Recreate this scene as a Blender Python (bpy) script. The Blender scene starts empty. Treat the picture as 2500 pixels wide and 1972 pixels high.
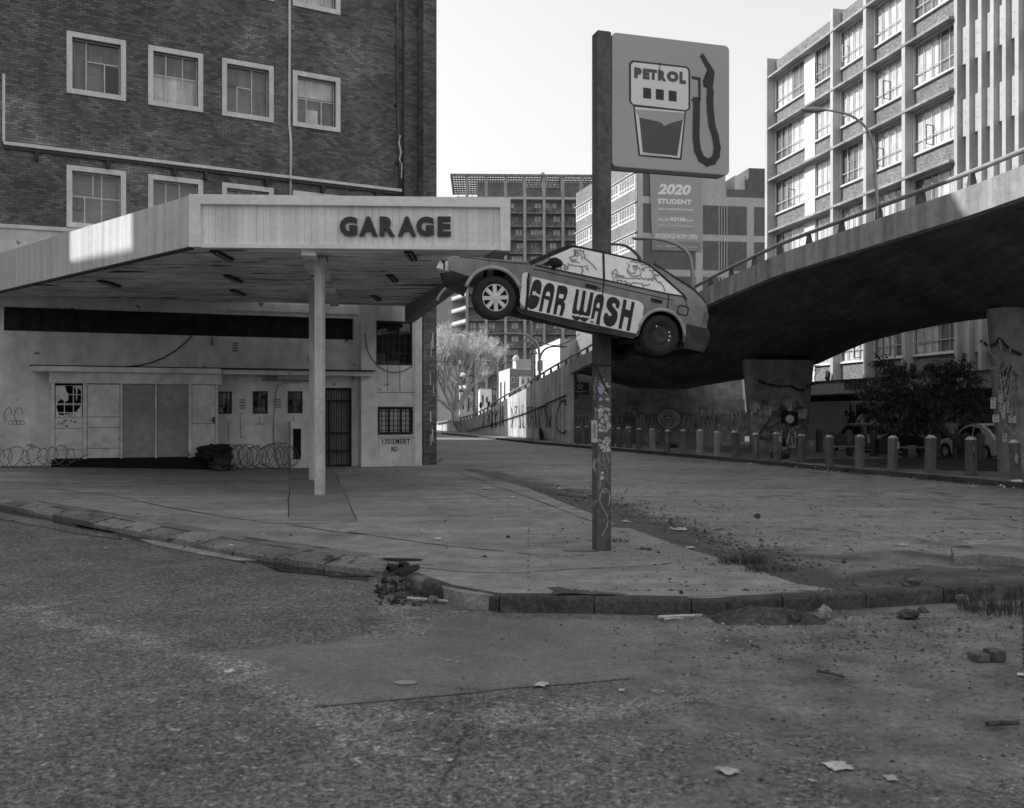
import bpy, bmesh, math, random
from mathutils import Vector, Matrix
R = math.radians
random.seed(11)
SC = bpy.context.scene
COL = SC.collection

# ---------------------------------------------------------------- camera, sky, sun, exposure
FX, CX, HY, EZ = 2450.0, 1250.0, 1014.0, 1.8      # focal length, principal column and horizon row of the photograph; eye height
cam_d = bpy.data.cameras.new('camera')
cam = bpy.data.objects.new('camera', cam_d); COL.objects.link(cam)
cam.location = (0, 0, EZ); cam.rotation_euler = (R(90), 0, 0)
cam_d.sensor_width = 36; cam_d.lens = FX / 2500 * 36; cam_d.shift_y = 28 / 2500
cam_d.clip_start = .05; cam_d.clip_end = 4000
cam_d.dof.use_dof = True; cam_d.dof.focus_distance = 24; cam_d.dof.aperture_fstop = 3.2
SC.camera = cam

SUN = Vector((-.99, .12, 0)).normalized() * math.cos(R(38)); SUN.z = math.sin(R(38))
W = bpy.data.worlds.new('World'); SC.world = W; W.use_nodes = True
nt = W.node_tree; nt.nodes.clear()
sky = nt.nodes.new('ShaderNodeTexSky'); sky.sky_type = 'NISHITA'; sky.sun_disc = False
sky.sun_elevation = R(38); sky.sun_rotation = math.atan2(SUN.x, SUN.y)
sky.air_density = 1.8; sky.dust_density = 0.8; sky.ozone_density = 1.0
bw = nt.nodes.new('ShaderNodeVectorMath'); bw.operation = 'DOT_PRODUCT'; bw.inputs[1].default_value = (0, .1, .9)   # black and white film, more sensitive to blue
bg = nt.nodes.new('ShaderNodeBackground'); ow = nt.nodes.new('ShaderNodeOutputWorld')
bg.inputs[1].default_value = .12
nt.links.new(sky.outputs[0], bw.inputs[0]); nt.links.new(bw.outputs['Value'], bg.inputs[0]); nt.links.new(bg.outputs[0], ow.inputs[0])
sl = bpy.data.lights.new('sun', 'SUN'); sl.energy = 3.2; sl.angle = R(.5); sl.color = (1, 1, 1)
so = bpy.data.objects.new('sun', sl); COL.objects.link(so); so.rotation_euler = (-SUN).to_track_quat('-Z', 'Y').to_euler(); so.location = (-40, 5, 60)
SC.view_settings.view_transform = 'Standard'; SC.view_settings.look = 'None'
SC.view_settings.exposure = 0.76; SC.view_settings.gamma = 1.0; SC.view_settings.use_curve_mapping = False

# ---------------------------------------------------------------- helpers
def tag(o, label=None, cat=None, group=None, kind=None):
    if label: o['label'] = label
    if cat: o['category'] = cat
    if group: o['group'] = group
    if kind: o['kind'] = kind
    return o
def empty(name, loc=(0, 0, 0), label=None, cat=None, group=None, kind=None):
    o = bpy.data.objects.new(name, None); COL.objects.link(o); o.location = loc; o.empty_display_size = .2
    return tag(o, label, cat, group, kind)
def origin(o):
    v = Vector((0, 0, 0))
    while o is not None: v += o.location; o = o.parent
    return v
def kids(o): return list(o.children)
def copy_tree(o, parent=None):
    c = o.copy(); COL.objects.link(c); c.parent = parent
    for ch in kids(o): copy_tree(ch, c)
    return c
def inst(name, src, parent=None):
    o = bpy.data.objects.new(name, src.data if hasattr(src, 'data') else src); COL.objects.link(o); o.parent = parent
    return o

class MB:
    def __init__(s): s.v = []; s.f = []; s.m = []
    def add(s, vs, fs, m=0):
        b = len(s.v); s.v += [tuple(v) for v in vs]
        for f in fs: s.f.append(tuple(b + i for i in f)); s.m.append(m)
        return s
    def poly(s, pts, m=0): return s.add(pts, [tuple(range(len(pts)))], m)
    def hexa(s, p, m=0): return s.add(p, [(0, 3, 2, 1), (4, 5, 6, 7), (0, 1, 5, 4), (1, 2, 6, 5), (2, 3, 7, 6), (3, 0, 4, 7)], m)
    def box(s, x0, x1, y0, y1, z0, z1, m=0):
        return s.hexa([(x0, y0, z0), (x1, y0, z0), (x1, y1, z0), (x0, y1, z0), (x0, y0, z1), (x1, y0, z1), (x1, y1, z1), (x0, y1, z1)], m)
    def fbox(s, F, s0, s1, o0, o1, z0, z1, m=0):
        P = F.P
        return s.hexa([P(s0, o1, z0), P(s1, o1, z0), P(s1, o0, z0), P(s0, o0, z0), P(s0, o1, z1), P(s1, o1, z1), P(s1, o0, z1), P(s0, o0, z1)], m)
    def plate(s, F, pts, o0, o1, m=0):
        n = len(pts); vs = [F.P(a, o1, b) for a, b in pts] + [F.P(a, o0, b) for a, b in pts]
        fs = [tuple(range(n)), tuple(range(2 * n - 1, n - 1, -1))] + [(i, n + i, n + (i + 1) % n, (i + 1) % n) for i in range(n)]
        return s.add(vs, fs, m)
    def slab(s, pts, z0, z1, m=0):
        n = len(pts); vs = [(a, b, z1) for a, b in pts] + [(a, b, z0) for a, b in pts]
        fs = [tuple(range(n)), tuple(range(2 * n - 1, n - 1, -1))] + [(i, n + i, n + (i + 1) % n, (i + 1) % n) for i in range(n)]
        return s.add(vs, fs, m)
    def tube(s, pts, r, n=6, m=0, r2=None):
        pts = [Vector(p) for p in pts]; k = len(pts); r2 = r if r2 is None else r2
        b = len(s.v); up = Vector((0, 0, 1))
        for i, p in enumerate(pts):
            t = (pts[min(i + 1, k - 1)] - pts[max(i - 1, 0)])
            t = t.normalized() if t.length > 1e-9 else Vector((0, 0, 1))
            a = t.cross(up)
            if a.length < .05: a = t.cross(Vector((1, 0, 0)))
            a.normalize(); c = a.cross(t); rr = r + (r2 - r) * i / max(1, k - 1)
            for j in range(n):
                an = 2 * math.pi * j / n
                s.v.append(tuple(p + (a * math.cos(an) + c * math.sin(an)) * rr))
        for i in range(k - 1):
            for j in range(n):
                s.f.append((b + i * n + j, b + i * n + (j + 1) % n, b + (i + 1) * n + (j + 1) % n, b + (i + 1) * n + j)); s.m.append(m)
        s.f.append(tuple(b + j for j in range(n - 1, -1, -1))); s.m.append(m)
        s.f.append(tuple(b + (k - 1) * n + j for j in range(n))); s.m.append(m)
        return s
    def ribbon(s, F, pts, w, off, m=0, th=.002):
        for i in range(len(pts) - 1):
            a = Vector(pts[i]); c = Vector(pts[i + 1]); d = c - a
            if d.length < 1e-6: continue
            d.normalize(); n = Vector((-d.y, d.x)) * w / 2; e = d * w * .35; o = off + th * (i % 2) * .5
            s.add([F.P(*(a - e + n), o) if False else F.P((a - e + n).x, o, (a - e + n).y), F.P((a - e - n).x, o, (a - e - n).y),
                   F.P((c + e - n).x, o, (c + e - n).y), F.P((c + e + n).x, o, (c + e + n).y)], [(0, 1, 2, 3)], m)
        return s
    def lathe(s, prof, n=20, M=None, m=0, close=False):
        M = M or Matrix(); b = len(s.v); k = len(prof)
        for i in range(n):
            a = 2 * math.pi * i / n
            for r, h in prof: s.v.append(tuple(M @ Vector((r * math.cos(a), r * math.sin(a), h))))
        for i in range(n):
            for j in range(k - 1 if not close else k):
                j2 = (j + 1) % k; i2 = (i + 1) % n
                s.f.append((b + i * k + j, b + i2 * k + j, b + i2 * k + j2, b + i * k + j2)); s.m.append(m)
        return s
    def blob(s, c, rx, ry, rz, seed=0, n=8, k=5, jit=.25, m=0, M=None):
        rn = random.Random(seed); c = Vector(c); b = len(s.v); M = M or Matrix()
        for i in range(k + 1):
            ph = math.pi * i / k
            for j in range(n):
                q = 1 + rn.uniform(-jit, jit); a = 2 * math.pi * j / n
                s.v.append(tuple(c + M @ Vector((rx * q * math.sin(ph) * math.cos(a), ry * q * math.sin(ph) * math.sin(a), rz * q * math.cos(ph)))))
        for i in range(k):
            for j in range(n):
                s.f.append((b + i * n + j, b + (i + 1) * n + j, b + (i + 1) * n + (j + 1) % n, b + i * n + (j + 1) % n)); s.m.append(m)
        return s
    def build(s, name, mats, parent=None, smooth=False, local=False, fix=True, sharp=None, bevel=None):
        me = bpy.data.meshes.new(name)
        o = Vector((0, 0, 0)) if (local or parent is None) else origin(parent)
        me.from_pydata([(v[0] - o.x, v[1] - o.y, v[2] - o.z) for v in s.v], [], s.f)
        for mm in (mats if isinstance(mats, (list, tuple)) else [mats]): me.materials.append(mm)
        if any(s.m): me.polygons.foreach_set('material_index', s.m)
        if fix:
            bm = bmesh.new(); bm.from_mesh(me); bmesh.ops.recalc_face_normals(bm, faces=bm.faces); bm.to_mesh(me); bm.free()
        if smooth:
            me.polygons.foreach_set('use_smooth', [True] * len(me.polygons))
            if sharp: me.set_sharp_from_angle(angle=R(sharp))
        me.update()
        ob = bpy.data.objects.new(name, me); COL.objects.link(ob); ob.parent = parent
        if bevel:
            bv = ob.modifiers.new('bevel', 'BEVEL'); bv.width = bevel; bv.segments = 2; bv.limit_method = 'ANGLE'
        return ob

class F:                                         # a vertical plane: s runs along it, off towards the camera, z up
    def __init__(s, p, d):
        s.p = Vector((p[0], p[1])); s.d = Vector((d[0], d[1])).normalized()
        n = Vector((s.d.y, -s.d.x)); s.n = n if n.dot(-s.p) > 0 else -n
    def P(s, a, off, z):
        q = s.p + s.d * a + s.n * off; return Vector((q.x, q.y, z))
    def s(s, px, off=0):
        r = (px - CX) / FX; o = s.p + s.n * off
        return (r * o.y - o.x) / (s.d.x - r * s.d.y)
    def sz(s, px, py, off=0):
        a = s.s(px, off); Y = (s.p + s.d * a + s.n * off).y
        return a, EZ + (HY - py) * Y / FX
    def z(s, px, py, off=0): return s.sz(px, py, off)[1]
    def moved(s, off):
        q = s.p + s.n * off; f = F(q, s.d); f.n = s.n.copy(); return f
def g(px, py, z=0.0):                            # ground point seen at a pixel of the photograph
    Y = FX * (EZ - z) / (py - HY); return Vector(((px - CX) / FX * Y, Y, z))
def at(px, py, Y): return Vector(((px - CX) / FX * Y, Y, EZ + (HY - py) * Y / FX))
def crop(sc, ox, oy): return lambda x, y: (ox + x / sc, oy + y / sc)
c1 = crop(1.968, 0, 0); c2 = crop(2.34, 0, 450); c3 = crop(2.1343, 600, 450); c4 = crop(2.372, 1020, 400)
cs = crop(2.588, 1400, 40); cr = crop(2.372, 1750, 0); cl = crop(1.968, 1400, 700); c5 = crop(6.766, 1140, 580)
c6 = crop(5.339, 1420, 580); ca = crop(2.849, 1040, 560); cg = crop(5.3375, 1060, 780); ct = crop(5.4125, 1060, 400)
cm = crop(4.606, 1390, 830); cp = crop(6.833, 1780, 880); cf = crop(4.067, 1980, 760); kk = crop(4.33, 60, 920); cb = crop(8.54, 1560, 440)
def Q(fr, c, off=0): return lambda x, y: fr.sz(*c(x, y), off)

def walled(mb, fr, s0, s1, z0, z1, holes, o0, o1, m=0):   # wall slab with rectangular openings
    ss = sorted({s0, s1} | {min(max(a, s0), s1) for h in holes for a in h[:2]}); zs = sorted({z0, z1} | {min(max(a, z0), z1) for h in holes for a in h[2:]})
    inh = lambda a, b: any(h[0] < a < h[1] and h[2] < b < h[3] for h in holes)
    for i in range(len(ss) - 1):
        for j in range(len(zs) - 1):
            if ss[i + 1] - ss[i] < 1e-5 or zs[j + 1] - zs[j] < 1e-5: continue
            if not inh((ss[i] + ss[i + 1]) / 2, (zs[j] + zs[j + 1]) / 2):
                mb.poly([fr.P(ss[i], o1, zs[j]), fr.P(ss[i + 1], o1, zs[j]), fr.P(ss[i + 1], o1, zs[j + 1]), fr.P(ss[i], o1, zs[j + 1])], m)
    for h in holes:
        a, b, c, d = h
        for q in ([(a, c), (b, c)], [(b, c), (b, d)], [(b, d), (a, d)], [(a, d), (a, c)]):
            mb.poly([fr.P(q[0][0], o1, q[0][1]), fr.P(q[1][0], o1, q[1][1]), fr.P(q[1][0], o0, q[1][1]), fr.P(q[0][0], o0, q[0][1])], m)
    for q in ([(s0, z0), (s1, z0)], [(s1, z0), (s1, z1)], [(s1, z1), (s0, z1)], [(s0, z1), (s0, z0)]):
        mb.poly([fr.P(q[0][0], o1, q[0][1]), fr.P(q[1][0], o1, q[1][1]), fr.P(q[1][0], o0, q[1][1]), fr.P(q[0][0], o0, q[0][1])], m)
    return mb

def text_mesh(txt, bold=.0, ext=.02, shear=0, spacing=1.0):
    cu = bpy.data.curves.new('text', 'FONT'); cu.body = txt; cu.size = 1; cu.extrude = ext; cu.offset = bold; cu.shear = shear; cu.resolution_u = 3
    cu.space_character = spacing
    ob = bpy.data.objects.new('text', cu); COL.objects.link(ob)
    dg = bpy.context.evaluated_depsgraph_get(); me = bpy.data.meshes.new_from_object(ob.evaluated_get(dg))
    bpy.data.objects.remove(ob); bpy.data.curves.remove(cu)
    return me
def text_on(fr, txt, s0, s1, z0, z1, off, depth, mt, name, parent, bold=.0, shear=0, spacing=1.0):
    me = text_mesh(txt, bold, .5, shear, spacing)
    xs = [v.co.x for v in me.vertices]; ys = [v.co.y for v in me.vertices]; a, b, c, d = min(xs), max(xs), min(ys), max(ys)
    o = origin(parent) if parent else Vector()
    for v in me.vertices:
        v.co = fr.P(s0 + (v.co.x - a) / (b - a) * (s1 - s0), off + (v.co.z + .5) * depth, z0 + (v.co.y - c) / (d - c) * (z1 - z0)) - o
    me.materials.clear(); me.materials.append(mt); me.update()
    ob = bpy.data.objects.new(name, me); COL.objects.link(ob); ob.parent = parent
    return ob
def text_px(fr, txt, x0, y0, x1, y1, off, depth, mt, name, parent, **k):
    s0, z1 = fr.sz(x0, y0, off); s1, z0 = fr.sz(x1, y1, off)
    return text_on(fr, txt, s0, s1, z0, z1, off, depth, mt, name, parent, **k)

# ---------------------------------------------------------------- materials (the photograph is black and white: all greys)
def mat(name, base, rough=.85, noise=(), bump=None, spec=.3, metal=0., island=0., objr=0., patch=(), streak=None, attr=None, cracks=(), soft=None):
    m = bpy.data.materials.new(name); m.use_nodes = True; t = m.node_tree; N = t.nodes; L = t.links
    b = N['Principled BSDF']; b.inputs['Roughness'].default_value = rough; b.inputs['Metallic'].default_value = metal
    b.inputs['Specular IOR Level'].default_value = spec
    geo = N.new('ShaderNodeNewGeometry')
    def nz(scale, stretch=(1, 1, 1), det=4, typ=None):
        mp = N.new('ShaderNodeMapping'); mp.inputs['Scale'].default_value = stretch; L.new(geo.outputs['Position'], mp.inputs[0])
        n = N.new('ShaderNodeTexNoise'); n.inputs['Scale'].default_value = scale; n.inputs['Detail'].default_value = det
        L.new(mp.outputs[0], n.inputs['Vector']); return n.outputs['Fac']
    def rng(x, a, c, lo=.3, hi=.7):
        r = N.new('ShaderNodeMapRange'); r.inputs[1].default_value = lo; r.inputs[2].default_value = hi; r.inputs[3].default_value = a; r.inputs[4].default_value = c
        L.new(x, r.inputs[0]); return r.outputs[0]
    def mul(x, y, op='MULTIPLY'):
        k = N.new('ShaderNodeMath'); k.operation = op
        for i, q in enumerate((x, y)):
            if isinstance(q, (int, float)): k.inputs[i].default_value = q
            else: L.new(q, k.inputs[i])
        return k.outputs[0]
    val = mul(base, 1.0)
    if attr:
        a = N.new('ShaderNodeAttribute'); a.attribute_name = attr[0]
        f = mul(a.outputs['Fac'], rng(nz(.9, det=6), -.45, .45), 'ADD'); f = rng(f, 0, 1, .25, .75)
        mx = N.new('ShaderNodeMix'); mx.data_type = 'FLOAT'; L.new(f, mx.inputs[0]); L.new(val, mx.inputs[2]); mx.inputs[3].default_value = attr[1]; val = mx.outputs[0]
    for p in patch:
        sc_, thr, sf_, colr = p[:4]; f = rng(nz(sc_, p[4] if len(p) > 4 else (1, 1, 1), 8), 0, 1, thr, thr + sf_)
        mx = N.new('ShaderNodeMix'); mx.data_type = 'FLOAT'; L.new(f, mx.inputs[0]); L.new(val, mx.inputs[2]); mx.inputs[3].default_value = colr; val = mx.outputs[0]
    for n in noise:
        val = mul(val, rng(nz(n[0], n[2] if len(n) > 2 else (1, 1, 1), n[3] if len(n) > 3 else 4), 1 - n[1], 1 + n[1]))
    if streak: val = mul(val, rng(nz(streak[0], (1, 1, streak[2] if len(streak) > 2 else .06), 5), 1 - streak[1], 1 + streak[1] * .4))
    if island: val = mul(val, rng(geo.outputs['Random Per Island'], 1 - island, 1 + island, 0, 1))
    if objr:
        oi = N.new('ShaderNodeObjectInfo'); val = mul(val, rng(oi.outputs['Random'], 1 - objr, 1 + objr, 0, 1))
    for c in cracks:                                 # hairline cracks, broken up by noise
        vo = N.new('ShaderNodeTexVoronoi'); vo.feature = 'DISTANCE_TO_EDGE'; vo.inputs['Scale'].default_value = c[0]
        wv = N.new('ShaderNodeTexNoise'); wv.inputs['Scale'].default_value = c[0] * 2.5; wv.inputs['Detail'].default_value = 5; L.new(geo.outputs['Position'], wv.inputs['Vector'])
        av = N.new('ShaderNodeVectorMath'); av.operation = 'MULTIPLY_ADD'; av.inputs[1].default_value = (c[2],) * 3; L.new(wv.outputs['Color'], av.inputs[0]); L.new(geo.outputs['Position'], av.inputs[2]); L.new(av.outputs[0], vo.inputs['Vector'])
        f = mul(rng(vo.outputs['Distance'], 1, 0, 0, c[1]), rng(nz(c[0] * .9, det=3), 0, 1, .46, .56)); val = mul(val, rng(f, 1, c[3], 0, 1))
    if soft:                                         # smoother and dustier zones stored on the mesh
        keep = mul(soft[0], 1.0)
        for n in soft[1]: keep = mul(keep, rng(nz(n[0]), 1 - n[1], 1 + n[1]))
        for nm, other in (('smooth', keep), ('wear', mul(val, soft[2])), ('dust', mul(mul(soft[3], rng(nz(2.2, det=6), .6, 1.4)), rng(nz(18, det=5), .7, 1.3)))):
            a = N.new('ShaderNodeAttribute'); a.attribute_name = nm; f = rng(mul(a.outputs['Fac'], rng(nz(3.2, det=8), -.35, .35), 'ADD'), 0, 1, .35, .7)
            mx = N.new('ShaderNodeMix'); mx.data_type = 'FLOAT'; L.new(f, mx.inputs[0]); L.new(val, mx.inputs[2]); L.new(other, mx.inputs[3]); val = mx.outputs[0]
    L.new(val, b.inputs['Base Color'])
    if bump:
        bp = N.new('ShaderNodeBump'); bp.inputs['Strength'].default_value = bump[1]; bp.inputs['Distance'].default_value = bump[2]
        L.new(nz(bump[0], bump[3] if len(bump) > 3 else (1, 1, 1), 5), bp.inputs['Height']); L.new(bp.outputs[0], b.inputs['Normal'])
    return m
def glass(name, tint=.75, rough=.03, ior=1.6):
    m = bpy.data.materials.new(name); m.use_nodes = True; t = m.node_tree; N = t.nodes; L = t.links; N.clear()
    o = N.new('ShaderNodeOutputMaterial'); mx = N.new('ShaderNodeMixShader'); tr = N.new('ShaderNodeBsdfTransparent'); gl = N.new('ShaderNodeBsdfGlossy')
    lw = N.new('ShaderNodeLayerWeight'); lw.inputs[0].default_value = .5; gl.inputs['Roughness'].default_value = rough
    pw = N.new('ShaderNodeMath'); pw.operation = 'POWER'; pw.inputs[1].default_value = 4; L.new(lw.outputs['Facing'], pw.inputs[0])
    fr = N.new('ShaderNodeMath'); fr.operation = 'MULTIPLY_ADD'; fr.inputs[1].default_value = .8; fr.inputs[2].default_value = .05; L.new(pw.outputs[0], fr.inputs[0])
    tr.inputs[0].default_value = (tint, tint, tint, 1)
    L.new(fr.outputs[0], mx.inputs[0]); L.new(tr.outputs[0], mx.inputs[1]); L.new(gl.outputs[0], mx.inputs[2]); L.new(mx.outputs[0], o.inputs[0])
    return m
m_street = mat('street_asphalt', .138, .92, [(34, .62, (1, 1, 1), 2), (90, .6), (9, .14), (.35, .2), (1.7, .18)], (45, .9, .014), .25, patch=[(16, .6, .08, .27), (40, .62, .05, .06)], cracks=[(.35, .006, .5, .45)], soft=(.18, [(60, .3), (.6, .2), (3, .14), (14, .12)], 1.5, .165))
m_patch = mat('smooth_asphalt', .15, .92, [(60, .28), (.5, .2), (3, .12)], (90, .35, .006), .2)
m_road = mat('road_asphalt', .21, .72, [(.22, .25), (45, .3), (3, .16), (.8, .2, (.35, 1.6, 1))], (50, .5, .012), .35, attr=('dirt', .06), patch=[(5, .62, .05, .06), (1.1, .58, .1, .09)], cracks=[(.3, .006, .5, .5)])
m_fore = mat('forecourt_concrete', .26, .9, [(.3, .22), (38, .3), (11, .22, (.5, 1.5, 1)), (2.4, .16), (.9, .18, (.3, 2.2, 1))], (45, .4, .008), .25, patch=[(7, .71, .04, .1), (.55, .6, .1, .2)], cracks=[(.42, .006, .6, .45), (1.3, .006, .5, .6)])
m_fored = mat('forecourt_darker_concrete', .215, .9, [(.5, .15), (40, .25), (3, .15)], (45, .4, .008), .25)
m_side = mat('sidewalk_concrete', .2, .92, [(.5, .35), (30, .3), (2.5, .25)], (40, .6, .012), .2, patch=[(1.2, .56, .1, .055)])
m_kerb = mat('kerb_concrete', .062, .9, [(1.2, .3), (22, .35), (60, .2)], (35, .7, .01), .2, objr=.07, patch=[(5, .6, .06, .035), (2.2, .6, .1, .14)])  # base tone darkened for stains and for shade on the front faces
m_kerb2 = mat('worn_kerb_concrete', .2, .9, [(1.2, .3), (22, .35), (60, .2)], (35, .7, .01), .2, objr=.25, patch=[(4, .6, .06, .06)])
m_murd = mat('mural_dark_paint', .13, .9, [(3, .4), (12, .3)])
m_crack = mat('dark_joint', .045, .95)
m_dirt = mat('loose_dirt', .075, .98, [(14, .4), (3, .3), (50, .4)], (25, 1, .03), .1)
m_stone = mat('rubble_stone', .12, .95, [(10, .4), (40, .3)], (20, .8, .02), .2, objr=.4, island=.4)
m_dark_stone = mat('dark_rubble', .06, .95, [(10, .4), (40, .3)], (20, .8, .02), .2, island=.4)
m_paper = mat('litter_paper', .42, .8, [(9, .3), (40, .3)], None, .2, objr=.15, island=.25)
m_brick = mat('dark_brick', .15, .9, [(.22, .16), (1.1, .2), (14, .2)], (40, .4, .006), .2, island=.34, patch=[(.42, .54, .14, .24)], streak=(1.3, .18))
m_brick1 = mat('dark_brick_single', .15, .9, [(.22, .16), (1.1, .2), (14, .2)], (40, .4, .006), .2, objr=.34, patch=[(.42, .54, .14, .24)], streak=(1.3, .18))
m_mortar = mat('mortar', .15, .95, [(.3, .2), (1.3, .25), (20, .2)], None, .1, streak=(1.3, .2))
m_frame = mat('white_window_surround', .72, .7, [(2, .1), (20, .1)], (30, .2, .004), .3, streak=(5, .12))
m_steel = mat('steel_window_bar', .62, .6, [(8, .2)])
m_dsteel = mat('dark_steel', .045, .6, [(8, .3)])
m_glass = glass('window_glass', .88)
m_dark = mat('dark_interior', .012, 1)
m_dark2 = mat('room_interior', .05, 1, [(1, .5)])
m_curt = mat('pale_curtain', .75, .95, [(9, .22, (1, 1, .08)), (2, .2)], None, .1)
m_curt2 = mat('grey_curtain', .22, .95, [(9, .3, (1, 1, .08)), (2, .3)], None, .1)
m_plas = mat('plaster_white', .74, .9, [(.5, .14), (3, .12), (30, .08)], (25, .25, .006), .2, streak=(1.8, .2, .12), patch=[(1.8, .66, .05, .2)])
m_plasg = mat('plaster_grey', .3, .9, [(.5, .2), (3, .15), (30, .1)], (25, .25, .006), .2, streak=(1.8, .2))
m_board = mat('kiosk_board', .6, .7, [(.9, .14), (4, .16), (30, .08)], None, .3, patch=[(2.2, .67, .06, .2)])
m_boardg = mat('kiosk_grey_board', .3, .8, [(.8, .2), (5, .15)], None, .3)
m_fasc = mat('fascia_paint', .82, .6, [(.8, .08), (9, .06)], None, .4, streak=(5, .2, .04), objr=.02)
m_colm = mat('column_paint', .6, .65, [(1.2, .1), (8, .12)], (20, .2, .004), .3, streak=(8, .15, .1), patch=[(5, .7, .04, .25)])
m_fascf = mat('fascia_frame_paint', .78, .6, [(.8, .08), (6, .08)], (20, .15, .004), .4)
m_soff = mat('soffit_paint', .7, .85, [(.6, .3), (8, .25, (.15, 1, 1))], None, .2, objr=.16, patch=[(1.6, .6, .05, .06, (.4, 1.4, 1)), (4, .62, .04, .08, (.25, 1.4, 1))])
m_letter = mat('black_letter', .035, .5, [(6, .2)], None, .4)
m_black = mat('black_paint', .022, .6, [(9, .3)], None, .35)
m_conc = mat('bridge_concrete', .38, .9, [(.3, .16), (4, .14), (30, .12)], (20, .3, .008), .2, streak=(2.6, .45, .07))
m_concd = mat('shaded_bridge_concrete', .12, .95, [(.25, .3), (3, .2), (1.5, .25, (3, .3, 1))], None, .1)  # bridge concrete with the shade under the deck put into its colour
m_ret = mat('retaining_concrete', .5, .9, [(.4, .18), (4, .15), (30, .12)], (20, .3, .008), .2, streak=(2.2, .5, .05), objr=.1)
m_rail = mat('galvanised_rail', .3, .55, [(4, .15)], None, .4, metal=.3)
m_railp = mat('rail_post', .09, .8, [(4, .3)])
m_pole = mat('post_paint', .1, .6, [(1.2, .25), (12, .3), (40, .2)], (20, .3, .004), .4, streak=(8, .25, .2))
m_sign = mat('sign_grey', .4, .5, [(.9, .06)], None, .4)
m_signw = mat('sign_white', .74, .5, [(2, .06)], None, .4)
m_signk = mat('sign_black', .03, .5, [(2, .1)], None, .4)
m_signd = mat('sign_dark_grey', .085, .5, [(2, .1)], None, .4)
m_car = mat('faded_car_paint', .2, .45, [(1.5, .16), (6, .14), (30, .1)], (14, .12, .006), .4, patch=[(5, .66, .06, .1)])
m_cart = mat('worn_arch_paint', .36, .5, [(6, .2)], None, .3)
m_carw = mat('white_car_paint', .76, .5, [(3, .08), (14, .08)], None, .35, patch=[(7, .7, .03, .3)])
m_card = mat('dark_sill', .045, .7, [(5, .4)], None, .3)
m_rub = mat('tyre_rubber', .03, .85, [(6, .3)], None, .3)
m_alloy = mat('alloy_wheel', .62, .45, [(9, .12)], None, .5, metal=.2)
m_mblack = mat('under_metal', .02, .8, [(6, .4)])
m_painted = mat('painted_pane', .022, .5, [(2, .4)], None, .2)
m_wsh = mat('car_glass_dark', .015, .08, [], None, .6)
m_lens = mat('lamp_lens', .6, .25, [(20, .3)], None, .5)
m_tlens = mat('tail_lens', .09, .3, [(20, .3)], None, .5)
m_white = mat('white_render', .68, .85, [(.3, .06), (4, .06)], None, .2)
m_white2 = mat('concrete_frame_pale', .44, .85, [(.3, .08), (3, .08)], (10, .1, .01), .2, streak=(1.2, .1))
m_lbr = mat('spandrel_brick', .19, .9, [(.3, .12), (2, .12), (2.2, .42, (2, 2, 8), 2)], (4, .8, .03, (1, 1, 4)), .2)
m_pbr = mat('panel_brick', .13, .9, [(.2, .1), (2, .12), (4, .16, (1.5, 1.5, 10))], None, .2)
m_ban = mat('banner_grey', .33, .7, [(.4, .05)], None, .3)
m_band = mat('banner_dark_grey', .23, .7, [(.4, .05)], None, .3)
m_tow = mat('tower_brick', .28, .9, [(.08, .15), (1, .15), (3, .15, (1, 1, 6))], None, .2)  # tower greys lightened to stand in for distance haze
m_towd = mat('tower_slab', .2, .9, [(.1, .2), (1.2, .35)], None, .2)
m_towp = mat('tower_pier', .3, .9, [(.1, .2), (1.2, .15)], None, .2)
m_far = mat('far_block', .3, .9, [(.05, .1)], None, .2)
m_ac = mat('white_metal', .7, .5, [(4, .1)])
m_bark = mat('bark', .07, .95, [(5, .4), (30, .3)], (20, .8, .03), .1)
m_barkp = mat('pale_bark', .5, .9, [(5, .35), (30, .2)], None, .1)
m_leaf = mat('dark_leaves', .07, .5, [(1.5, .4), (8, .35)], None, .4, island=.45)
m_leafp = mat('pale_twigs', .6, .7, [(1.2, .35), (5, .4)], None, .2, island=.4)
m_grass = mat('grass', .07, .8, [(2, .4)], None, .2, island=.5)
m_boll = mat('bollard_paint', .12, .8, [(1.2, .2), (9, .25), (40, .15)], (30, .3, .005), .3, objr=.25, patch=[(6, .68, .04, .3)])
m_bolll = mat('bollard_concrete', .27, .85, [(1.2, .2), (9, .25), (40, .15)], (30, .3, .005), .3, objr=.2)
m_bollt = mat('bollard_cap', .42, .85, [(6, .5), (20, .3)], None, .2)
m_mural = mat('mural_wall', .27, .9, [(.5, .3), (2.2, .3), (20, .15)], None, .2, streak=(1, .25))
m_pier = mat('pier_paint', .24, .9, [(.5, .3), (2.2, .3), (20, .15)], None, .2)
m_line = mat('chalk_line', .3, .9, [(2, .3), (12, .4)])
m_doodle = mat('faded_marker', .2, .8, [(9, .3)])
m_spray = mat('spray_line', .06, .9, [(2, .3), (12, .3)])
m_lampm = mat('lamp_metal', .34, .5, [(1, .1)], None, .4, metal=.3)
m_lampd = mat('lamp_metal_dark', .1, .5, [(1, .1)], None, .4)
m_wire = mat('razor_wire', .13, .4, [(9, .6)], None, .5, metal=.2)
m_cable = mat('cable', .02, .7)
m_skin = mat('skin', .1, .6, [(9, .1)], None, .3)
m_hair = mat('hair', .012, .8)
m_shw = mat('white_shirt', .7, .9, [(9, .1)])
m_shg = mat('grey_shirt', .3, .9, [(9, .15)])
m_shd = mat('dark_clothes', .035, .9, [(9, .2)])
m_shut = mat('roller_shutter', .62, .6, [(.6, .08), (20, .05, (.05, .05, 1))], None, .3)
m_wwhite = mat('white_bodywork', .8, .3, [], None, .5)
m_wgrey = mat('grey_bodywork', .12, .3, [], None, .5)
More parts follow.
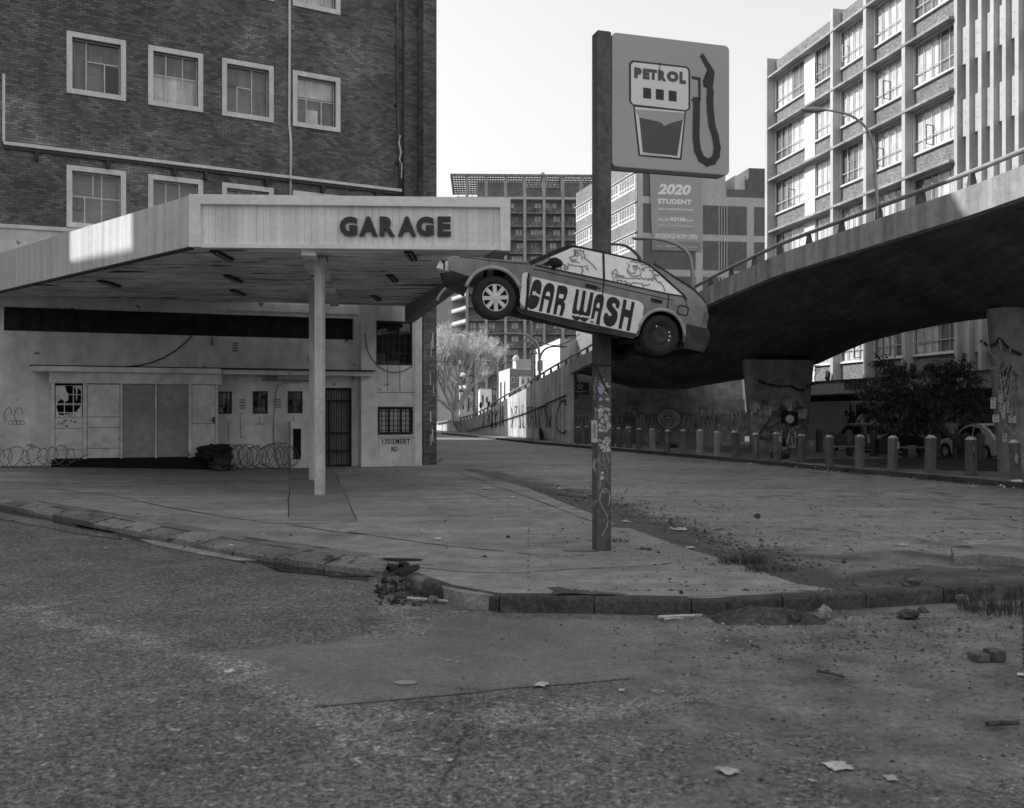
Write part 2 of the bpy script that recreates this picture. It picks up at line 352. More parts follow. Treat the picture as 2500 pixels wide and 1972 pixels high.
m_wblack = mat('black_bodywork', .012, .25, [], None, .5)
m_water = mat('puddle_water', .01, .06, [], None, .6)
m_bluep = bpy.data.materials.new('blue_sticker'); m_bluep.use_nodes = True
_b = m_bluep.node_tree.nodes['Principled BSDF']; _b.inputs['Base Color'].default_value = (.33, .36, .72, 1); _b.inputs['Roughness'].default_value = .7
# ================================================================ GROUND
def structure(name, mb, m, **k): return tag(mb.build(name, m, **k), kind='structure')
structure('ground', MB().poly([(-1500, -1500, -.2), (1500, -1500, -.2), (1500, 1500, -.2), (-1500, 1500, -.2)]), m_street)
def gp(f, pts, z): return [g(*(f(*p) if f else p), z) for p in pts]
f1 = crop(1.732, 0, 1100); f2 = crop(1.732, 1250, 1100); k3 = crop(2.547, 850, 1250); k4 = crop(2.577, 1660, 1250)
patch = gp(None, [(496, 1591), (640, 1578), (808, 1568), (930, 1545), (1010, 1527), (1050, 1505), (1180, 1500), (1500, 1512), (1720, 1520), (1850, 1560), (1830, 1620), (1539, 1654), (1250, 1678), (1155, 1689), (960, 1706), (768, 1723), (640, 1655)], -.156)
WEAR = [[tuple(g(x, y, -.16)[:2]) for x, y in P] for P in ([(60, 1480), (190, 1530), (330, 1560), (500, 1600), (600, 1640), (720, 1700), (790, 1745), (900, 1800), (1000, 1830)], [(800, 1745), (1100, 1755), (1400, 1740), (1750, 1690)], [(950, 1480), (1010, 1530), (960, 1555)])]
def seg_d(p, P):
    best = 1e9
    for a, b in zip(P, P[1:]):
        a, b = Vector(a), Vector(b); d = b - a; t = max(0, min(1, (p - a).dot(d) / max(1e-9, d.dot(d)))); best = min(best, (p - a - d * t).length)
    return best
def in_poly(x, y, poly):
    c = False
    for i in range(len(poly)):
        a, b = poly[i], poly[i - 1]
        if (a[1] > y) != (b[1] > y) and x < (b[0] - a[0]) * (y - a[1]) / (b[1] - a[1]) + a[0]: c = not c
    return c
PT = [(p.x, p.y) for p in patch]; mb = MB(); sm, we, du = [], [], []
XS = [-60, -30, -16] + [-8 + .16 * i for i in range(101)] + [16, 30, 60]; YS = [-25, -8, 0] + [2.4 + .1 * j for j in range(125)] + [20, 30, 45, 70]
def sst0(x): x = max(0, min(1, x)); return x * x * (3 - 2 * x)
for y in YS:
    for x in XS:
        mb.v.append((x, y, -.16)); p = Vector((x, y)); near_ = -9 < x < 9 and 2 < y < 16
        d = seg_d(p, PT + PT[:1]) if near_ else 9; ins = near_ and in_poly(x, y, PT); e = .5 + (d if ins else -d) * (2.6 if x < 2.2 else 1.1); sm.append(max(0, min(1, e)))
        we.append(max([0] + [1 - min(1, seg_d(p, P) / (.2 + .03 * y)) for P in WEAR]) * .72 if near_ else 0)
        du.append(min(.95, sst0((x - 1.0) / 2.2) * sst0((y - 4.6) / 3.2) * .7 + .5 * sst0((x + .1) / 1.3)))
n_ = len(XS)
for j in range(len(YS) - 1):
    for i in range(n_ - 1): q = j * n_ + i; mb.f.append((q, q + 1, q + n_ + 1, q + n_)); mb.m.append(0)
sto = structure('street', mb, m_street, fix=False)
for nm, dat in (('smooth', sm), ('wear', we), ('dust', du)): a_ = sto.data.attributes.new(nm, 'FLOAT', 'POINT'); a_.data.foreach_set('value', dat)
structure('repair_spot', MB().poly([g(990 + 29 * math.cos(a * .5236), 1664 + 5.5 * math.sin(a * .5236), -.152) for a in range(12)]), m_plasg)

cr_ = MB(); CRK = [(768, 1724), (900, 1713), (1010, 1703), (1155, 1690), (1250, 1678), (1400, 1668), (1539, 1655)]
for (xa, ya), (xb, yb) in zip(CRK, CRK[1:]): cr_.poly([g(xa, ya - 1, -.156), g(xb, yb - 1, -.156), g(xb, yb + random.uniform(.2, 1), -.156), g(xa, ya + random.uniform(.2, 1), -.156)])
structure('asphalt_joint', cr_, m_crack)
# kerb line of the forecourt corner (top front edge)
KP = [(-34, 30.5), (-26, 26.2)] + [tuple(g(x, y, -.1)[:2]) for x, y in [(-300, 1192), (0, 1234), (150, 1262), (320, 1297), (600, 1352), (800, 1382), (945, 1398)]]
KP2 = [tuple(g(x, y)[:2]) for x, y in [(985, 1400), (1010, 1405), (1050, 1421), (1090, 1440), (1130, 1450), (1190, 1455), (1300, 1456), (1500, 1458), (1735, 1463), (2000, 1453), (2200, 1440), (2424, 1428), (2560, 1423), (2720, 1419), (2900, 1416)]]
def resample(P, step):
    P = [Vector(p) for p in P]; out = [P[0]]; d = 0.0
    for a, b in zip(P, P[1:]):
        L = (b - a).length
        while d + step <= L + 1e-9:
            d += step; out.append(a + (b - a) * (d / L))
        d -= L
    return out
def inward(a, b):
    d = (b - a).normalized(); return Vector((-d.y, d.x))     # left of the walking direction = towards the garage
kerb = empty('kerb', (0, 0, 0), kind='structure')
def kerb_line(P, step, prof, name, gap=.012, jit=.006, m=m_kerb):
    rs = resample(P, step)
    for i in range(len(rs) - 1):
        a, b = rs[i], rs[i + 1]; d = (b - a).normalized(); n0 = inward(a, b)
        na = inward(rs[max(i - 1, 0)], b) if i else n0; nb = inward(a, rs[min(i + 2, len(rs) - 1)]) if i + 2 < len(rs) else n0
        dz = random.uniform(-jit, jit); mb = MB(); k = len(prof); do = random.uniform(-jit, jit)
        A = [(a + d * gap + na * (o + do), z + dz) for o, z in prof]; B = [(b - d * gap * .3 + nb * (o + do), z + dz) for o, z in prof]
        vs = [(p.x, p.y, z) for p, z in A] + [(p.x, p.y, z) for p, z in B]
        mb.add(vs, [tuple(range(k)), tuple(range(2 * k - 1, k - 1, -1))] + [(j, k + j, k + (j + 1) % k, (j + 1) % k) for j in range(k)])
        mb.build(name, m, kerb)
kerb_line(KP[1:], 1.0, [(0, -.2), (0, -.085), (.02, -.075), (.36, -.004), (.38, -.004), (.38, -.2)], 'kerb_stone', gap=.028, jit=.014, m=m_kerb2)
kerb_line([tuple(Vector(a) + Vector((.12, .37))) for a in KP[2:]], 1.0, [(0, -.2), (0, .004), (.3, .006), (.3, -.2)], 'paving_strip', m=m_side)
kerb_line(KP2, .95, [(0, -.22), (.008, -.03), (.022, -.008), (.05, .004), (.16, .006), (.16, -.22)], 'kerb_stone')

edgeR = [g(x, y) for x, y in [(2030, 1436), (1943, 1423), (1850, 1392), (1787, 1371), (1712, 1348), (1640, 1325), (1560, 1296), (1480, 1266), (1420, 1243), (1350, 1215), (1290, 1190), (1200, 1165), (1130, 1145), (1075, 1136), (1040, 1133)]]
fore = [Vector((p[0], p[1])) + Vector((.1, .42)) for p in KP] + [Vector((p[0], p[1])) + Vector((.0, .1)) for p in KP2[1:9]]
fore = [(p.x, p.y) for p in fore] + [(e.x, e.y) for e in edgeR] + [(-3, 44), (-34, 44)]
fc = empty('forecourt', (0, 0, 0), kind='structure')
MB().slab(fore, -.24, 0).build('concrete_apron', m_fore, fc)
MB().poly(gp(None, [(707, 1139), (811, 1139), (872, 1272), (705, 1268)], .004)).build('concrete_patch', m_fored, fc)
def ground_line(pts, w, z=.006):
    mb = MB(); P = [g(x, y, z) for x, y in pts]
    for i in range(len(P) - 1):
        a, b = P[i].copy(), P[i + 1].copy(); a.z = b.z = 0; d = (b - a).normalized(); n = Vector((-d.y, d.x, 0)) * w * .3 * random.uniform(.3, 1.5)
        mb.poly([(a.x - n.x, a.y - n.y, z), (b.x - n.x, b.y - n.y, z), (b.x + n.x, b.y + n.y, z), (a.x + n.x, a.y + n.y, z)])
    return mb
for pts, w in [([(707, 1140), (706, 1200), (705, 1262)], .03), ([(811, 1140), (840, 1195), (871, 1268)], .03),
               ([(0, 1170), (120, 1190), (260, 1206), (420, 1238), (560, 1262), (700, 1278), (820, 1296), (900, 1304)], .05),
               ([(620, 1276), (760, 1276), (900, 1273), (1060, 1276), (1240, 1277), (1330, 1279)], .03),
               ([(850, 1296), (980, 1316), (1090, 1330), (1230, 1344)], .04), ([(1250, 1397), (1350, 1390), (1440, 1385), (1490, 1383), (1560, 1381), (1620, 1376), (1640, 1372)], .035),
               ([(1260, 1347), (1300, 1352), (1370, 1352)], .04), ([(1080, 1138), (1160, 1166), (1230, 1192), (1330, 1226), (1420, 1262), (1500, 1288)], .04),
               ([(1120, 1196), (1180, 1210), (1260, 1236)], .03), ([(560, 1352), (690, 1362), (800, 1370), (930, 1376), (1060, 1377)], .035), ([(1020, 1383), (1130, 1394), (1250, 1397)], .025)]:
    fine = [pts[0]]
    for a, b in zip(pts, pts[1:]):
        for k in range(1, 4): fine.append((a[0] + (b[0] - a[0]) * k / 3 + random.uniform(-2, 2), a[1] + (b[1] - a[1]) * k / 3 + random.uniform(-.5, .5)))
    ground_line(fine, w).build('joint', m_crack, fc)
# sloping part of the forecourt beside the kiosk
def rise(x, y): return .2 * min(1, max(0, (-9.5 - x) / 5)) * min(1, max(0, (y - 25) / 6))
mb = MB(); nx, ny = 24, 20
for j in range(ny + 1):
    for i in range(nx + 1):
        x = -26 + i * .75; y = 24.6 + j * .5; mb.v.append((x, y, .003 + rise(x, y)))
for j in range(ny):
    for i in range(nx):
        q = j * (nx + 1) + i; mb.f.append((q, q + 1, q + nx + 2, q + nx + 1)); mb.m.append(0)
mb.build('sloped_apron', m_fore, fc, smooth=True)
mh = empty('drain_opening', (0, 0, 0), kind='structure')
MB().poly(gp(k3, [(200, 282), (420, 285), (470, 290), (450, 297), (330, 299), (245, 292)], .008)).build('hole', m_dark, mh)
ground_line([k3(190, 277), k3(330, 279), k3(478, 286)], .05, .01).build('frame', m_kerb2, mh)

# ---- side road with its dirt gully
Kx = [(Vector(p).x, Vector(p).y) for p in KP2]
def kerb_y(x):
    if x >= Kx[-1][0]: return Kx[-1][1] + (x - Kx[-1][0]) * .16
    for a, b in zip(Kx, Kx[1:]):
        if a[0] <= x <= b[0]: return a[1] + (b[1] - a[1]) * (x - a[0]) / max(1e-6, b[0] - a[0])
    return Kx[0][1]
E2 = [Vector((e.x, e.y)) for e in edgeR]
def dist_edge(p):
    best = 1e9
    for a, b in zip(E2, E2[1:]):
        d = b - a; t = max(0, min(1, (p - a).dot(d) / d.dot(d))); best = min(best, (p - a - d * t).length)
    return best
from mathutils import noise as MN
def sst(x): x = max(0, min(1, x)); return x * x * (3 - 2 * x)
KR = [tuple(g(x, y, -.12)[:2]) for x, y in [(3500, 1262), (3000, 1226), (2500, 1190), (2280, 1169), (2040, 1148), (1800, 1125), (1600, 1107), (1400, 1089.5), (1300, 1081), (1200, 1070), (1120, 1062), (1075, 1058)]]
def kerbR_x(y):
    for a, b in zip(KR, KR[1:]):
        if a[1] <= y <= b[1]: return a[0] + (b[0] - a[0]) * (y - a[1]) / (b[1] - a[1])
    return KR[0][0] if y < KR[0][1] else KR[-1][0]
mb = MB(); idx = {}; att = []
def hgt(x, y):
    p = Vector((x, y)); de = dist_edge(p); dk = y - kerb_y(x); dk0 = dk; dk = max(dk, .1)
    n = MN.noise(Vector((x * .8, y * .8, 3))) * .04 + MN.noise(Vector((x * 2.6, y * 2.6, 7))) * .028
    near = 1 - sst(min(de * .5, (dk - .1) * .34, 1.0)) if y < 30 else 0
    gully = -.06 * math.exp(-((de - .9) / .6) ** 2)
    rough = max(near, .55 * (1 - sst((dk - 2) / 6)) if y < 20 else 0)
    dirt = max(1.25 * (1 - sst(de / 2.6)), .8 * (1 - sst((dk - .5) / 6.5))) if y < 45 else 0
    dirt = max(dirt, 1 - sst((kerbR_x(y) - x) / .9)) * .92
    end = (1 - sst((dk0 + .35) / .55)) if x > 6.9 else 0
    return -.16 * end - .03 * end + -.13 * (1 - end) + near * .115 * (1 - end) + gully * (1 if de < 3 else 0) + n * (.35 + rough), dirt
def grid(xs, ys):
    b = len(mb.v)
    for y in ys:
        for x in xs:
            z, d = hgt(x, y); mb.v.append((x, y, z)); att.append(d)
    for j in range(len(ys) - 1):
        for i in range(len(xs) - 1):
            cx, cy = (xs[i] + xs[i + 1]) / 2, (ys[j] + ys[j + 1]) / 2
            if cy < kerb_y(cx) + (.12 if cx < 7.0 else -.38) or (cx < Kx[6][0] and cy < 12): continue
            q = b + j * len(xs) + i; mb.f.append((q, q + 1, q + len(xs) + 1, q + len(xs))); mb.m.append(0)
grid([-1 + i * .125 for i in range(153)], [9.65 + j * .125 for j in range(115)])
grid([-6 + i * .5 for i in range(49)], [23.9 + j * .5 for j in range(96)])
ro = structure('road', mb, m_road, smooth=True, fix=False)
a = ro.data.attributes.new('dirt', 'FLOAT', 'POINT'); a.data.foreach_set('value', att)
structure('far_road', MB().poly([(-60, 71.6, -.135), (14, 71.6, -.135), (14, 260, -.135), (-60, 260, -.135)]), m_road)
structure('road_left_shoulder', MB().poly([(-8, 38, -.14), (0, 36, -.14), (0, 72, -.14), (-40, 72, -.14)]), m_road)

# ---- pavement under the flyover with its kerb
k2 = empty('kerb', (0, 0, 0), kind='structure')
rs = resample(KR, 1.0)
for i in range(len(rs) - 1):
    a, b = rs[i], rs[i + 1]; d = (b - a).normalized(); n = Vector((d.y, -d.x)); dz = random.uniform(-.006, .006)
    a2 = a + d * .014
    q = [a2, b, b + n * .16, a2 + n * .16]
    MB().slab([(p.x, p.y) for p in q], -.2, .008 + dz).build('kerb_stone', m_kerb, k2)
walk = [(p.x + .1, p.y + .02) for p in rs] + [(-4.2, 118), (4.5, 71), (40, 71), (40, 10.5), (24, 10.5)]
structure('pavement', MB().slab(walk, -.22, 0), m_side)
structure('rear_street', MB().slab([(17.6, 54), (40, 12), (40, 70), (17, 70)], -.1, .004), m_road)
mb = MB()
for i in range(26):
    for j in range(14):
        mb.v.append((10 + i * .42, 32.5 + j * .75, 0))
dm = []
for k, v in enumerate(mb.v):
    i, j = divmod(k, 14); e = math.sin(math.pi * i / 25) * math.sin(math.pi * j / 13)
    mb.v[k] = (v[0] + 3.4 - .3 * (v[1] - 32), v[1], -.01 + .16 * e * (1 + MN.noise(Vector((v[0] * .9, v[1] * .9, 1)))) )
for i in range(25):
    for j in range(13):
        q = i * 14 + j; mb.f.append((q, q + 1, q + 15, q + 14)); mb.m.append(0)
structure('dirt_bed', mb, m_dirt, smooth=True)

# ---- gutter water
pud = structure('gutter_water', MB().poly(gp(None, [(-60, 1236), (0, 1247), (90, 1262), (170, 1276), (290, 1300), (300, 1316), (180, 1300), (60, 1276), (-60, 1254)], -.15)), m_water)
tr_ = MB(); GR = [(-80, 1232), (0, 1244), (150, 1274), (320, 1308), (470, 1340), (600, 1366), (800, 1400), (900, 1410)]
for (xa, ya), (xb, yb) in zip(GR, GR[1:]): tr_.poly([g(xa, ya - 6, -.157), g(xb, yb - 6, -.157), g(xb, yb + random.uniform(3, 9), -.157), g(xa, ya + random.uniform(3, 9), -.157)])
structure('gutter', tr_, m_crack)
structure('puddle_water', MB().poly(gp(f1, [(1060, 448), (1110, 455), (1200, 462), (1300, 476), (1450, 494), (1640, 514), (1650, 524), (1560, 530), (1400, 527), (1280, 515), (1180, 508), (1120, 480)], -.15)), m_water)
structure('gutter_water', MB().poly(gp(f1, [(300, 292), (420, 300), (540, 312), (545, 345), (470, 345), (330, 320)], -.15)), m_water)
structure('gutter_silt', MB().poly(gp(f1, [(590, 372), (720, 380), (900, 415), (1040, 440), (1090, 462), (1000, 462), (820, 430), (640, 392)], -.154)), m_plasg)

# ================================================================ BRICK BUILDING
FB = F((-3.59, 37.6), (-1.755, -1.0)); FB.d = Vector((1.755, 1.0)).normalized(); FB.n = Vector((FB.d.y, -FB.d.x))
bb = empty('brick_building', (-3.59, 37.6, 0), 'tall dark brick building with white framed steel windows above the garage canopy', 'building')
sL = FB.s(-70); sR = FB.s(1016)
q1 = Q(FB, c1)
cols = [(162, 307), (361, 495), (541.5, 667), (714, 829.5)]
colS = [(FB.s(a), FB.s(b)) for a, b in cols]
zt2 = sum(FB.z(x, y) for x, y in [(162, 77), (361, 111), (541.5, 143), (714, 172)]) / 4
zb2 = sum(FB.z(x, y) for x, y in [(162, 227), (361, 257), (541.5, 284.5), (714, 308)]) / 4
zt3 = sum(FB.z(x, y) for x, y in [(162, 404), (361, 425), (541.5, 446), (714, 467)]) / 4
dz = zt2 - zt3
rows = [(zb2 + dz, zt2 + dz), (zb2, zt2), (zb2 - dz, zt3)]
holes = []
for r_i, (za, zb) in enumerate(rows):
    for c_i, (sa, sb) in enumerate(colS):
        if r_i == 0 and c_i < 2: continue
        holes.append((sa + .02, sb - .02, za + .02, zb - .02))
z0w, z1w = 5.9, 17.8
wl = MB(); walled(wl, FB, sL, sR, z0w, z1w, holes, -.35, 0); wl.build('mortar_wall', m_mortar, bb)
up = MB(); up.fbox(FB, FB.s(-95), sR + .6, -11, -.36, 5.9, 29.5); up.build('building_mass', m_tow, bb)
up = MB(); up.fbox(FB, FB.s(-95), sR + .6, -.355, .0, z1w + .001, 29.5); up.build('upper_wall', m_tow, bb)
MB().hexa([(-17, 57, 0), (-6.75, 57, 0), (-6.75, 83, 0), (-17, 83, 0), (-17, 57, 18.5), (-6.75, 57, 18.5), (-6.75, 83, 18.5), (-17, 83, 18.5)]).build('rear_wing', m_tow, bb)
MB().hexa([(-16, 47, 0), (-5.0, 41.0, 0), (-5.0, 58, 0), (-16, 58, 0), (-16, 47, 29.4), (-5.0, 41.0, 29.4), (-5.0, 58, 29.4), (-16, 58, 29.4)]).build('middle_wing', m_tow, bb)

BL, BH, BG = .222, .074, .011
def bricks(fr, s0, s1, z0, z1, holes, off, parent, nsingle, near=lambda s, z: True, mst=None):
    st = MB(); cand = []; r = 0; z = z0
    while z + BH <= z1:
        iv = [(s0, s1)]
        for h in holes:
            if h[2] < z + BH and h[3] > z:
                iv = [p for a, b in iv for p in ((a, min(b, h[0])), (max(a, h[1]), b)) if p[1] - p[0] > .03]
        ph = (BL + BG) / 2 * (r % 2)
        for a, b in iv:
            k = math.floor((a - s0 - ph) / (BL + BG)); x = s0 + ph + k * (BL + BG)
            while x < b:
                xa, xb = max(x, a), min(x + BL, b)
                if xb - xa > .035:
                    if xb - xa > BL - .001 and near(xa, z): cand.append((xa, z))
                    else: put(st, fr, xa, xb, z, off)
                x += BL + BG
        z += BH + BG; r += 1
    cand.sort(key=lambda c: (fr.P(c[0], off, c[1]) - Vector((0, 0, EZ))).length)
    for xa, zz in cand[nsingle:]: put(st, fr, xa, xa + BL, zz, off)
    ob = st.build('brickwork', mst or m_brick, parent, fix=False); tag(ob, kind='stuff')
    one = MB(); h = .011; one.add([(0, 0, 0), (BL, 0, 0), (BL, 0, BH), (0, 0, BH), (0.002, h, .002), (BL - .002, h, .002), (BL - .002, h, BH - .002), (.002, h, BH - .002)],
                                  [(4, 5, 6, 7), (0, 1, 5, 4), (1, 2, 6, 5), (2, 3, 7, 6), (3, 0, 4, 7)])
    first = None
    an = math.atan2(fr.d.y, fr.d.x)
    for xa, zz in cand[:nsingle]:
        if first is None:
            sg = -1
            one.v = [(v[0], sg * v[1], v[2]) for v in one.v]; o = one.build('brick', m_brick1, parent, local=True)
            first = o
        else: o = inst('brick', first, parent)
        p = fr.P(xa, off - .001 + random.uniform(-.003, .003), zz) - origin(parent); o.location = p; o.rotation_euler = (0, 0, an)
def put(mb, fr, xa, xb, z, off):
    h = off + .008 + random.uniform(-.004, .005); P = fr.P
    mb.add([P(xa, off - .005, z), P(xb, off - .005, z), P(xb, off - .005, z + BH), P(xa, off - .005, z + BH), P(xa + .002, h, z + .002), P(xb - .002, h, z + .002), P(xb - .002, h, z + BH - .002), P(xa + .002, h, z + BH - .002)],
           [(4, 5, 6, 7), (0, 1, 5, 4), (1, 2, 6, 5), (2, 3, 7, 6), (3, 0, 4, 7)])
def above_canopy(s, z):
    p = FB.P(s, 0, z); px = CX + FX * p.x / p.y; py = HY - FX * (z - EZ) / p.y
    return px > 3 and py > 3 and py < (600 - .28 * px if px < 480 else 470)
bh = [(h[0] - .03, h[1] + .03, h[2] - .03, h[3] + .03) for h in holes]
bricks(FB, sL, sR, z0w, z1w, bh, 0, bb, 300, above_canopy)
# corner pier
pier_s0, pier_s1 = sR, FB.s(1066, .66)
MB().fbox(FB, pier_s0, pier_s1, 0, .66, 0, 29).build('corner_pier', m_mortar, bb)
bricks(FB, pier_s0 + .005, pier_s1 - .005, .02, 17.8, [], .66, bb, 0)
FBs = F(FB.P(pier_s0, .66, 0)[:2], FB.n); FBs.d = -FB.n.copy(); FBs.n = -FB.d.copy()
bricks(FBs, .01, .64, .02, 17.8, [], .003, bb, 0)
rd = random.Random(3)
for _ in range(9):
    s_ = rd.uniform(pier_s0 + .2, pier_s1 - .12); z_ = rd.uniform(.6, 4.8); MB().fbox(FB, s_, s_ + rd.uniform(.02, .05), .675, .682, z_, z_ + rd.uniform(.2, .6)).build('paint_drip', m_frame, bb)
MB().fbox(FB, sR - .55, sR - .02, .0, .16, 5.3, 29).build('recessed_pilaster', m_mortar, bb)
bricks(FB, sR - .545, sR - .025, 5.4, 17.8, [], .16, bb, 0)
bricks(F(FB.P(sR - .55, .16, 0)[:2], FB.n), -.15, -.01, 5.4, 17.8, [], .003, bb, 0)

def win(fr, sa, sb, za, zb, parent, fw=.16, proud=.07, deep=.16, vs=(), hs=(), bars=(), mframe=None, mbar=None, curtain=None, cz=(0, 1), cs_=(0, 1), bw=.035, name='window', mroom=None, gl=None):
    """surround + glazing bars + one pane per opening + room behind; vs, hs are bar fractions, bars are (axis, pos, lo, hi) fractions"""
    mb = MB()
    a, b, c, d = sa + fw, sb - fw, za + fw, zb - fw
    mb.fbox(fr, sa, sb, -.03, proud, zb - fw, zb); mb.fbox(fr, sa, sb, -.03, proud, za, za + fw)
    mb.fbox(fr, sa, sa + fw, -.03, proud - .002, za + fw, zb - fw); mb.fbox(fr, sb - fw, sb, -.03, proud - .002, za + fw, zb - fw)
    w = mb.build(name, mframe or m_frame, parent)
    bb_ = MB(); o0, o1 = -deep - .02, -deep + .02
    bb_.fbox(fr, a, a + bw, o0, o1, c, d); bb_.fbox(fr, b - bw, b, o0, o1, c, d); bb_.fbox(fr, a + bw, b - bw, o0, o1, c, c + bw); bb_.fbox(fr, a + bw, b - bw, o0, o1, d - bw, d)
    for v in vs: x = a + (b - a) * v; bb_.fbox(fr, x - bw / 2, x + bw / 2, o0, o1 - .003, c, d)
    for h in hs: z = c + (d - c) * h; bb_.fbox(fr, a, b, o0, o1 - .006, z - bw / 2, z + bw / 2)
    for ax, p, lo, hi in bars:
        if ax == 'v': x = a + (b - a) * p; bb_.fbox(fr, x - bw / 2, x + bw / 2, o0, o1 - .003, c + (d - c) * lo, c + (d - c) * hi)
        else: z = c + (d - c) * p; bb_.fbox(fr, a + (b - a) * lo, a + (b - a) * hi, o0, o1 - .006, z - bw / 2, z + bw / 2)
    bb_.build('glazing_bar', mbar or m_steel, w)
    xs = [a] + [a + (b - a) * v for v in vs] + [b]; zs = [c] + [c + (d - c) * h for h in hs] + [d]
    for i in range(len(xs) - 1):
        for j in range(len(zs) - 1):
            t = random.uniform(-.006, .006); u = random.uniform(-.006, .006)
            MB().poly([fr.P(xs[i], -deep + t, zs[j]), fr.P(xs[i + 1], -deep - t, zs[j]), fr.P(xs[i + 1], -deep - t + u, zs[j + 1]), fr.P(xs[i], -deep + t + u, zs[j + 1])]).build('pane', gl or m_glass, w, fix=False)
    rm = MB(); bk = -deep - .5
    for q in ([(sa, za), (sb, za)], [(sb, za), (sb, zb)], [(sb, zb), (sa, zb)], [(sa, zb), (sa, za)]):
        rm.poly([fr.P(q[0][0], -deep - .03, q[0][1]), fr.P(q[1][0], -deep - .03, q[1][1]), fr.P(q[1][0], bk, q[1][1]), fr.P(q[0][0], bk, q[0][1])])
    rm.poly([fr.P(sa, bk, za), fr.P(sb, bk, za), fr.P(sb, bk, zb), fr.P(sa, bk, zb)]); rm.build('room', mroom or m_dark2, w, fix=False)
    if curtain:
        for (mc, u0, u1, w0, w1) in curtain:
            cu = MB(); n = 14; o = -deep - .1
            for i in range(n):
                xa = a + (b - a) * (u0 + (u1 - u0) * i / n); xb = a + (b - a) * (u0 + (u1 - u0) * (i + 1) / n)
                ya, yb = o + .025 * (i % 2), o + .025 * ((i + 1) % 2)
                cu.poly([fr.P(xa, ya, c + (d - c) * w0), fr.P(xb, yb, c + (d - c) * w0), fr.P(xb, yb, c + (d - c) * w1), fr.P(xa, ya, c + (d - c) * w1)])
            cu.build('curtain', mc, w, fix=False)
    return w
spec = {(0, 2): dict(vs=(.33, .67), hs=(.5,), curtain=[(m_curt, 0, 1, 0, 1)]), (0, 3): dict(vs=(.33, .67), hs=(.5,), curtain=[(m_curt, 0, 1, 0, 1)]),
        (1, 0): dict(bars=(('v', .3, 0, 1), ('v', .68, 0, .6), ('h', .6, .3, 1)), curtain=[(m_curt2, 0, .28, 0, 1), (m_shd, .68, 1, 0, .58), (m_curt2, .35, .85, .62, .95)]),
        (1, 1): dict(vs=(.3, .67), hs=(.56,), curtain=[(m_curt, 0, 1, 0, .56), (m_curt2, 0, 1, .56, 1)]),
        (1, 2): dict(bars=(('v', .62, 0, 1), ('v', .27, 0, .57), ('h', .57, .27, .62)), curtain=[(m_curt2, .66, 1, 0, .55), (m_curt2, 0, .5, .6, .95)]),
        (1, 3): dict(bars=(('v', .27, 0, 1), ('v', .66, 0, .55), ('h', .55, 0, 1)), curtain=[(m_curt, .0, 1, .6, 1), (m_curt, .3, .6, 0, .35), (m_curt2, .66, 1, 0, .5)]),
        (2, 0): dict(bars=(('h', .53, 0, 1), ('v', .27, 0, .53), ('v', .62, 0, 1), ('v', .44, .53, 1)), curtain=[(m_curt2, 0, .3, .3, .5)]),
        (2, 1): dict(vs=(.3, .6), hs=(.5,), curtain=None), (2, 2): dict(vs=(.33, .67), hs=(.5,), curtain=[(m_curt, .05, .2, .6, .95)]), (2, 3): dict(vs=(.5,), hs=(.5,), curtain=[(m_curt, 0, 1, 0, 1)])}
for r_i, (za, zb) in enumerate(rows):
    for c_i, (sa, sb) in enumerate(colS):
        if (r_i, c_i) in spec: win(FB, sa, sb, za, zb, bb, **spec[(r_i, c_i)])
# ledge, pipes, brackets
zl = FB.z(9, 347); s_a, s_b = FB.s(8), FB.s(978)
zl2 = FB.z(978, 471); zl = (zl + zl2) / 2
MB().fbox(FB, s_a, s_b, .002, .13, zl - .05, zl + .05).build('ledge', m_frame, bb)
MB().fbox(FB, s_a + .02, s_b, .003, .10, zl - .17, zl - .053).build('ledge_angle', m_dsteel, bb)
MB().fbox(FB, s_a - .03, s_a + .05, .003, .06, zl + .05, FB.z(8, 182)).build('downpipe', m_frame, bb)
for px in (89, 262, 424, 500, 648, 785, 915):
    s_ = FB.s(px); MB().fbox(FB, s_ - .05, s_ + .05, .003, .22, zl - .42, zl - .171).build('bracket', m_dsteel, bb)
P = [FB.P(FB.s(x, .06), .06, FB.z(x, y, .06)) for x, y in [(707, -40), (707, 100), (706, 300), (710, 345), (709, 480)]]
MB().tube(P, .045, 8).build('downpipe', m_frame, bb, smooth=True)
P = [FB.P(FB.s(x, .06), .06, FB.z(x, y, .06)) for x, y in [(970, -40), (970, 120), (973, 330), (978, 475)]]
MB().tube(P, .05, 8).build('conduit', m_mortar, bb, smooth=True)
for y in (48, 118, 258, 398):
    MB().fbox(FB, FB.s(964), FB.s(971), .003, .1, FB.z(968, y) - .06, FB.z(968, y) + .06).build('pipe_clip', m_dsteel, bb)
P = [FB.P(FB.s(x, .13), .13, FB.z(x, y, .13)) for x, y in [(977, 332), (974, 350), (979, 372), (975, 392), (981, 402), (980, 436)]]
MB().tube(P, .035, 5, r2=.02).build('hanging_cloth', m_frame, bb)

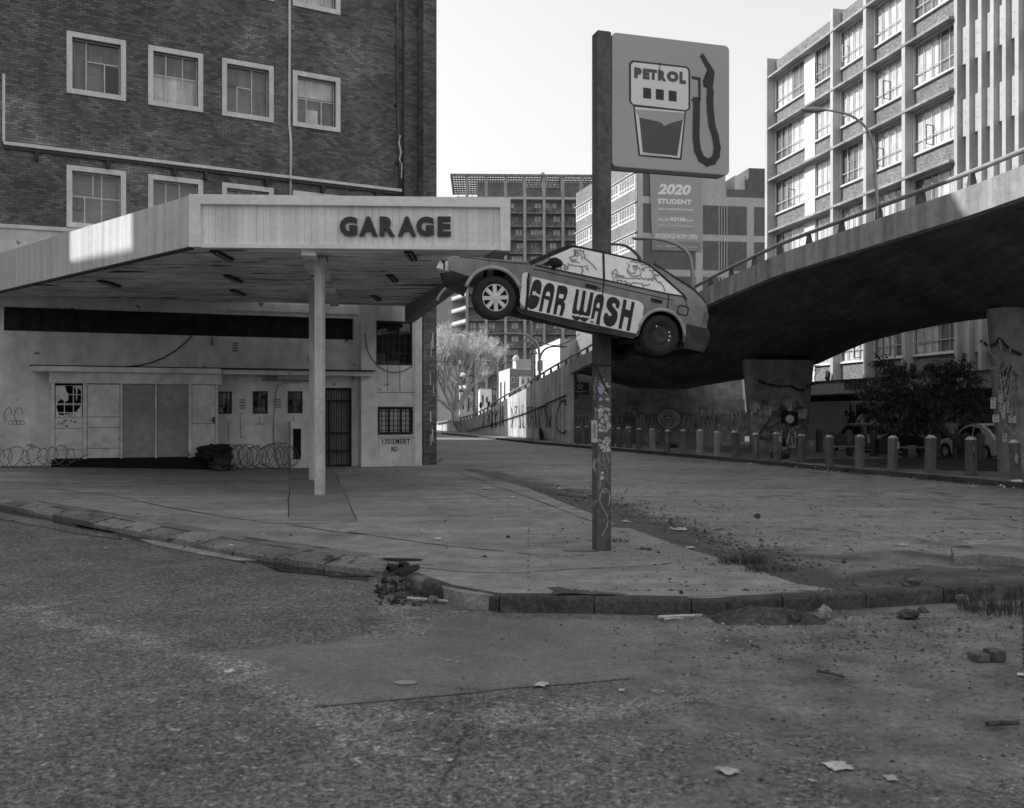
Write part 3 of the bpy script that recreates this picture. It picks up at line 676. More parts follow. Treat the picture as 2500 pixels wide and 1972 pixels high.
# ================================================================ GARAGE (ground floor walls)
FA = F((-5.54, 36.0), (2.59, 1)); FA.d = Vector((2.59, 1)).normalized(); FA.n = Vector((FA.d.y, -FA.d.x))
ga = empty('garage', (-5.54, 36.0, 0), 'white plastered garage shop front with kiosk, strip window and gated door under the canopy', 'garage')
qa2 = Q(FA, c2); qa3 = Q(FA, c3)
sa0, sa1 = FA.s(-70), FA.s(874)
st0 = qa2(22, 700); st1 = qa2(25, 836); stz1 = (st0[1] + qa2(1638, 756)[1]) / 2; stz0 = (st1[1] + qa2(1638, 881)[1]) / 2; ste = qa3(562, 700)[0]
smallw = [(qa2(1246, 1185), qa2(1325, 1308)), (qa2(1443, 1183), qa2(1530, 1307)), (qa3(218, 1079), qa3(296, 1190))]
smallw = [(a[0], b[0], b[1], a[1]) for a, b in smallw]
door = (qa3(408, 1060)[0], qa3(552, 1060)[0], -.02, qa3(480, 1062)[1])
hs_ = [(st0[0], ste, stz0, stz1), door] + [(a, b, c, d) for a, b, c, d in smallw]
MB_ = MB(); walled(MB_, FA, sa0, sa1, -.1, 6.3, hs_, -.3, 0); MB_.build('wall', m_plas, ga)
MB().fbox(FA, sa0, sa1, -3, -.9, 0, 6.3).build('rear_wall', m_dark2, ga)
MB().fbox(FA, sa0, sa1, .004, .05, stz1 + .15, stz1 + .42).build('beam', m_plas, ga)
# strip window of dark panes
sw = MB(); sw.fbox(FA, st0[0], ste, -.22, -.12, stz1 - .06, stz1); sw.fbox(FA, st0[0], ste, -.22, -.12, stz0, stz0 + .06)
divs = [c2(x, 760)[0] for x in (25, 120, 225, 325, 430, 530, 635, 735, 830, 920, 1010, 1115, 1205, 1290, 1380, 1465, 1550, 1630)] + [c3(x, 760)[0] for x in (200, 320, 440, 562)]
dS = [FA.s(d) for d in divs]
for s_ in dS[1:-1]: sw.fbox(FA, s_ - .03, s_ + .03, -.22, -.121, stz0 + .06, stz1 - .06)
sw_o = sw.build('strip_window', m_mblack, ga)
for i in range(len(dS) - 1):
    MB().poly([FA.P(dS[i], -.17 + random.uniform(-.01, .01), stz0), FA.P(dS[i + 1], -.17, stz0), FA.P(dS[i + 1], -.17, stz1), FA.P(dS[i], -.17 + random.uniform(-.01, .01), stz1)]).build('pane', m_painted, sw_o, fix=False)
for i, (a, b, c, d) in enumerate(smallw):
    w = win(FA, a, b, c, d, ga, fw=.035, proud=.004, deep=.12, vs=(.33, .67), hs=(.3, .62), mframe=m_dsteel, mbar=m_dsteel, bw=.014, curtain=[[(m_curt2, 0, .6, .4, .95)], [(m_curt2, .05, .95, 0, .28)], [(m_plasg, .5, .75, .1, .5)]][i])
def grille(fr, p0, p1, parent, nx=5, ny=4):
    a, z1 = p0; b, z0 = p1; o = MB(); o.fbox(fr, a, b, .004, .012, z0, z1); go = o.build('vent', m_plas, parent)
    k = MB()
    for i in range(nx):
        for j in range(ny):
            x = a + (b - a) * (i + .2) / nx; z = z0 + (z1 - z0) * (j + .2) / ny
            k.fbox(fr, x, x + (b - a) * .6 / nx, .0125, .014, z, z + (z1 - z0) * .6 / ny)
    k.build('vent_hole', m_dark, go)
grille(FA, qa2(1327, 903), qa2(1363, 960), ga); grille(FA, qa2(1367, 1226), qa2(1402, 1282), ga); grille(FA, qa2(1573, 1224), qa2(1606, 1278), ga)
MB().tube([FA.P(*[(lambda t: (t[0], .04, t[1]))(qa2(x, y))][0]) for x, y in [(1095, 868), (1060, 905), (1000, 955), (930, 995), (860, 1022), (790, 1038), (700, 1045), (560, 1046)]], .022, 6).build('cable', m_cable, ga)
MB().tube([FA.P(*[(lambda t: (t[0], .04, t[1]))(qa3(x, y))][0]) for x, y in [(410, 1020), (300, 1030), (200, 1038), (165, 1050), (150, 1120), (142, 1280), (150, 1400), (165, 1440)]], .018, 6).build('conduit', m_plasg, ga)
for pts in ([(1305, 1465), (1303, 1360), (1325, 1355)], [(1392, 1305), (1372, 1305), (1374, 1443), (1390, 1445)], [(1482, 1325), (1482, 1362)], [(1452, 1366), (1512, 1366)]):
    MB().ribbon(FA, [qa2(*p) for p in pts], .03, .006).build('conduit_mark', m_plasg, ga)
mbt = MB(); mbt.fbox(FA, qa2(1205, 880)[0], qa2(1215, 880)[0], 0, .18, qa2(1205, 922)[1], qa2(1205, 872)[1]); mbt.build('pipe_stub', m_plasg, ga)
mbt = MB(); a, b = qa3(85, 1010), qa3(330, 1030); mbt.fbox(FA, a[0], b[0], .03, .14, b[1], b[1] + .06); mbt.fbox(FA, a[0] + .1, a[0] + .5, .03, .2, b[1] + .065, b[1] + .2); mbt.build('tube_light', m_plasg, ga)
# eave slab
ez0, ez1 = FA.z(*c2(640, 1074), 1.3), FA.z(*c2(640, 1046), 1.3)
e0 = FA.s(c2(178, 1050)[0], 1.3); e1 = FA.s(c3(665, 980)[0], .9)
es = MB(); es.fbox(FA, e0, FA.s(c2(1262, 0)[0], 1.3), .0, 1.3, ez0, ez1); es.fbox(FA, FA.s(c2(1262, 0)[0], 1.3) + .003, e1, .0, 1.0, ez0, ez1 - .005); es.build('eave_slab', m_plas, ga)
MB().fbox(FA, e0 - .05, e1, .02, 1.25, ez1 + .002, ez1 + .04).build('roofing_felt', m_crack, ga)
# kiosk
FK = FA.moved(1.0); qk = Q(FK, c2); q4 = Q(FK, kk)
kx0, kx1 = qk(292, 1100)[0], qk(1238, 1100)[0]; hd0 = qk(700, 1141)[1]
kb = q4(700, 870)[1]
ki = empty('kiosk', (0, 0, 0)); ki.parent = ga; ki.name = 'kiosk'
bpy.data.objects.remove(ki)
hdr = MB(); hdr.fbox(FK, kx0 - .05, qk(1266, 1100)[0], -.96, .05, hd0, ez0 - .002); hdr.build('kiosk_header', m_board, ga)
MB().fbox(FK, kx0, kx1 + .05, -.97, -.02, -.1, .46).build('plinth', m_dark, ga)
MB().fbox(FK, kx0 - .02, kx1, -.97, -.86, .46, hd0).build('kiosk_back', m_dark, ga)
for a, b in ((1100, 1150), (1152, 1330), (1333, 1394), (1397, 1480), (1485, 1600)):
    MB().fbox(FK, kx0 - .0, kx0 + .05, -.96, -.03, max(.44, qk(300, b)[1]), qk(300, a)[1] - .01).build('side_panel', m_board, ga)
pst = MB()
for x0, x1 in ((292, 313), (473, 497), (686, 701), (884, 896), (1076, 1096), (1232, 1246)):
    MB().fbox(FK, qk(x0, 0)[0], qk(x1, 0)[0], -.06, .02, .44, hd0 - .002).build('mullion', m_board, ga)
def kpan(x0, x1, ys, m, off=-.02):
    for ya, yb in zip(ys, ys[1:]):
        zt, zb = qk((x0 + x1) / 2, ya)[1], max(.45, qk((x0 + x1) / 2, yb)[1]); MB().fbox(FK, qk(x0, 0)[0] + .012, qk(x1, 0)[0] - .012, off - .02, off + random.uniform(-.006, .006), zb + .014, zt).build('panel', m, ga)
kpan(497, 686, [1145, 1326, 1387, 1506, 1570], m_board); kpan(701, 884, [1145, 1568], m_boardg); kpan(896, 1076, [1145, 1563], m_boardg)
kpan(313, 473, [1328, 1392, 1515, 1575], m_board)
dr = MB(); dr.fbox(FK, qk(1098, 0)[0], qk(1231, 0)[0], -.05, -.01, .46, hd0 - .02); d_o = dr.build('door', m_board, ga)
h = MB(); h.fbox(FK, qk(1216, 0)[0], qk(1226, 0)[0], -.012, .03, qk(1220, 1358)[1], qk(1220, 1326)[1]); h.fbox(FK, qk(1205, 0)[0], qk(1222, 0)[0], .03, .05, qk(1220, 1345)[1], qk(1220, 1340)[1]); h.build('handle', m_dsteel, d_o)
MB().ribbon(FK, [qk(1098, 1362), qk(1231, 1362)], .014, .0).build('rail_joint', m_crack, d_o)
# broken door pane: board with a jagged hole
bp_ = q4
outer = [bp_(328, 95), bp_(605, 95), bp_(605, 418), bp_(328, 418)]
hole = [bp_(x, y) for x, y in [(428, 98), (508, 98), (535, 120), (545, 160), (545, 262), (556, 240), (560, 118), (597, 150), (597, 296), (580, 320), (552, 352), (565, 385), (545, 362), (520, 362), (490, 418), (440, 420), (400, 400), (365, 395), (335, 315), (345, 270), (385, 238), (440, 268), (462, 245), (465, 195), (440, 150)]]
def holed(fr, out, hole, o1, name, m, parent):
    bm = bmesh.new(); eds = []
    for loop in (out, hole):
        vs = [bm.verts.new(fr.P(a, o1, b) - origin(parent)) for a, b in loop]
        eds += [bm.edges.new((vs[i], vs[(i + 1) % len(vs)])) for i in range(len(vs))]
    bmesh.ops.triangle_fill(bm, use_beauty=True, edges=eds, use_dissolve=False); me = bpy.data.meshes.new(name); bm.to_mesh(me); bm.free(); me.materials.append(m)
    o = bpy.data.objects.new(name, me); COL.objects.link(o); o.parent = parent
    return o
holed(FK, outer, hole, -.02, 'broken_pane', m_board, ga)
br = MB()
for x in (420, 515): br.fbox(FK, bp_(x, 0)[0] - .012, bp_(x, 0)[0] + .012, -.06, -.04, bp_(400, 418)[1], bp_(400, 95)[1])
for y in (190, 287, 372): br.fbox(FK, bp_(328, 0)[0], bp_(605, 0)[0], -.065, -.045, bp_(400, y)[1] - .012, bp_(400, y)[1] + .012)
br.build('burglar_bar', m_frame, ga)
sc = MB()
for cx, cy in ((355, 485), (395, 490), (420, 465), (440, 450), (490, 460), (535, 465), (440, 515)):
    for _ in range(3): sc.ribbon(FK, [bp_(cx + random.uniform(-14, 14), cy + random.uniform(-14, 14)) for _ in range(3)], .012, .0)
sc.build('scribble', m_spray, ga)
gs = MB()
th = [a * .3 for a in range(22)]
for cx, cy, rx, ry in ((45, 1310, 20, 38), (105, 1310, 22, 38)): gs.ribbon(FA, [qa2(cx + rx * math.cos(t) + .3 * ry * math.sin(t) * .4, cy - ry * math.sin(t)) for t in th[:17]], .028, .006)
for cx in (62, 84, 107, 128): gs.ribbon(FA, [qa2(cx + 11 * math.cos(t), 1358 - 12 * math.sin(t)) for t in th], .022, .006)
gs.build('graffiti', m_plasg, ga)
# meter box and wall stub beside the gate
mbx = MB(); a, b = qa3(222, 1232), qa3(340, 1478); mbx.fbox(FA, a[0], qa3(332, 0)[0], .004, .55, 0, a[1]); bx = mbx.build('meter_cabinet', m_plas, ga)
FX2 = FA.moved(.55); MB().fbox(FX2, FX2.s(c3(246, 0)[0]), FX2.s(c3(288, 0)[0]), -.02, .004, FX2.z(*c3(260, 1430)), FX2.z(*c3(260, 1270))).build('opening', m_dark, bx)
# gated door
gt = MB(); a, b, _, zt = door; tz = qa3(480, 1130)[1]
MB().fbox(FA, a, b, -.28, -.2, 0, zt).build('door', m_plasg, ga)
for z in (zt - .05, tz, .55, .04, qa3(480, 1293)[1]): gt.fbox(FA, a, b, -.05, -.01, z - .03, z + .03)
gt.fbox(FA, qa3(434, 0)[0] - .03, qa3(434, 0)[0] + .03, -.05, -.012, 0, tz); gt.fbox(FA, a, a + .06, -.05, -.01, 0, zt); gt.fbox(FA, b - .06, b, -.05, -.01, 0, zt)
gto = gt.build('gate', m_mblack, ga)
n = 11
for i in range(1, n):
    x = a + (b - a) * i / n; MB().fbox(FA, x - .012, x + .012, -.04, -.016, .04, zt - .05).build('gate_bar', m_mblack, gto)
# bay with the two windows
FY = FA.moved(.55); qy = Q(FY, c3)
y0, y1 = FY.s(c3(602, 0)[0]), FY.s(c3(919, 0)[0])
ww = [(qy(680, 711), qy(869, 946)), (qy(687, 1155), qy(873, 1301))]
ww = [(a[0], b[0], b[1], a[1]) for a, b in ww]
by = MB(); walled(by, FY, y0, y1, -.1, 6.0, ww, -.7, 0); by.build('bay_wall', m_plas, ga)
MB().fbox(FA, sa1 - .0, y0 + .3, .0, .5, -.1, 6.0).build('bay_return', m_plasg, ga)  # left side of the bay, its shade painted as greyer plaster
MB().fbox(FY, y0 + .05, y1 - .05, -2.5, -.8, 0, 6).build('bay_core', m_dark2, ga)
win(FY, *ww[0], ga, fw=.04, proud=.006, deep=.1, vs=(.31, .66), hs=(.78,), bars=(('v', .155, 0, .78), ('v', .485, 0, .78), ('v', .83, 0, .78), ('h', .26, 0, 1), ('h', .52, 0, 1)), mframe=m_dsteel, mbar=m_dsteel, bw=.022, curtain=[(m_curt2, .0, .28, .0, .25)])
win(FY, *ww[1], ga, fw=.05, proud=.006, deep=.1, vs=(.31, .67), hs=(), bars=(), mframe=m_dsteel, mbar=m_dsteel, bw=.045, curtain=[(m_curt, 0, 1, .0, 1)])
bg_ = MB(); a, b, c, d = ww[1]
for i in range(1, 9): bg_.fbox(FY, a + (b - a) * i / 9 - .012, a + (b - a) * i / 9 + .012, .01, .03, c, d)
for i in range(1, 6): bg_.fbox(FY, a, b, .012, .028, c + (d - c) * i / 6 - .012, c + (d - c) * i / 6 + .012)
bg_.build('burglar_bar', m_mblack, ga)
MB().fbox(FY, qy(690, 0)[0], qy(886, 0)[0], .001, .09, qy(690, 1312)[1], qy(690, 1303)[1]).build('window_sill', m_frame, ga)
for x in (739, 803): MB().ribbon(FY, [qy(x, 950), qy(x, 1078)], .02, .004).build('panel_joint', m_crack, ga)
MB().ribbon(FY, [qy(684, 1086), qy(880, 1086)], .03, .005).build('panel_joint', m_plasg, ga)
MB().ribbon(FY, [qy(690, 1440), qy(692, 1318)], .014, .005).build('panel_joint', m_plasg, ga)
for x in (868, 879): MB().ribbon(FY, [qy(x, 720), qy(x, 1460)], .016, .005).build('panel_joint', m_plasg, ga)
text_px(FY, '13SIEMERT', *c3(711, 1324), *c3(856, 1350), .004, .004, m_black, 'lettering', ga, bold=.025, spacing=1.2)
text_px(FY, 'RD', *c3(759, 1364), *c3(791, 1388), .004, .004, m_black, 'lettering', ga, bold=.02)
MB().tube([FY.P(*[(lambda t: (t[0], .03, t[1]))(qy(x, y))][0]) for x, y in [(622, 780), (624, 820), (635, 870), (655, 910), (690, 950), (730, 975), (775, 984), (820, 975), (868, 950)]], .014, 6).build('cable', m_cable, ga)
P0_, P1_ = c2(0, 228), c2(380, 265)
FL = FA.moved(1.7); zl_ = FL.z(*P0_)
MB().fbox(FL, FL.s(-70), FL.s(470), -2.0, 0, 6.0, zl_ - .12).build('parapet', m_plas, ga)
MB().fbox(FL, FL.s(-72), FL.s(472), -2.0, .08, zl_ - .118, zl_).build('parapet_coping', m_frame, ga)

# ================================================================ CANOPY
can = empty('garage_canopy', (-4, 22, 0), 'flat white ribbed garage canopy on slim columns with black lettering on its fascia', 'canopy')
CLn = Vector((-6.92, 21.57)); CRn = Vector((-.04, 21.94)); zb_, zt_ = 5.4, 6.53
FFr = F(CLn, CRn - CLn); FFr.d = (CRn - CLn).normalized(); FFr.n = Vector((FFr.d.y, -FFr.d.x)); LF = (CRn - CLn).length
FLf = F(CLn, (-1.043, 1)); LL = 14.0
qf3 = Q(FFr, c3); qf2 = Q(FFr, c2)
fxa = qf2(1150, 200)[0]; fxb = qf3(1325, 200)[0]; ftop = qf3(700, 118)[1]; fbot = zb_ + .09
MB().fbox(FFr, 0, LF, -.2, .10, ftop, zt_).build('fascia_frame', m_fascf, can)
MB().fbox(FFr, 0.0, fxa, -.2, .098, zb_ + .001, ftop - .001).build('fascia_frame', m_fascf, can)
MB().fbox(FFr, fxb, LF, -.2, .098, zb_ - .02, ftop - .001).build('fascia_frame', m_fascf, can)
MB().fbox(FFr, fxa + .001, fxb - .001, -.2, .03, zb_, fbot).build('fascia_frame', m_fascf, can)
nb = 44; wb = (fxb - fxa) / nb
one = MB(); one.fbox(FFr, fxa + .002, fxa + wb - .002, -.1, -.02, fbot, ftop)
b0 = one.build('fascia_board', m_fasc, can)
for i in range(1, nb):
    o = inst('fascia_board', b0, can); d = FFr.d * wb * i; o.location = (d.x, d.y, 0); n_ = FFr.n * random.uniform(-.0015, .0015); o.location.x += n_.x; o.location.y += n_.y
MB().fbox(FFr, fxa, fxb, -.19, -.11, fbot, ftop).build('fascia_backing', m_plasg, can)
nb = 96; wb = LL / nb
one = MB(); one.fbox(FLf, .0025, wb - .0025, -.08, 0, zb_ + .02, zt_ - .01); b0 = one.build('fascia_board', m_fasc, can)
for i in range(1, nb):
    o = inst('fascia_board', b0, can); d = FLf.d * wb * i; o.location = (d.x, d.y, 0); n_ = FLf.n * random.uniform(-.002, .002); o.location.x += n_.x; o.location.y += n_.y
MB().fbox(FLf, .01, LL, -.2, -.085, zb_ + .01, zt_ - .02).build('fascia_backing', m_fascf, can)
MB().fbox(FLf, .01, LL, -.1, .02, zb_ - .03, zb_ + .018).build('fascia_drip', m_crack, can)
letters = [('G', 490, 582), ('A', 592, 688), ('R', 699, 778), ('A', 793, 888), ('G', 888, 980), ('E', 999, 1069)]
for ch, x0, x1 in letters: text_px(FFr, ch, *c3(x0, 171), *c3(x1, 274), .0, .05, m_letter, 'letter', can, bold=.055)
# soffit boards and roof
BR = Vector((-3.46, 35.4)); back = [FA.P(FA.s(1005, .6), .3, 0), FA.P(FA.s(-70), .1, 0)]
ptsS = [Vector((CLn.x, CLn.y)) + Vector((.1, .2)), CRn + Vector((-.05, .15)), BR, Vector(back[1][:2]), CLn + FLf.d * 13.8 - FLf.n * .15]
def clip_strip(poly, y0, y1):
    def clip(P, y, keep_above):
        out = []
        for i in range(len(P)):
            a, b = P[i], P[(i + 1) % len(P)]; ia = (a.y >= y) == keep_above; ib = (b.y >= y) == keep_above
            if ia: out.append(a)
            if ia != ib: t = (y - a.y) / (b.y - a.y); out.append(a + (b - a) * t)
        return out
    P = clip(poly, y0, True); return clip(P, y1, False) if len(P) > 2 else P
rot = lambda p: Vector((p.x, p.y - (p.x + 6.9) * .0547)); unrot = lambda p: Vector((p.x, p.y + (p.x + 6.9) * .0547))
PR = [rot(p) for p in ptsS]; zs_ = lambda y: 5.4 + (y - 21.5) * .017
y = 21.55; ymax = max(p.y for p in PR)
while y < ymax:
    P = clip_strip(PR, y + .004, y + .118)
    if len(P) > 2:
        U = [unrot(p) for p in P]; dz_ = random.uniform(-.006, .006); mbs = MB(); n = len(U)
        vs = [(p.x, p.y, zs_(p.y) + dz_) for p in U] + [(p.x, p.y, zs_(p.y) + .04) for p in U]
        mbs.add(vs, [tuple(range(n)), tuple(range(2 * n - 1, n - 1, -1))] + [(i, n + i, n + (i + 1) % n, (i + 1) % n) for i in range(n)]); mbs.build('soffit_board', m_soff, can)
    y += .125
rf = [(p.x, p.y) for p in ptsS]; MB().slab(rf, 5.72, zt_ - .05).build('roof_deck', m_plasg, can)
# beam along the open side and over the columns
a, b = CRn + Vector((-.02, .1)), BR; d = (b - a).normalized(); n_ = Vector((-d.y, d.x)) * .32
MB().hexa([(a.x, a.y, 5.36), (b.x, b.y, 5.06), (b.x + n_.x, b.y + n_.y, 5.06), (a.x + n_.x, a.y + n_.y, 5.36), (a.x, a.y, 6.4), (b.x, b.y, 6.4), (b.x + n_.x, b.y + n_.y, 6.4), (a.x + n_.x, a.y + n_.y, 6.4)]).build('edge_beam', m_plasg, can)
def column(px0, px1, py, rotz, w, d, zt):
    c = g((px0 + px1) / 2, py); M = Matrix.Translation((c.x, c.y + d / 2, 0)) @ Matrix.Rotation(rotz, 4, 'Z')
    V = [M @ Vector((sx * w / 2, sy * d / 2, z)) for z in (0, zt) for sx, sy in ((-1, -1), (1, -1), (1, 1), (-1, 1))]
    o = MB().hexa(V).build('column', m_colm, can, bevel=.012)
    V = [M @ Vector((sx * w * .85, sy * d * 1.0, z)) for z in (zt - .14, zt + .08) for sx, sy in ((-1, -1), (1, -1), (1, 1), (-1, 1))]
    MB().hexa(V).build('column_cap', m_soff, o)
    return c
cA = column(765.5, 792.5, 1207, R(-14), .2, .17, 5.36); cB = column(754.5, 766, 1170, R(-10), .13, .13, 5.42)
pa, pb = Vector((cA.x - .05, 21.9)), Vector((cB.x - .35, 34.0)); d = (pb - pa).normalized(); n_ = Vector((-d.y, d.x)) * .2
for i in range(9):
    u, v = pa + (pb - pa) * (i / 9) , pa + (pb - pa) * ((i + .94) / 9); w_ = random.uniform(.7, 1.2)
    MB().hexa([(p.x + sgn * n_.x * w_, p.y + sgn * n_.y * w_, zz) for zz in (5.28 + .017 * (u.y - 21.5), 5.42 + .017 * (u.y - 21.5)) for p, sgn in ((u, -1), (v, -1), (v, 1), (u, 1))]).build('beam_casing', m_soff, can)
for x, y in ((1003, 622), (958, 684), (918, 738), (543, 621), (570, 685), (581, 723), (267, 698)):
    Y = (5.42 - EZ) * FX / (HY - y); p = at(x, y, Y); z = zs_(Y - .1)
    li = MB(); li.box(p.x - .09, p.x + .09, p.y - .65, p.y + .65, z - .05, z - .004); lo = li.build('light_fitting', m_crack, can)
    MB().tube([(p.x - .04, p.y - .6, z - .08), (p.x - .04, p.y + .6, z - .08)], .018, 6).build('tube', m_plasg, lo); MB().tube([(p.x + .05, p.y - .6, z - .08), (p.x + .05, p.y + .6, z - .08)], .018, 6).build('tube', m_plasg, lo)
mbt = MB(); p = FFr.P(FFr.s(c3(418, 0)[0]), -.6, 0); mbt.fbox(FFr, FFr.s(398 + 0) * 0 + FFr.s(445), FFr.s(484), -2.2, -1.8, 6.48, 6.75); mbt.build('floodlight', m_mblack, can)

# razor wire and rubbish in front of the shop
def coil(p0, p1, r, turns, name, label, seed, rw=.012, group=None):
    rn = random.Random(seed); mbc = MB(); P0, P1 = Vector(p0), Vector(p1); ax = (P1 - P0); L = ax.length; ax.normalize(); sd = Vector((-ax.y, ax.x, 0))
    pts = []; N = turns * 14; q = r
    for i in range(N + 1):
        if i % 14 == 0: q = r * rn.uniform(.65, 1.15)
        t = i / 14 * 2 * math.pi; c = P0 + ax * (L * i / N + rn.uniform(-.03, .03)); pts.append(c + Vector((0, 0, r * .95 + q * math.sin(t))) + sd * q * .45 * math.sin(t + .6) + ax * q * .8 * math.cos(t))
    mbc.tube(pts, rw, 4)
    for i in range(0, N, 2):
        p = pts[i]; v = Vector((rn.uniform(-1, 1), rn.uniform(-1, 1), rn.uniform(-1, 1))) * .03; mbc.add([p - v, p + v, p + Vector((v.z, v.x, v.y)) * .5], [(0, 1, 2)])
    return tag(mbc.build(name, m_wire, fix=False), label, 'razor wire', group)
a = FA.P(qa2(1215, 1600)[0], .8, 0); b = FA.P(qa3(225, 1400)[0], 1.0, 0)
coil((a.x, a.y, .02), (b.x, b.y, .02), .43, 24, 'razor_wire', 'long coil of razor wire under the small windows beside the gate', 3)
a = FA.P(qa2(-10, 1560)[0], .9, 0); b = FK.P(qk(440, 1560)[0], .35, 0)
coil((a.x, a.y, rise(a.x, a.y)), (b.x, b.y, .3), .3, 9, 'razor_wire', 'loose tangle of razor wire across the broken door of the kiosk', 5)
p = FK.P(qk(1205, 0)[0], .35, 0)
mbg = MB(); mbg.blob((p.x, p.y, .6), .46, .25, .24, 4, 18, 11, .3); mbg.blob((p.x + .35, p.y - .05, .74), .3, .2, .13, 6, 15, 9, .35); mbg.blob((p.x + .5, p.y - .02, .5), .16, .15, .26, 9, 14, 9, .35)
tag(mbg.build('rubbish_bag', m_cable, smooth=False), 'torn black rubbish bag caught in razor wire beside the kiosk door', 'bag')
mbg = MB(); mbg.blob((p.x + .35, p.y - .15, .2), .38, .25, .2, 8, 18, 11, .4)
tag(mbg.build('wire_bundle', m_dsteel), 'dark bundled scrap lying on the ground beside the kiosk plinth', 'scrap')
# ================================================================ PETROL SIGN ON ITS POST
YAW = R(17); cY, sY = math.cos(YAW), math.sin(YAW)
PC = Vector((1.205, 13.5))                          # centre of the post
FS = F(PC, (cY, sY)); FS.d = Vector((cY, sY)); FS.n = Vector((sY, -cY))
ps = empty('petrol_sign', (PC.x, PC.y, 0), 'grey petrol pump sign on a tall square post covered in torn flyers', 'sign')
PW = .1
ztop = FS.z(1462, 75, PW)
MB().fbox(FS, -PW, PW, -PW, PW, 0, ztop).build('post', m_pole, ps, bevel=.006)
MB().fbox(FS, -PW + .02, PW - .02, -PW + .02, PW - .02, ztop, ztop + .012).build('post_cap', m_dsteel, ps)
so_ = .11
s_l, s_r = FS.s(1494.7, so_), FS.s(1781, so_)
zT = (FS.z(1494.7, 80.6, so_) + FS.z(1780.6, 110.7, so_)) / 2; zB = (FS.z(1496.6, 407, so_) + FS.z(1782.5, 430, so_)) / 2
def rrect(x0, x1, z0, z1, r, n=5, corners=(1, 1, 1, 1)):
    out = []
    for (cx, cz, a0), on in zip(((x1 - r, z0 + r, -90), (x1 - r, z1 - r, 0), (x0 + r, z1 - r, 90), (x0 + r, z0 + r, 180)), corners):
        if on: out += [(cx + r * math.cos(R(a0 + 90 * k / n)), cz + r * math.sin(R(a0 + 90 * k / n))) for k in range(n + 1)]
        else: out.append((cx + r * math.copysign(1, math.cos(R(a0 + 45))), cz + r * math.copysign(1, math.sin(R(a0 + 45)))))
    return out
MB().plate(FS, rrect(s_l, s_r, zB, zT, .07), so_ - .2, so_).build('sign_box', m_sign, ps, bevel=.012)
MB().plate(FS, rrect(s_l + .03, s_r - .03, zB - .004, zT - .03, .05), so_ - .22, so_ - .195).build('sign_back', m_signd, ps)
br = MB()
for z in (zB + .25, zT - .25): br.fbox(FS, PW, s_l + .01, -.06, .02, z - .05, z + .05)
br.build('sign_bracket', m_dsteel, ps)
qs = Q(FS, cs, so_ + .004)
def pl(name, pts, m, lv): return MB().plate(FS, [qs(*p) for p in pts], so_ - .001, so_ + .003 + .003 * lv).build(name, m, ps)
def rr_px(x0, y0, x1, y1, r, sk):                    # rounded box in crop pixels with the sign's perspective slope
    return [(x, y + sk * (x - x0)) for x, y in rrect(x0, x1, y0, y1, r)]
pl('pump_outline', rr_px(352, 276, 738, 560, 32, .115), m_signk, 0)
pl('pump_head', rr_px(364, 290, 726, 556, 24, .112), m_signw, 1)
pl('pump_body_outline', [(378, 562), (712, 596), (682, 908), (412, 884)], m_signk, .3)
pl('pump_body_edge', [(388, 574), (702, 604), (672, 897), (422, 876)], m_signw, 1)
pl('pump_body', [(415, 640), (545, 668), (570, 690), (690, 655), (655, 884), (438, 862)], m_signd, 2)
pl('torn_film', [(390, 590), (700, 612), (696, 655), (640, 668), (570, 696), (550, 664), (480, 650), (410, 632)], m_sign, 2.4)
pl('pump_base', [(440, 862), (545, 874), (545, 884), (438, 872)], m_plas, 2.2); pl('pump_base', [(552, 874), (620, 880), (620, 890), (552, 886)], m_plas, 2.2)
for x in (440, 520, 601): pl('pump_dial', [(x, 452 + .11 * (x - 440)), (x + 50, 458 + .11 * (x - 440)), (x + 50, 524 + .11 * (x - 440)), (x, 518 + .11 * (x - 440))], m_signk, 2)
for ch, x0, x1, y0, y1 in (('P', 384, 432, 323, 396), ('E', 439, 481, 330, 402), ('T', 480, 528, 335, 406), ('R', 534, 586, 340, 413), ('O', 590, 664, 344, 421), ('L', 670, 710, 351, 431)):
    text_px(FS, ch, *cs(x0, y0), *cs(x1, y1), so_ + .0068, .003, m_signd, 'letter', ps, bold=.085)
hose = MB()
hose.ribbon(FS, [qs(*p) for p in [(752, 388), (796, 396), (796, 528), (752, 530)]], .035, so_ + .006)
hp = [(778, 530), (777, 600), (775, 700), (775, 780), (785, 850), (808, 900), (845, 925), (880, 915), (902, 880), (908, 830), (896, 760), (875, 690), (865, 600), (862, 530), (864, 480)]
hose.ribbon(FS, [qs(*p) for p in hp], .105, so_ + .007)
hose.build('hose', m_signk, ps)
pl('nozzle', [(818, 234), (798, 252), (848, 345), (846, 450), (828, 445), (824, 410), (850, 340), (846, 455), (880, 466), (892, 350)], m_signk, 1)
noz = MB(); noz.ribbon(FS, [qs(*p) for p in [(848, 345), (822, 410), (826, 442), (856, 456)]], .022, so_ + .006); noz.build('nozzle_guard', m_signk, ps)
MB().ribbon(FS, [qs(546, 296), qs(542, 365)], .012, so_ + .011).build('scratch', m_signk, ps)
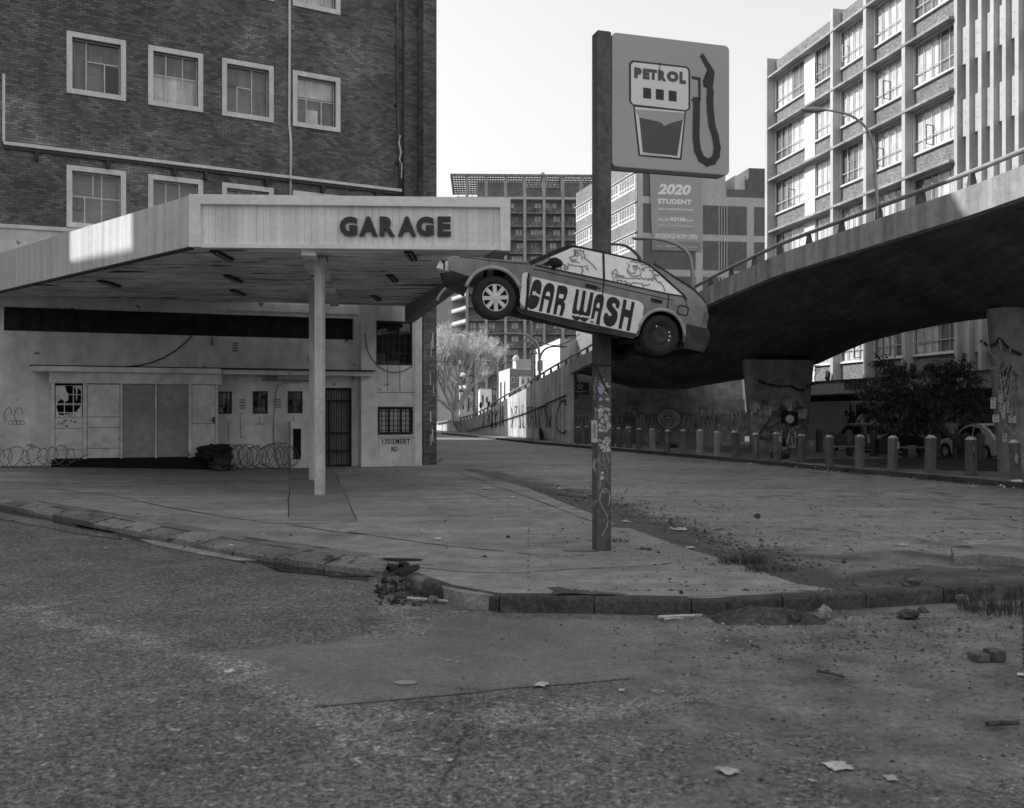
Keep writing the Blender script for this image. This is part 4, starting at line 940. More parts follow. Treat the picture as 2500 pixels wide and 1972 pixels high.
# flyers and paint on the post
FSl = F(FS.P(-PW, PW, 0)[:2], (-sY, cY)); FSl.d = Vector((-sY, cY)); FSl.n = Vector((-cY, -sY))
kp = crop(3.2226, 1400, 820); qp = Q(FS, kp, PW)
rn = random.Random(21)
def torn(fr, pts, off, name, m=m_paper):
    return MB().plate(fr, pts, off - .001, off + random.uniform(.001, .003)).build(name, m, ps)
def shred(fr, s, z, w, h, off, m=m_paper):
    n = 9; torn(fr, [(s + w * (.5 + rn.uniform(-.3, .12)) * math.cos(2 * math.pi * i / n), z + h * (.5 + rn.uniform(-.32, .12)) * math.sin(2 * math.pi * i / n)) for i in range(n)], off, 'torn_flyer', m)
for y0, y1, den in ((340, 400, 8), (400, 460, 7), (500, 520, 3), (545, 645, 22), (650, 745, 16), (775, 830, 8), (830, 905, 14), (1040, 1110, 3)):
    for _ in range(den):
        x = rn.uniform(196, 284) if y0 < 1000 else rn.uniform(198, 232); y = rn.uniform(y0, y1); s, z = qp(x, y); shred(FS, max(-PW + .025, min(PW - .025, s)), z, rn.uniform(.03, .085), rn.uniform(.02, .075), PW + .001)
for y0, y1, den in ((330, 500, 8), (560, 660, 4), (905, 1060, 7), (1280, 1370, 2)):
    for _ in range(den):
        y = rn.uniform(y0, y1); shred(FSl, rn.uniform(.04, .16), FS.z(*kp(160, y), PW), rn.uniform(.03, .07), rn.uniform(.04, .12), .001)
nz0, nz1 = FS.z(*kp(165, 835), PW), FS.z(*kp(165, 660), PW)
no = MB().fbox(FSl, .0, .2, .004, .008, nz0, nz1).build('notice', m_signw, ps)
nl = MB()
for i in range(13): nl.fbox(FSl, .03, .03 + rn.uniform(.09, .14), .0085, .009, nz1 - .06 - i * (nz1 - nz0 - .1) / 13, nz1 - .045 - i * (nz1 - nz0 - .1) / 13)
nl.build('print_line', m_sign, no)
MB().plate(FS, [(lambda t: (t[0], t[1]))(qp(x, y)) for x, y in [(188, 405), (205, 402), (222, 430), (226, 455), (212, 460), (196, 445)]], PW + .002, PW + .006).build('blue_sticker', m_bluep, ps)
hd = MB()
hd.ribbon(FS, [qp(x, y) for x, y in [(200, 990), (196, 960), (205, 925), (230, 905), (262, 925), (276, 970), (275, 1000)]], .012, PW + .003)
hd.ribbon(FS, [qp(x, y) for x, y in [(235, 930), (243, 980), (240, 1025), (222, 1000)]], .01, PW + .003)
hd.ribbon(FS, [qp(x, y) for x, y in [(272, 1330), (285, 1280), (284, 1230), (262, 1200), (240, 1195), (214, 1230), (205, 1290), (230, 1350), (262, 1400), (272, 1450), (262, 1500), (222, 1570)]], .013, PW + .003)
hd.ribbon(FS, [qp(x, y) for x, y in [(226, 1215), (232, 1235), (238, 1210), (246, 1238), (256, 1212), (266, 1235)]], .01, PW + .003)
hd.ribbon(FS, [qp(x, y) for x, y in [(200, 1040), (275, 1040)]], .01, PW + .003); hd.ribbon(FS, [qp(x, y) for x, y in [(202, 1050), (212, 1150), (204, 1200)]], .008, PW + .003); hd.ribbon(FS, [qp(x, y) for x, y in [(268, 1050), (262, 1110), (276, 1160)]], .008, PW + .003)
hd.build('paint_drawing', m_line, ps)
zc = FS.z(*kp(220, 234), PW); cl_ = MB()
for o in (PW + .012, -PW - .012): cl_.tube([FS.P(-PW - .035, o, zc), FS.P(PW + .035, o, zc)], .014, 6)
for s_ in (-PW - .03, PW + .03): cl_.tube([FS.P(s_, -PW - .03, zc), FS.P(s_, PW + .03, zc)], .014, 6)
cl_.tube([FS.P(-PW - .03, PW + .012, zc), FS.P(PW * .55, PW + .012, zc - .38)], .012, 6); cl_.build('pipe_clamp', m_dsteel, ps)
MB().slab([tuple(g(*k3(x, y))[:2]) for x, y in [(1340, 236), (1530, 236), (1560, 244), (1470, 247), (1350, 242)]], 0, .012).build('base_plate', m_pole, ps)
tag(MB().slab([tuple(g(*k3(x, y))[:2]) for x, y in [(1303, 262), (1380, 255), (1450, 262), (1470, 270), (1380, 277), (1310, 273)]], 0, .022).build('paving_slab', m_kerb2), 'broken flat slab lying in front of the petrol sign post', 'slab')

# ================================================================ CAR ON THE POST
TL = R(10.343)
carc = F((1.106, 12.6), (cY, sY)); carc.d = Vector((cY, sY)); carc.n = Vector((sY, -cY))
HW = .78
CO = Vector((1.106 + cY * -1.35447 - sY * HW, 12.6 + sY * -1.35447 + cY * HW, 3.2246))
ex = Vector((cY * math.cos(TL), sY * math.cos(TL), -math.sin(TL))); ez = Vector((cY * math.sin(TL), sY * math.sin(TL), math.cos(TL))); ey = Vector((-sY, cY, 0))
car = empty('car', (0, 0, 0), 'old hatchback lettered CAR WASH mounted high on the petrol sign post', 'car')
car.matrix_world = Matrix(((ex.x, ey.x, ez.x, CO.x), (ex.y, ey.y, ez.y, CO.y), (ex.z, ey.z, ez.z, CO.z), (0, 0, 0, 1)))
def loc(px, py):                                    # photograph pixel -> (x, z) on the near flank of the car
    s_, z_ = carc.sz(px, py); dx, dz_ = s_ + 1.35447, z_ - 3.2246
    return (dx * math.cos(TL) - dz_ * math.sin(TL), dx * math.sin(TL) + dz_ * math.cos(TL))
def lerp_prof(P, x):
    if x <= P[0][0]: return P[0][1]
    for a, b in zip(P, P[1:]):
        if x <= b[0]: return a[1] + (b[1] - a[1]) * (x - a[0]) / max(1e-9, b[0] - a[0])
    return P[-1][1]
class Shell:                                         # lofted car body; x along, z up, +-y half widths
    def __init__(s, top, bot, belt, hw, k, x0, x1, rx0=.25, rx1=.2, nose=.1, tail=.08):
        s.top, s.bot, s.belt, s.hw, s.k, s.x0, s.x1 = top, bot, belt, hw, k, x0, x1; s.r = (rx0, rx1, nose, tail)
    def w(s, x):
        a, b, n, t = s.r; q = s.hw
        if x < s.x0 + a: q -= n * (1 - (x - s.x0) / a) ** 2
        if x > s.x1 - b: q -= t * (1 - (s.x1 - x) / b) ** 2
        return q
    def y(s, x, z):
        bz = lerp_prof(s.belt, x); w = s.w(x)
        if z > bz: return w - .012 - s.k * (z - bz)
        lo = lerp_prof(s.bot, x) if not isinstance(s.bot, list) else -.2
        return w - (.05 * max(0, (-.07 - z)) / .2 if z < -.07 else 0) - .012 * max(0, (z - (bz - .12)) / .12)
    def mesh(s, xs, glassx=(), m_glassi=1, nb=7, nt=5):
        mb = MB(); rings = []
        for x in xs:
            zt = lerp_prof(s.top, x); zb = min(s.botf(x), zt - .03); bz = min(lerp_prof(s.belt, x), zt - .012)
            bz = max(bz, zb + .008)
            zz = [zb + (bz - zb) * i / nb for i in range(nb + 1)] + [bz + (zt - bz) * i / nt for i in range(1, nt + 1)]
            half = [(s.y(x, z), z) for z in zz]; yt = half[-1][0]
            half[-1] = (yt - .012, zz[-1]); crown = .028 if zt > lerp_prof(s.belt, x) + .1 else .018
            half += [(yt * f, zz[-1] + crown * (1 - f * f)) for f in (.88, .6, .3, 0)]
            ring = [(x, -y, z) for y, z in half] + [(x, y, z) for y, z in half[-2::-1]]
            rings.append(len(mb.v)); mb.v += ring; n = len(ring)
        nh = nb + nt
        for i in range(len(xs) - 1):
            xm = (xs[i] + xs[i + 1]) / 2
            for j in range(n - 1):
                topf = nh <= j < n - 1 - nh
                gi = m_glassi if topf and any(a < xm < b for a, b in glassx) and nh + 1 <= j < n - 2 - nh else 0
                mb.f.append((rings[i] + j, rings[i] + j + 1, rings[i + 1] + j + 1, rings[i + 1] + j)); mb.m.append(gi)
        mb.f.append(tuple(range(rings[0], rings[0] + n))); mb.m.append(0)
        mb.f.append(tuple(range(rings[-1] + n - 1, rings[-1] - 1, -1))); mb.m.append(0)
        return mb
    def plate(s, pts, lift, side=-1, th=.006, sub=True):        # flat piece following the flank
        mb = MB(); n = len(pts)
        A = [(x, side * (s.y(x, z) + lift), z) for x, z in pts]; B = [(x, side * (s.y(x, z) + lift - th), z) for x, z in pts]
        mb.add(A + B, [tuple(range(n)), tuple(range(2 * n - 1, n - 1, -1))] + [(i, n + i, n + (i + 1) % n, (i + 1) % n) for i in range(n)])
        return mb
    def line(s, pts, w, lift, side=-1, mb=None):
        mb = mb or MB(); P = [Vector(p) for p in pts]
        for a, b in zip(P, P[1:]):
            d = b - a
            if d.length < 1e-6: continue
            d.normalize(); n = Vector((-d.y, d.x)) * w / 2; e = d * w * .3
            mb.add([(q.x, side * (s.y(q.x, q.y) + lift), q.y) for q in (a - e + n, a - e - n, b + e - n, b + e + n)], [(0, 1, 2, 3)])
        return mb
    def botf(s, x):
        z = lerp_prof(s.bot, x)
        for cx, cz, r in s.arch:
            if abs(x - cx) < r: z = max(z, cz + math.sqrt(r * r - (x - cx) ** 2))
        return z
top = [(-.78, .27), (-.74, .335), (-.6, .392), (-.25, .443), (.04, .484), (.34, .545), (.42, .59), (.845, .868), (.92, .89), (1.1, .903), (1.35, .91), (1.79, .912), (1.98, .9), (2.07, .87), (2.62, .68), (2.8, .555), (2.865, .47), (2.9, .21)]
sh = Shell(top, [(-.78, .24), (-.6, .205), (-.36, .18), (.26, -.1), (.3, -.11), (.7, -.13), (1.2, -.145), (1.86, -.12), (1.95, -.04), (2.5, .0), (2.56, -.03), (2.9, -.0)], [(-.78, .27), (-.3, .40), (.34, .5), (1.34, .527), (2.45, .553), (2.9, .47)], HW, .36, -.78, 2.9, .3, .22, .09, .09)
sh.arch = [(-.04, .0, .345), (2.235, .0, .312)]
xs = sorted(set([-.78, -.765, -.74, -.7, -.66] + [round(-.6 + .03 * i, 3) for i in range(117)] + [.345, .845, .86, 2.07, 2.085, 2.89, 2.9]))
xs = [x for x in xs if x <= 2.9]
bm_ = sh.mesh(xs, glassx=((.42, .845), (2.12, 2.6)))
def nose(v): return (v[0] + max(0, v[1] + HW - .06) * .30 * max(0, min(1, (.05 - v[0]) / .6)), v[1], max(v[2], .06 * min(1, max(0, v[1] + .6) * 3)) if -.1 < v[0] < 2.0 and v[1] > -.6 and v[2] < .06 else v[2])      # stripped front end, cut back towards the far side
bm_.v = [nose(v) for v in bm_.v]
body = bm_.build('body', [m_car, m_wsh], car, smooth=True, local=True, sharp=38)
under = MB(); under.box(.46, 1.9, -.66, -.1, -.06, .2); under.box(.5, 1.9, -.099, .6, .03, .2); under.box(2.5, 2.85, -.6, .6, .02, .2); under.tube([(0, -.62, 0), (.3, -.1, 0)], .035, 8); under.tube([(2.237, -.62, 0), (2.237, .62, 0)], .045, 8)
under.tube([(-.1, -.5, .1), (-.12, -.46, .4)], .022, 7); under.tube([(.08, -.55, .1), (.1, -.5, .4)], .03, 7); under.box(.0, .1, -.5, -.4, .3, .42); under.tube([(.5, -.2, .02), (1.6, -.2, .02), (2.7, -.35, .0)], .03, 7); under.tube([(2.2, -.5, .05), (2.25, -.48, .33)], .04, 7)
under.build('underbody', m_mblack, car, local=True)
for s_ in (-1, 1):                                   # wheel housings seen dark through the rear arches
    MB().box(1.93, 2.54, s_ * .42 - .02, s_ * .42 + .02, .02, .35).build('wheel_housing', m_mblack, car, local=True)
def wheel(parent, x, y, z, r, wd, side, alloy):
    M = Matrix.Translation((x, y, z)) @ Matrix.Rotation(R(90) * (1 if side < 0 else -1), 4, 'X')
    ri = r * .62
    t = MB().lathe([(ri, wd * .46), (ri + .008, wd * .5), (r * .8, wd * .53), (r * .93, wd * .49), (r * .985, wd * .4), (r, wd * .25), (r, -wd * .25), (r * .985, -wd * .4), (r * .8, -wd * .53), (ri, -wd * .46)], 40, M, close=True).build('wheel', m_rub, parent, smooth=True, local=True, sharp=50)
    rim = MB()
    if alloy:
        rim.lathe([(ri * 1.0, wd * .3), (ri * 1.0, wd * .5), (ri * .95, wd * .52), (ri * .92, wd * .47), (ri * .93, wd * .3)], 36, M, close=True)
        for k in range(8):
            a = k * math.pi / 4 + .25; rot_ = M @ Matrix.Rotation(a, 4, 'Z')
            rim.hexa([rot_ @ Vector(p) for p in ((.02, -.024, wd * .34), (ri * .95, -.027, wd * .34), (ri * .95, .027, wd * .34), (.02, .024, wd * .34), (.02, -.022, wd * .5), (ri * .95, -.024, wd * .485), (ri * .95, .024, wd * .485), (.02, .022, wd * .5))])
        rim.lathe([(.0, wd * .58), (.03, wd * .57), (.036, wd * .52), (.055, wd * .51), (.058, wd * .4)], 18, M)
        rim.build('rim', m_alloy, t, smooth=True, local=True, sharp=35)
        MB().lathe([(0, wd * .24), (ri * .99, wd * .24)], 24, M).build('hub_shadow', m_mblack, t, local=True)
    else:
        rim.lathe([(0, wd * .3), (.025, wd * .3), (.03, wd * .36), (ri * .55, wd * .4), (ri * .62, wd * .33), (ri * .8, wd * .3), (ri * .88, wd * .34), (ri * .9, wd * .46), (ri * .98, wd * .5), (ri, wd * .46), (ri, wd * .2)], 30, M)
        rim.build('rim', m_card, t, smooth=True, local=True, sharp=35)
        hl = MB()
        for k in range(12):
            a = k * math.pi / 6; q = M @ Matrix.Rotation(a, 4, 'Z'); hl.hexa([q @ Vector(p) for p in ((ri * .67, -.014, wd * .25), (ri * .82, -.018, wd * .25), (ri * .82, .018, wd * .25), (ri * .67, .014, wd * .25), (ri * .67, -.014, wd * .345), (ri * .82, -.018, wd * .335), (ri * .82, .018, wd * .335), (ri * .67, .014, wd * .345))])
        hl.build('rim_slot', m_mblack, t, local=True)
        wt = MB()
        for k in (-1, 0, 1, 5): q = M @ Matrix.Rotation(k * .42 + .1, 4, 'Z'); wt.hexa([q @ Vector(p) for p in ((ri * .72, -.012, wd * .34), (ri * .86, -.012, wd * .34), (ri * .86, .012, wd * .34), (ri * .72, .012, wd * .34), (ri * .72, -.012, wd * .36), (ri * .86, -.012, wd * .37), (ri * .86, .012, wd * .37), (ri * .72, .012, wd * .36))])
        wt.build('wheel_paint', m_alloy, t, local=True)
    return t
wheel(car, -.01, -.69, -.0, .268, .17, -1, True)
wheel(car, 2.237, -.69, -.0, .262, .17, -1, False); wheel(car, 2.237, .69, 0, .262, .17, 1, False)
for s_ in (-1, 1):
    for cx, cz, r, a0, a1 in ((-.04, 0, .36, 32, 172), (2.235, 0, .325, 8, 172)):
        pts = []
        for k in range(19):
            a = R(a1 + (a0 - a1) * k / 18); x, z = cx + r * math.cos(a), cz + r * math.sin(a); pts.append((x, s_ * (sh.y(x, z) + .004), z))
        MB().tube(pts, .024, 6).build('arch_trim', m_cart, car, smooth=True, local=True)
near = -1
# painted windows
fw = [(.50, .515), (.62, .67), (.87, .848), (.95, .868), (1.303, .88), (1.325, .535), (.775, .52)]
rw = [(1.345, .535), (1.325, .88), (1.79, .885), (1.9, .872), (2.0, .835), (2.435, .565), (2.24, .548)]
for pts in (fw, rw):
    for sd in (-1, 1): sh.plate(pts, .006, sd).build('side_window', m_carw, car, local=True)
sh.line([(.36, .522), (.845, .858)], .055, .0085).build('windscreen_pillar', m_mblack, car, local=True)
sh.line([(.80, .83), (.86, .866), (.95, .884), (1.3, .892)], .03, .008).build('window_seal', m_mblack, car, local=True)
sh.line([(1.315, .882), (1.335, .53)], .03, .012).build('door_pillar', m_mblack, car, local=True)
sh.line([(1.32, .894), (1.8, .9), (1.96, .878), (2.12, .79), (2.46, .575), (2.5, .53)], .026, .008).build('window_seal', m_mblack, car, local=True)
sh.line([(.42, .503), (.78, .512), (1.33, .525), (2.24, .54), (2.46, .556)], .016, .01).build('window_seal', m_mblack, car, local=True)
sh.line([(2.03, .905), (2.62, .69), (2.81, .555)], .03, .006).build('hatch_gap', m_mblack, car, local=True)
# door gaps, mouldings, panel lines
dg_ = MB(); sh.line([(.345, .535), (.352, .3), (.385, .1), (.395, -.06)], .032, .008, mb=dg_); dg_.build('door_gap', m_mblack, car, local=True)
for pts, w_ in (([(1.335, .53), (1.343, .43), (1.358, .2), (1.37, -.07)], .014), ([(2.245, .535), (2.25, .43), (2.252, .335)], .013), ([(2.45, .55), (2.5, .5), (2.52, .42)], .01)):
    sh.line(pts, w_, .007).build('door_gap', m_mblack, car, local=True)
sh.line([(.40, .452), (1.34, .467), (2.25, .47), (2.82, .487)], .011, .006).build('body_crease', m_card, car, local=True)
sh.line([(-.7, .33), (-.5, .40), (-.2, .43), (.1, .465), (.33, .50)], .012, .006).build('bonnet_gap', m_card, car, local=True)
sill = sh.plate([(.27, -.055), (.36, -.06), (1.86, -.062), (1.93, .0), (1.88, -.105), (1.6, -.13), (1.2, -.14), (.7, -.125), (.3, -.105)], .004); sill.build('sill', m_card, car, local=True)
for x, z, w_ in ((1.105, .404, .16), (2.01, .417, .155)):
    mb = sh.plate(rrect(x, x + w_, z - .022, z + .02, .012), .014, th=.016); mb.build('door_handle', m_mblack, car, local=True)
sh.plate([(1.285, .396), (1.303, .396), (1.303, .414), (1.285, .414)], .008).build('door_lock', m_mblack, car, local=True)
fo = rrect(2.4, 2.545, .315, .43, .03); sh.line(fo + [fo[0]], .014, .007).build('fuel_flap', m_mblack, car, local=True)
mi = MB().blob((.64, -(HW + .07), .575), .1, .07, .062, 2, 12, 8, .04); mi.tube([(.66, -(HW - .02), .54), (.64, -(HW + .05), .56)], .03, 6); mi.build('mirror', m_mblack, car, smooth=True, local=True)
sh.plate([(.44, .515), (.5, .525), (.6, .63), (.59, .528)], .011).build('mirror_base', m_mblack, car, local=True)
# head lamp, tail lamp, bumper, bonnet lip
MB().hexa([(-.785, -.735, .2), (-.63, -.748, .2), (-.6, -.7, .2), (-.68, -.45, .2), (-.755, -.72, .30), (-.665, -.742, .305), (-.6, -.7, .305), (-.65, -.45, .3)]).build('headlight', m_lens, car, local=True)
MB().hexa([(-.70, -.749, .205), (-.685, -.752, .205), (-.68, -.74, .205), (-.70, -.74, .205), (-.715, -.745, .3), (-.70, -.747, .3), (-.69, -.73, .3), (-.71, -.73, .3)]).build('lamp_divider', m_mblack, car, local=True)
MB().hexa([(-.755, -.745, .31), (-.665, -.72, .20), (-.66, -.72, .2), (-.70, -.745, .31), (-.74, -.70, .325), (-.66, -.7, .33), (-.65, -.7, .33), (-.7, -.7, .33)]).build('lamp_surround', m_card, car, local=True)
for sd in (-1, 1):
    sh.plate([(2.79, .43), (2.885, .425), (2.885, .285), (2.80, .29)], .008, sd, th=.02).build('tail_light', m_tlens, car, local=True)
MB().box(2.86, 2.915, -.62, .62, .29, .425).build('tail_panel', m_tlens, car, local=True)
bp = MB(); ring = []
for (x, y) in [(2.56, -.80), (2.86, -.795), (2.935, -.73), (2.955, -.5), (2.965, 0), (2.955, .5), (2.935, .73), (2.86, .795), (2.56, .80)]: ring.append((x, y))
prof = [(-.02, .21), (.0, .17), (.0, .06), (-.03, -.05), (-.05, -.1)]
b = len(bp.v)
for x, y in ring:
    for o, z in prof: bp.v.append((x + o * (1 if x > 2.6 else 0), y * (1 + o * .15), z))
for i in range(len(ring) - 1):
    for j in range(len(prof) - 1): bp.f.append((b + i * 5 + j, b + (i + 1) * 5 + j, b + (i + 1) * 5 + j + 1, b + i * 5 + j + 1)); bp.m.append(0)
bp.poly([bp.v[b + i * 5] for i in range(len(ring))])
bp.build('rear_bumper', m_card, car, smooth=True, local=True, sharp=40)
# the white panel and its lettering
panel = [(.402, .352)] + [(x, z) for x, z in rrect(.42, 1.932, -.058, .36, .09, corners=(1, 1, 0, 0)) if x > .5] + [(.394, -.058)]
panel = [(.402, .356), (1.84, .36), (1.9, .34), (1.93, .30), (1.935, .12), (1.885, -.055), (.394, -.06)]
xs_p = [.40 + i * .128 for i in range(13)]
sh.plate(panel, .004).build('painted_panel', m_carw, car, local=True)
sh.plate([(.272, .345), (.285, .375), (.335, .395), (.34, .3), (.365, .1), (.372, -.03), (.34, -.02), (.3, .02), (.292, .12)], .004).build('painted_panel', m_carw, car, local=True)
def glyph(pts, name='letter', m=m_black, lift=.008): return sh.plate(pts, lift, th=.003).build(name, m, car, local=True)
glyph([(.404, .02), (.408, -.02), (.43, -.042), (.465, -.045), (.505, -.02), (.53, .02), (.541, .08), (.541, .25), (.535, .29), (.51, .325), (.475, .335), (.44, .318), (.42, .28), (.41, .2)])
glyph([(.462 + .027 * math.cos(a * .6283), .157 + .027 * math.sin(a * .6283)) for a in range(10)], 'letter_gap', m_carw, .0095); glyph([(.475, .145), (.548, .115), (.548, .15), (.475, .168)], 'letter_gap', m_carw, .0095)
glyph([(.559, -.045), (.566, .2), (.575, .26), (.60, .31), (.64, .328), (.68, .318), (.704, .29), (.712, .25), (.712, .15), (.70, -.045), (.658, -.045), (.665, .112), (.603, .118), (.60, -.045)])
glyph([(.607, .165), (.667, .158), (.664, .19), (.652, .21), (.635, .218), (.617, .208)], 'letter_gap', m_carw, .0095)
glyph([(.747, -.043), (.746, .322), (.83, .332), (.868, .32), (.884, .28), (.88, .18), (.856, .138), (.88, .115), (.884, .06), (.869, -.044), (.828, -.044), (.836, .05), (.828, .085), (.805, .09), (.79, .07), (.789, -.043)])
glyph([(.783, .168), (.83, .17), (.842, .19), (.84, .222), (.783, .222)], 'letter_gap', m_carw, .0095)
glyph([(.99, .327), (1.03, .327), (1.036, .1), (1.05, .066), (1.068, .066), (1.08, .1), (1.082, .332), (1.122, .332), (1.13, .1), (1.145, .066), (1.163, .066), (1.176, .1), (1.182, .332), (1.226, .332), (1.227, .045), (1.212, -.02), (1.178, -.052), (1.14, -.05), (1.108, -.03), (1.075, -.055), (1.03, -.055), (1.0, -.03), (.987, .04)])
glyph([(.985, .02), (1.03, .012), (1.06, .025), (1.1, .012), (1.14, .026), (1.18, .02), (1.228, .034), (1.226, .015), (1.18, .0), (1.15, .006), (1.12, -.006), (1.08, .002), (1.04, -.008), (.99, .0)], 'peeled_paint', m_carw, .0095)
glyph([(1.248, -.042), (1.252, .24), (1.265, .3), (1.29, .328), (1.325, .335), (1.36, .322), (1.377, .29), (1.379, .2), (1.359, -.048), (1.322, -.048), (1.33, .11), (1.29, .112), (1.285, -.042)])
glyph([(1.29, .16), (1.335, .155), (1.333, .2), (1.322, .222), (1.305, .222), (1.293, .205)], 'letter_gap', m_carw, .0095)
glyph([(1.25, -.0), (1.29, .012), (1.285, -.012), (1.32, -.002), (1.325, -.02), (1.25, -.024)], 'peeled_paint', m_carw, .0095)
glyph([(1.592, .209), (1.598, .27), (1.578, .312), (1.53, .337), (1.48, .335), (1.44, .31), (1.419, .26), (1.425, .2), (1.455, .16), (1.505, .125), (1.515, .1), (1.49, .088), (1.465, .1), (1.452, .122), (1.419, .112), (1.41, .05), (1.43, -.01), (1.47, -.04), (1.52, -.043), (1.565, -.015), (1.592, .04), (1.598, .11), (1.585, .16), (1.535, .2), (1.5, .225), (1.498, .25), (1.52, .265), (1.545, .25), (1.555, .21)])
glyph([(1.632, -.04), (1.638, .338), (1.683, .338), (1.685, .222), (1.75, .216), (1.752, .335), (1.795, .332), (1.79, -.042), (1.746, -.042), (1.748, .12), (1.684, .126), (1.676, -.04)])
# doodles of two passengers on the painted windows
dd = MB()
def dl(fn, pts, w=.011): sh.line([loc(*fn(x, y)) for x, y in pts], w, .0145, mb=dd)
def circ(cx, cy, r, n=11): return [(cx + r * math.cos(2 * math.pi * k / n), cy + r * math.sin(2 * math.pi * k / n)) for k in range(n + 1)]
dl(c5, [(1820, 215), (1850, 190), (1835, 265), (1790, 300), (1730, 315), (1740, 345), (1765, 362), (1755, 385), (1825, 388), (1890, 412)])
dl(c5, [(1745, 360), (1820, 362), (1850, 345)]); dl(c5, circ(1850, 262, 32)); dl(c5, [(1815, 215), (1830, 180), (1880, 195), (1930, 182), (1945, 215), (1990, 200), (1970, 250), (2000, 285), (1968, 318)])
dl(c5, [(1905, 235), (1940, 300), (1930, 360)]); dl(c5, [(1970, 318), (2040, 375), (2100, 440), (2165, 530)], .014); dl(c5, [(1690, 415), (1700, 445), (1850, 468), (1950, 475), (2020, 462)])
dl(c5, [(1900, 475), (1930, 540), (1900, 580), (1912, 622)], .014); dl(c5, [(1995, 505), (2010, 515), (2005, 525)], .02); dl(c5, [(1455, 325), (1530, 380), (1555, 460), (1552, 560)]); dl(c5, [(1480, 318), (1560, 375), (1580, 430)])
dl(c5, [(1600, 430), (1640, 460), (1610, 500), (1650, 520), (1600, 560)]); dl(c5, [(1640, 470), (1690, 480), (1660, 510), (1680, 530)])
dl(c6, [(680, 305), (720, 288), (760, 312), (800, 300), (830, 345), (890, 330), (880, 380), (945, 370), (925, 425), (985, 412), (955, 455), (1040, 490), (965, 490), (1000, 535), (940, 520), (950, 560), (900, 530), (890, 555), (850, 520), (830, 550), (800, 515), (770, 540), (730, 515)])
dl(c6, [(640, 320), (665, 355), (640, 395), (618, 425), (628, 455), (672, 500), (730, 498), (790, 490), (805, 450)]); dl(c6, circ(737, 392, 22)); dl(c6, [(640, 425), (670, 462), (710, 462), (735, 435)]); dl(c6, [(700, 360), (770, 355), (795, 400), (800, 430)])
dl(c6, circ(842, 402, 18, 8)); dl(c6, [(430, 585), (410, 450), (472, 405), (490, 460)]); dl(c6, [(410, 450), (480, 480), (575, 515)]); dl(c6, [(580, 530), (690, 530), (740, 525)])
dl(c6, [(450, 530), (462, 485), (480, 530)], .009); dl(c6, [(455, 515), (475, 515)], .009); dl(c6, [(490, 490), (525, 530)], .009); dl(c6, [(525, 490), (492, 530)], .009); dl(c6, circ(552, 512, 16), .009)
dl(c6, [(460, 555), (532, 560), (500, 608), (460, 555)]); dl(c6, [(545, 580), (585, 565), (580, 600), (620, 590), (650, 615), (665, 590), (690, 590), (800, 602), (806, 655)]); dl(c6, [(810, 625), (870, 622), (900, 606)])
dl(c6, [(985, 535), (1010, 570), (1050, 590), (1080, 640), (1090, 705)], .014); dl(c6, [(1030, 585), (1060, 575)])
dd.build('window_drawing', m_doodle, car, local=True)
# ================================================================ FLYOVER AND ITS RAMP
KB = .2014
XE = lambda Y, o=0: 17.65 - KB * Y + o * 1.02       # left edge of the deck, o metres inwards
BD = Vector((-KB, 1)).normalized()
ZT = [(-40, 8.2), (5, 8.15), (24.8, 7.99), (26.8, 7.92), (37.8, 7.86), (43.5, 7.56), (63, 5.84), (68.2, 5.39), (75.4, 4.73), (82.3, 3.96), (90.5, 3.24), (102, 2.1), (111, 1.45), (134, .62), (150, .3)]
zt_f = lambda Y: lerp_prof(ZT, Y)
ZS = [(-40, 6.3), (8, 6.2), (20, 5.9), (27, 5.25), (31.7, 5.12), (34, 5.36), (37, 5.54), (39.5, 5.54), (42.2, 5.46), (45.5, 5.2), (48, 4.8), (50.5, 4.33), (53, 4.2), (57, 4.0), (62, 3.85), (68.5, 3.6)]
zs_f = lambda Y: lerp_prof(ZS, Y)
fl = empty('flyover', (8, 45, 0), 'concrete road flyover on wide painted piers crossing above the bollards', 'flyover')
DWI = 8.9
ys = [-30, -15, 0, 8, 14, 20, 24] + [26 + 1.5 * i for i in range(29)]
mb = MB(); sec = lambda Y: [(.25, zt_f(Y) - .74), (1.9, max(zs_f(Y) + .0, zs_f(Y))), (8.3, zs_f(Y)), (DWI - .25, zt_f(Y) - .74), (DWI - .25, zt_f(Y) - .15), (.25, zt_f(Y) - .15)]
def sec2(Y):
    zt, zs = zt_f(Y), zs_f(Y); return [(.25, zt - .76), (1.1, zt - .9), (4.0, zs + .1), (4.6, zs), (8.0, zs), (8.2, zs + .12), (8.4, zt - .95), (DWI - .25, zt - .76), (DWI - .25, zt - .15), (.25, zt - .15)]
for Y in ys:
    for o, z in sec2(Y): mb.v.append((XE(Y, o), Y + o * KB * .98, z))
for i in range(len(ys) - 1):
    for j in range(10): mb.f.append((i * 10 + j, (i + 1) * 10 + j, (i + 1) * 10 + (j + 1) % 10, i * 10 + (j + 1) % 10)); mb.m.append(0)
mb.f.append(tuple(range(10))); mb.m.append(0); mb.f.append(tuple((len(ys) - 1) * 10 + k for k in range(9, -1, -1))); mb.m.append(0)
mb.build('deck', m_concd, fl, smooth=True, sharp=40)
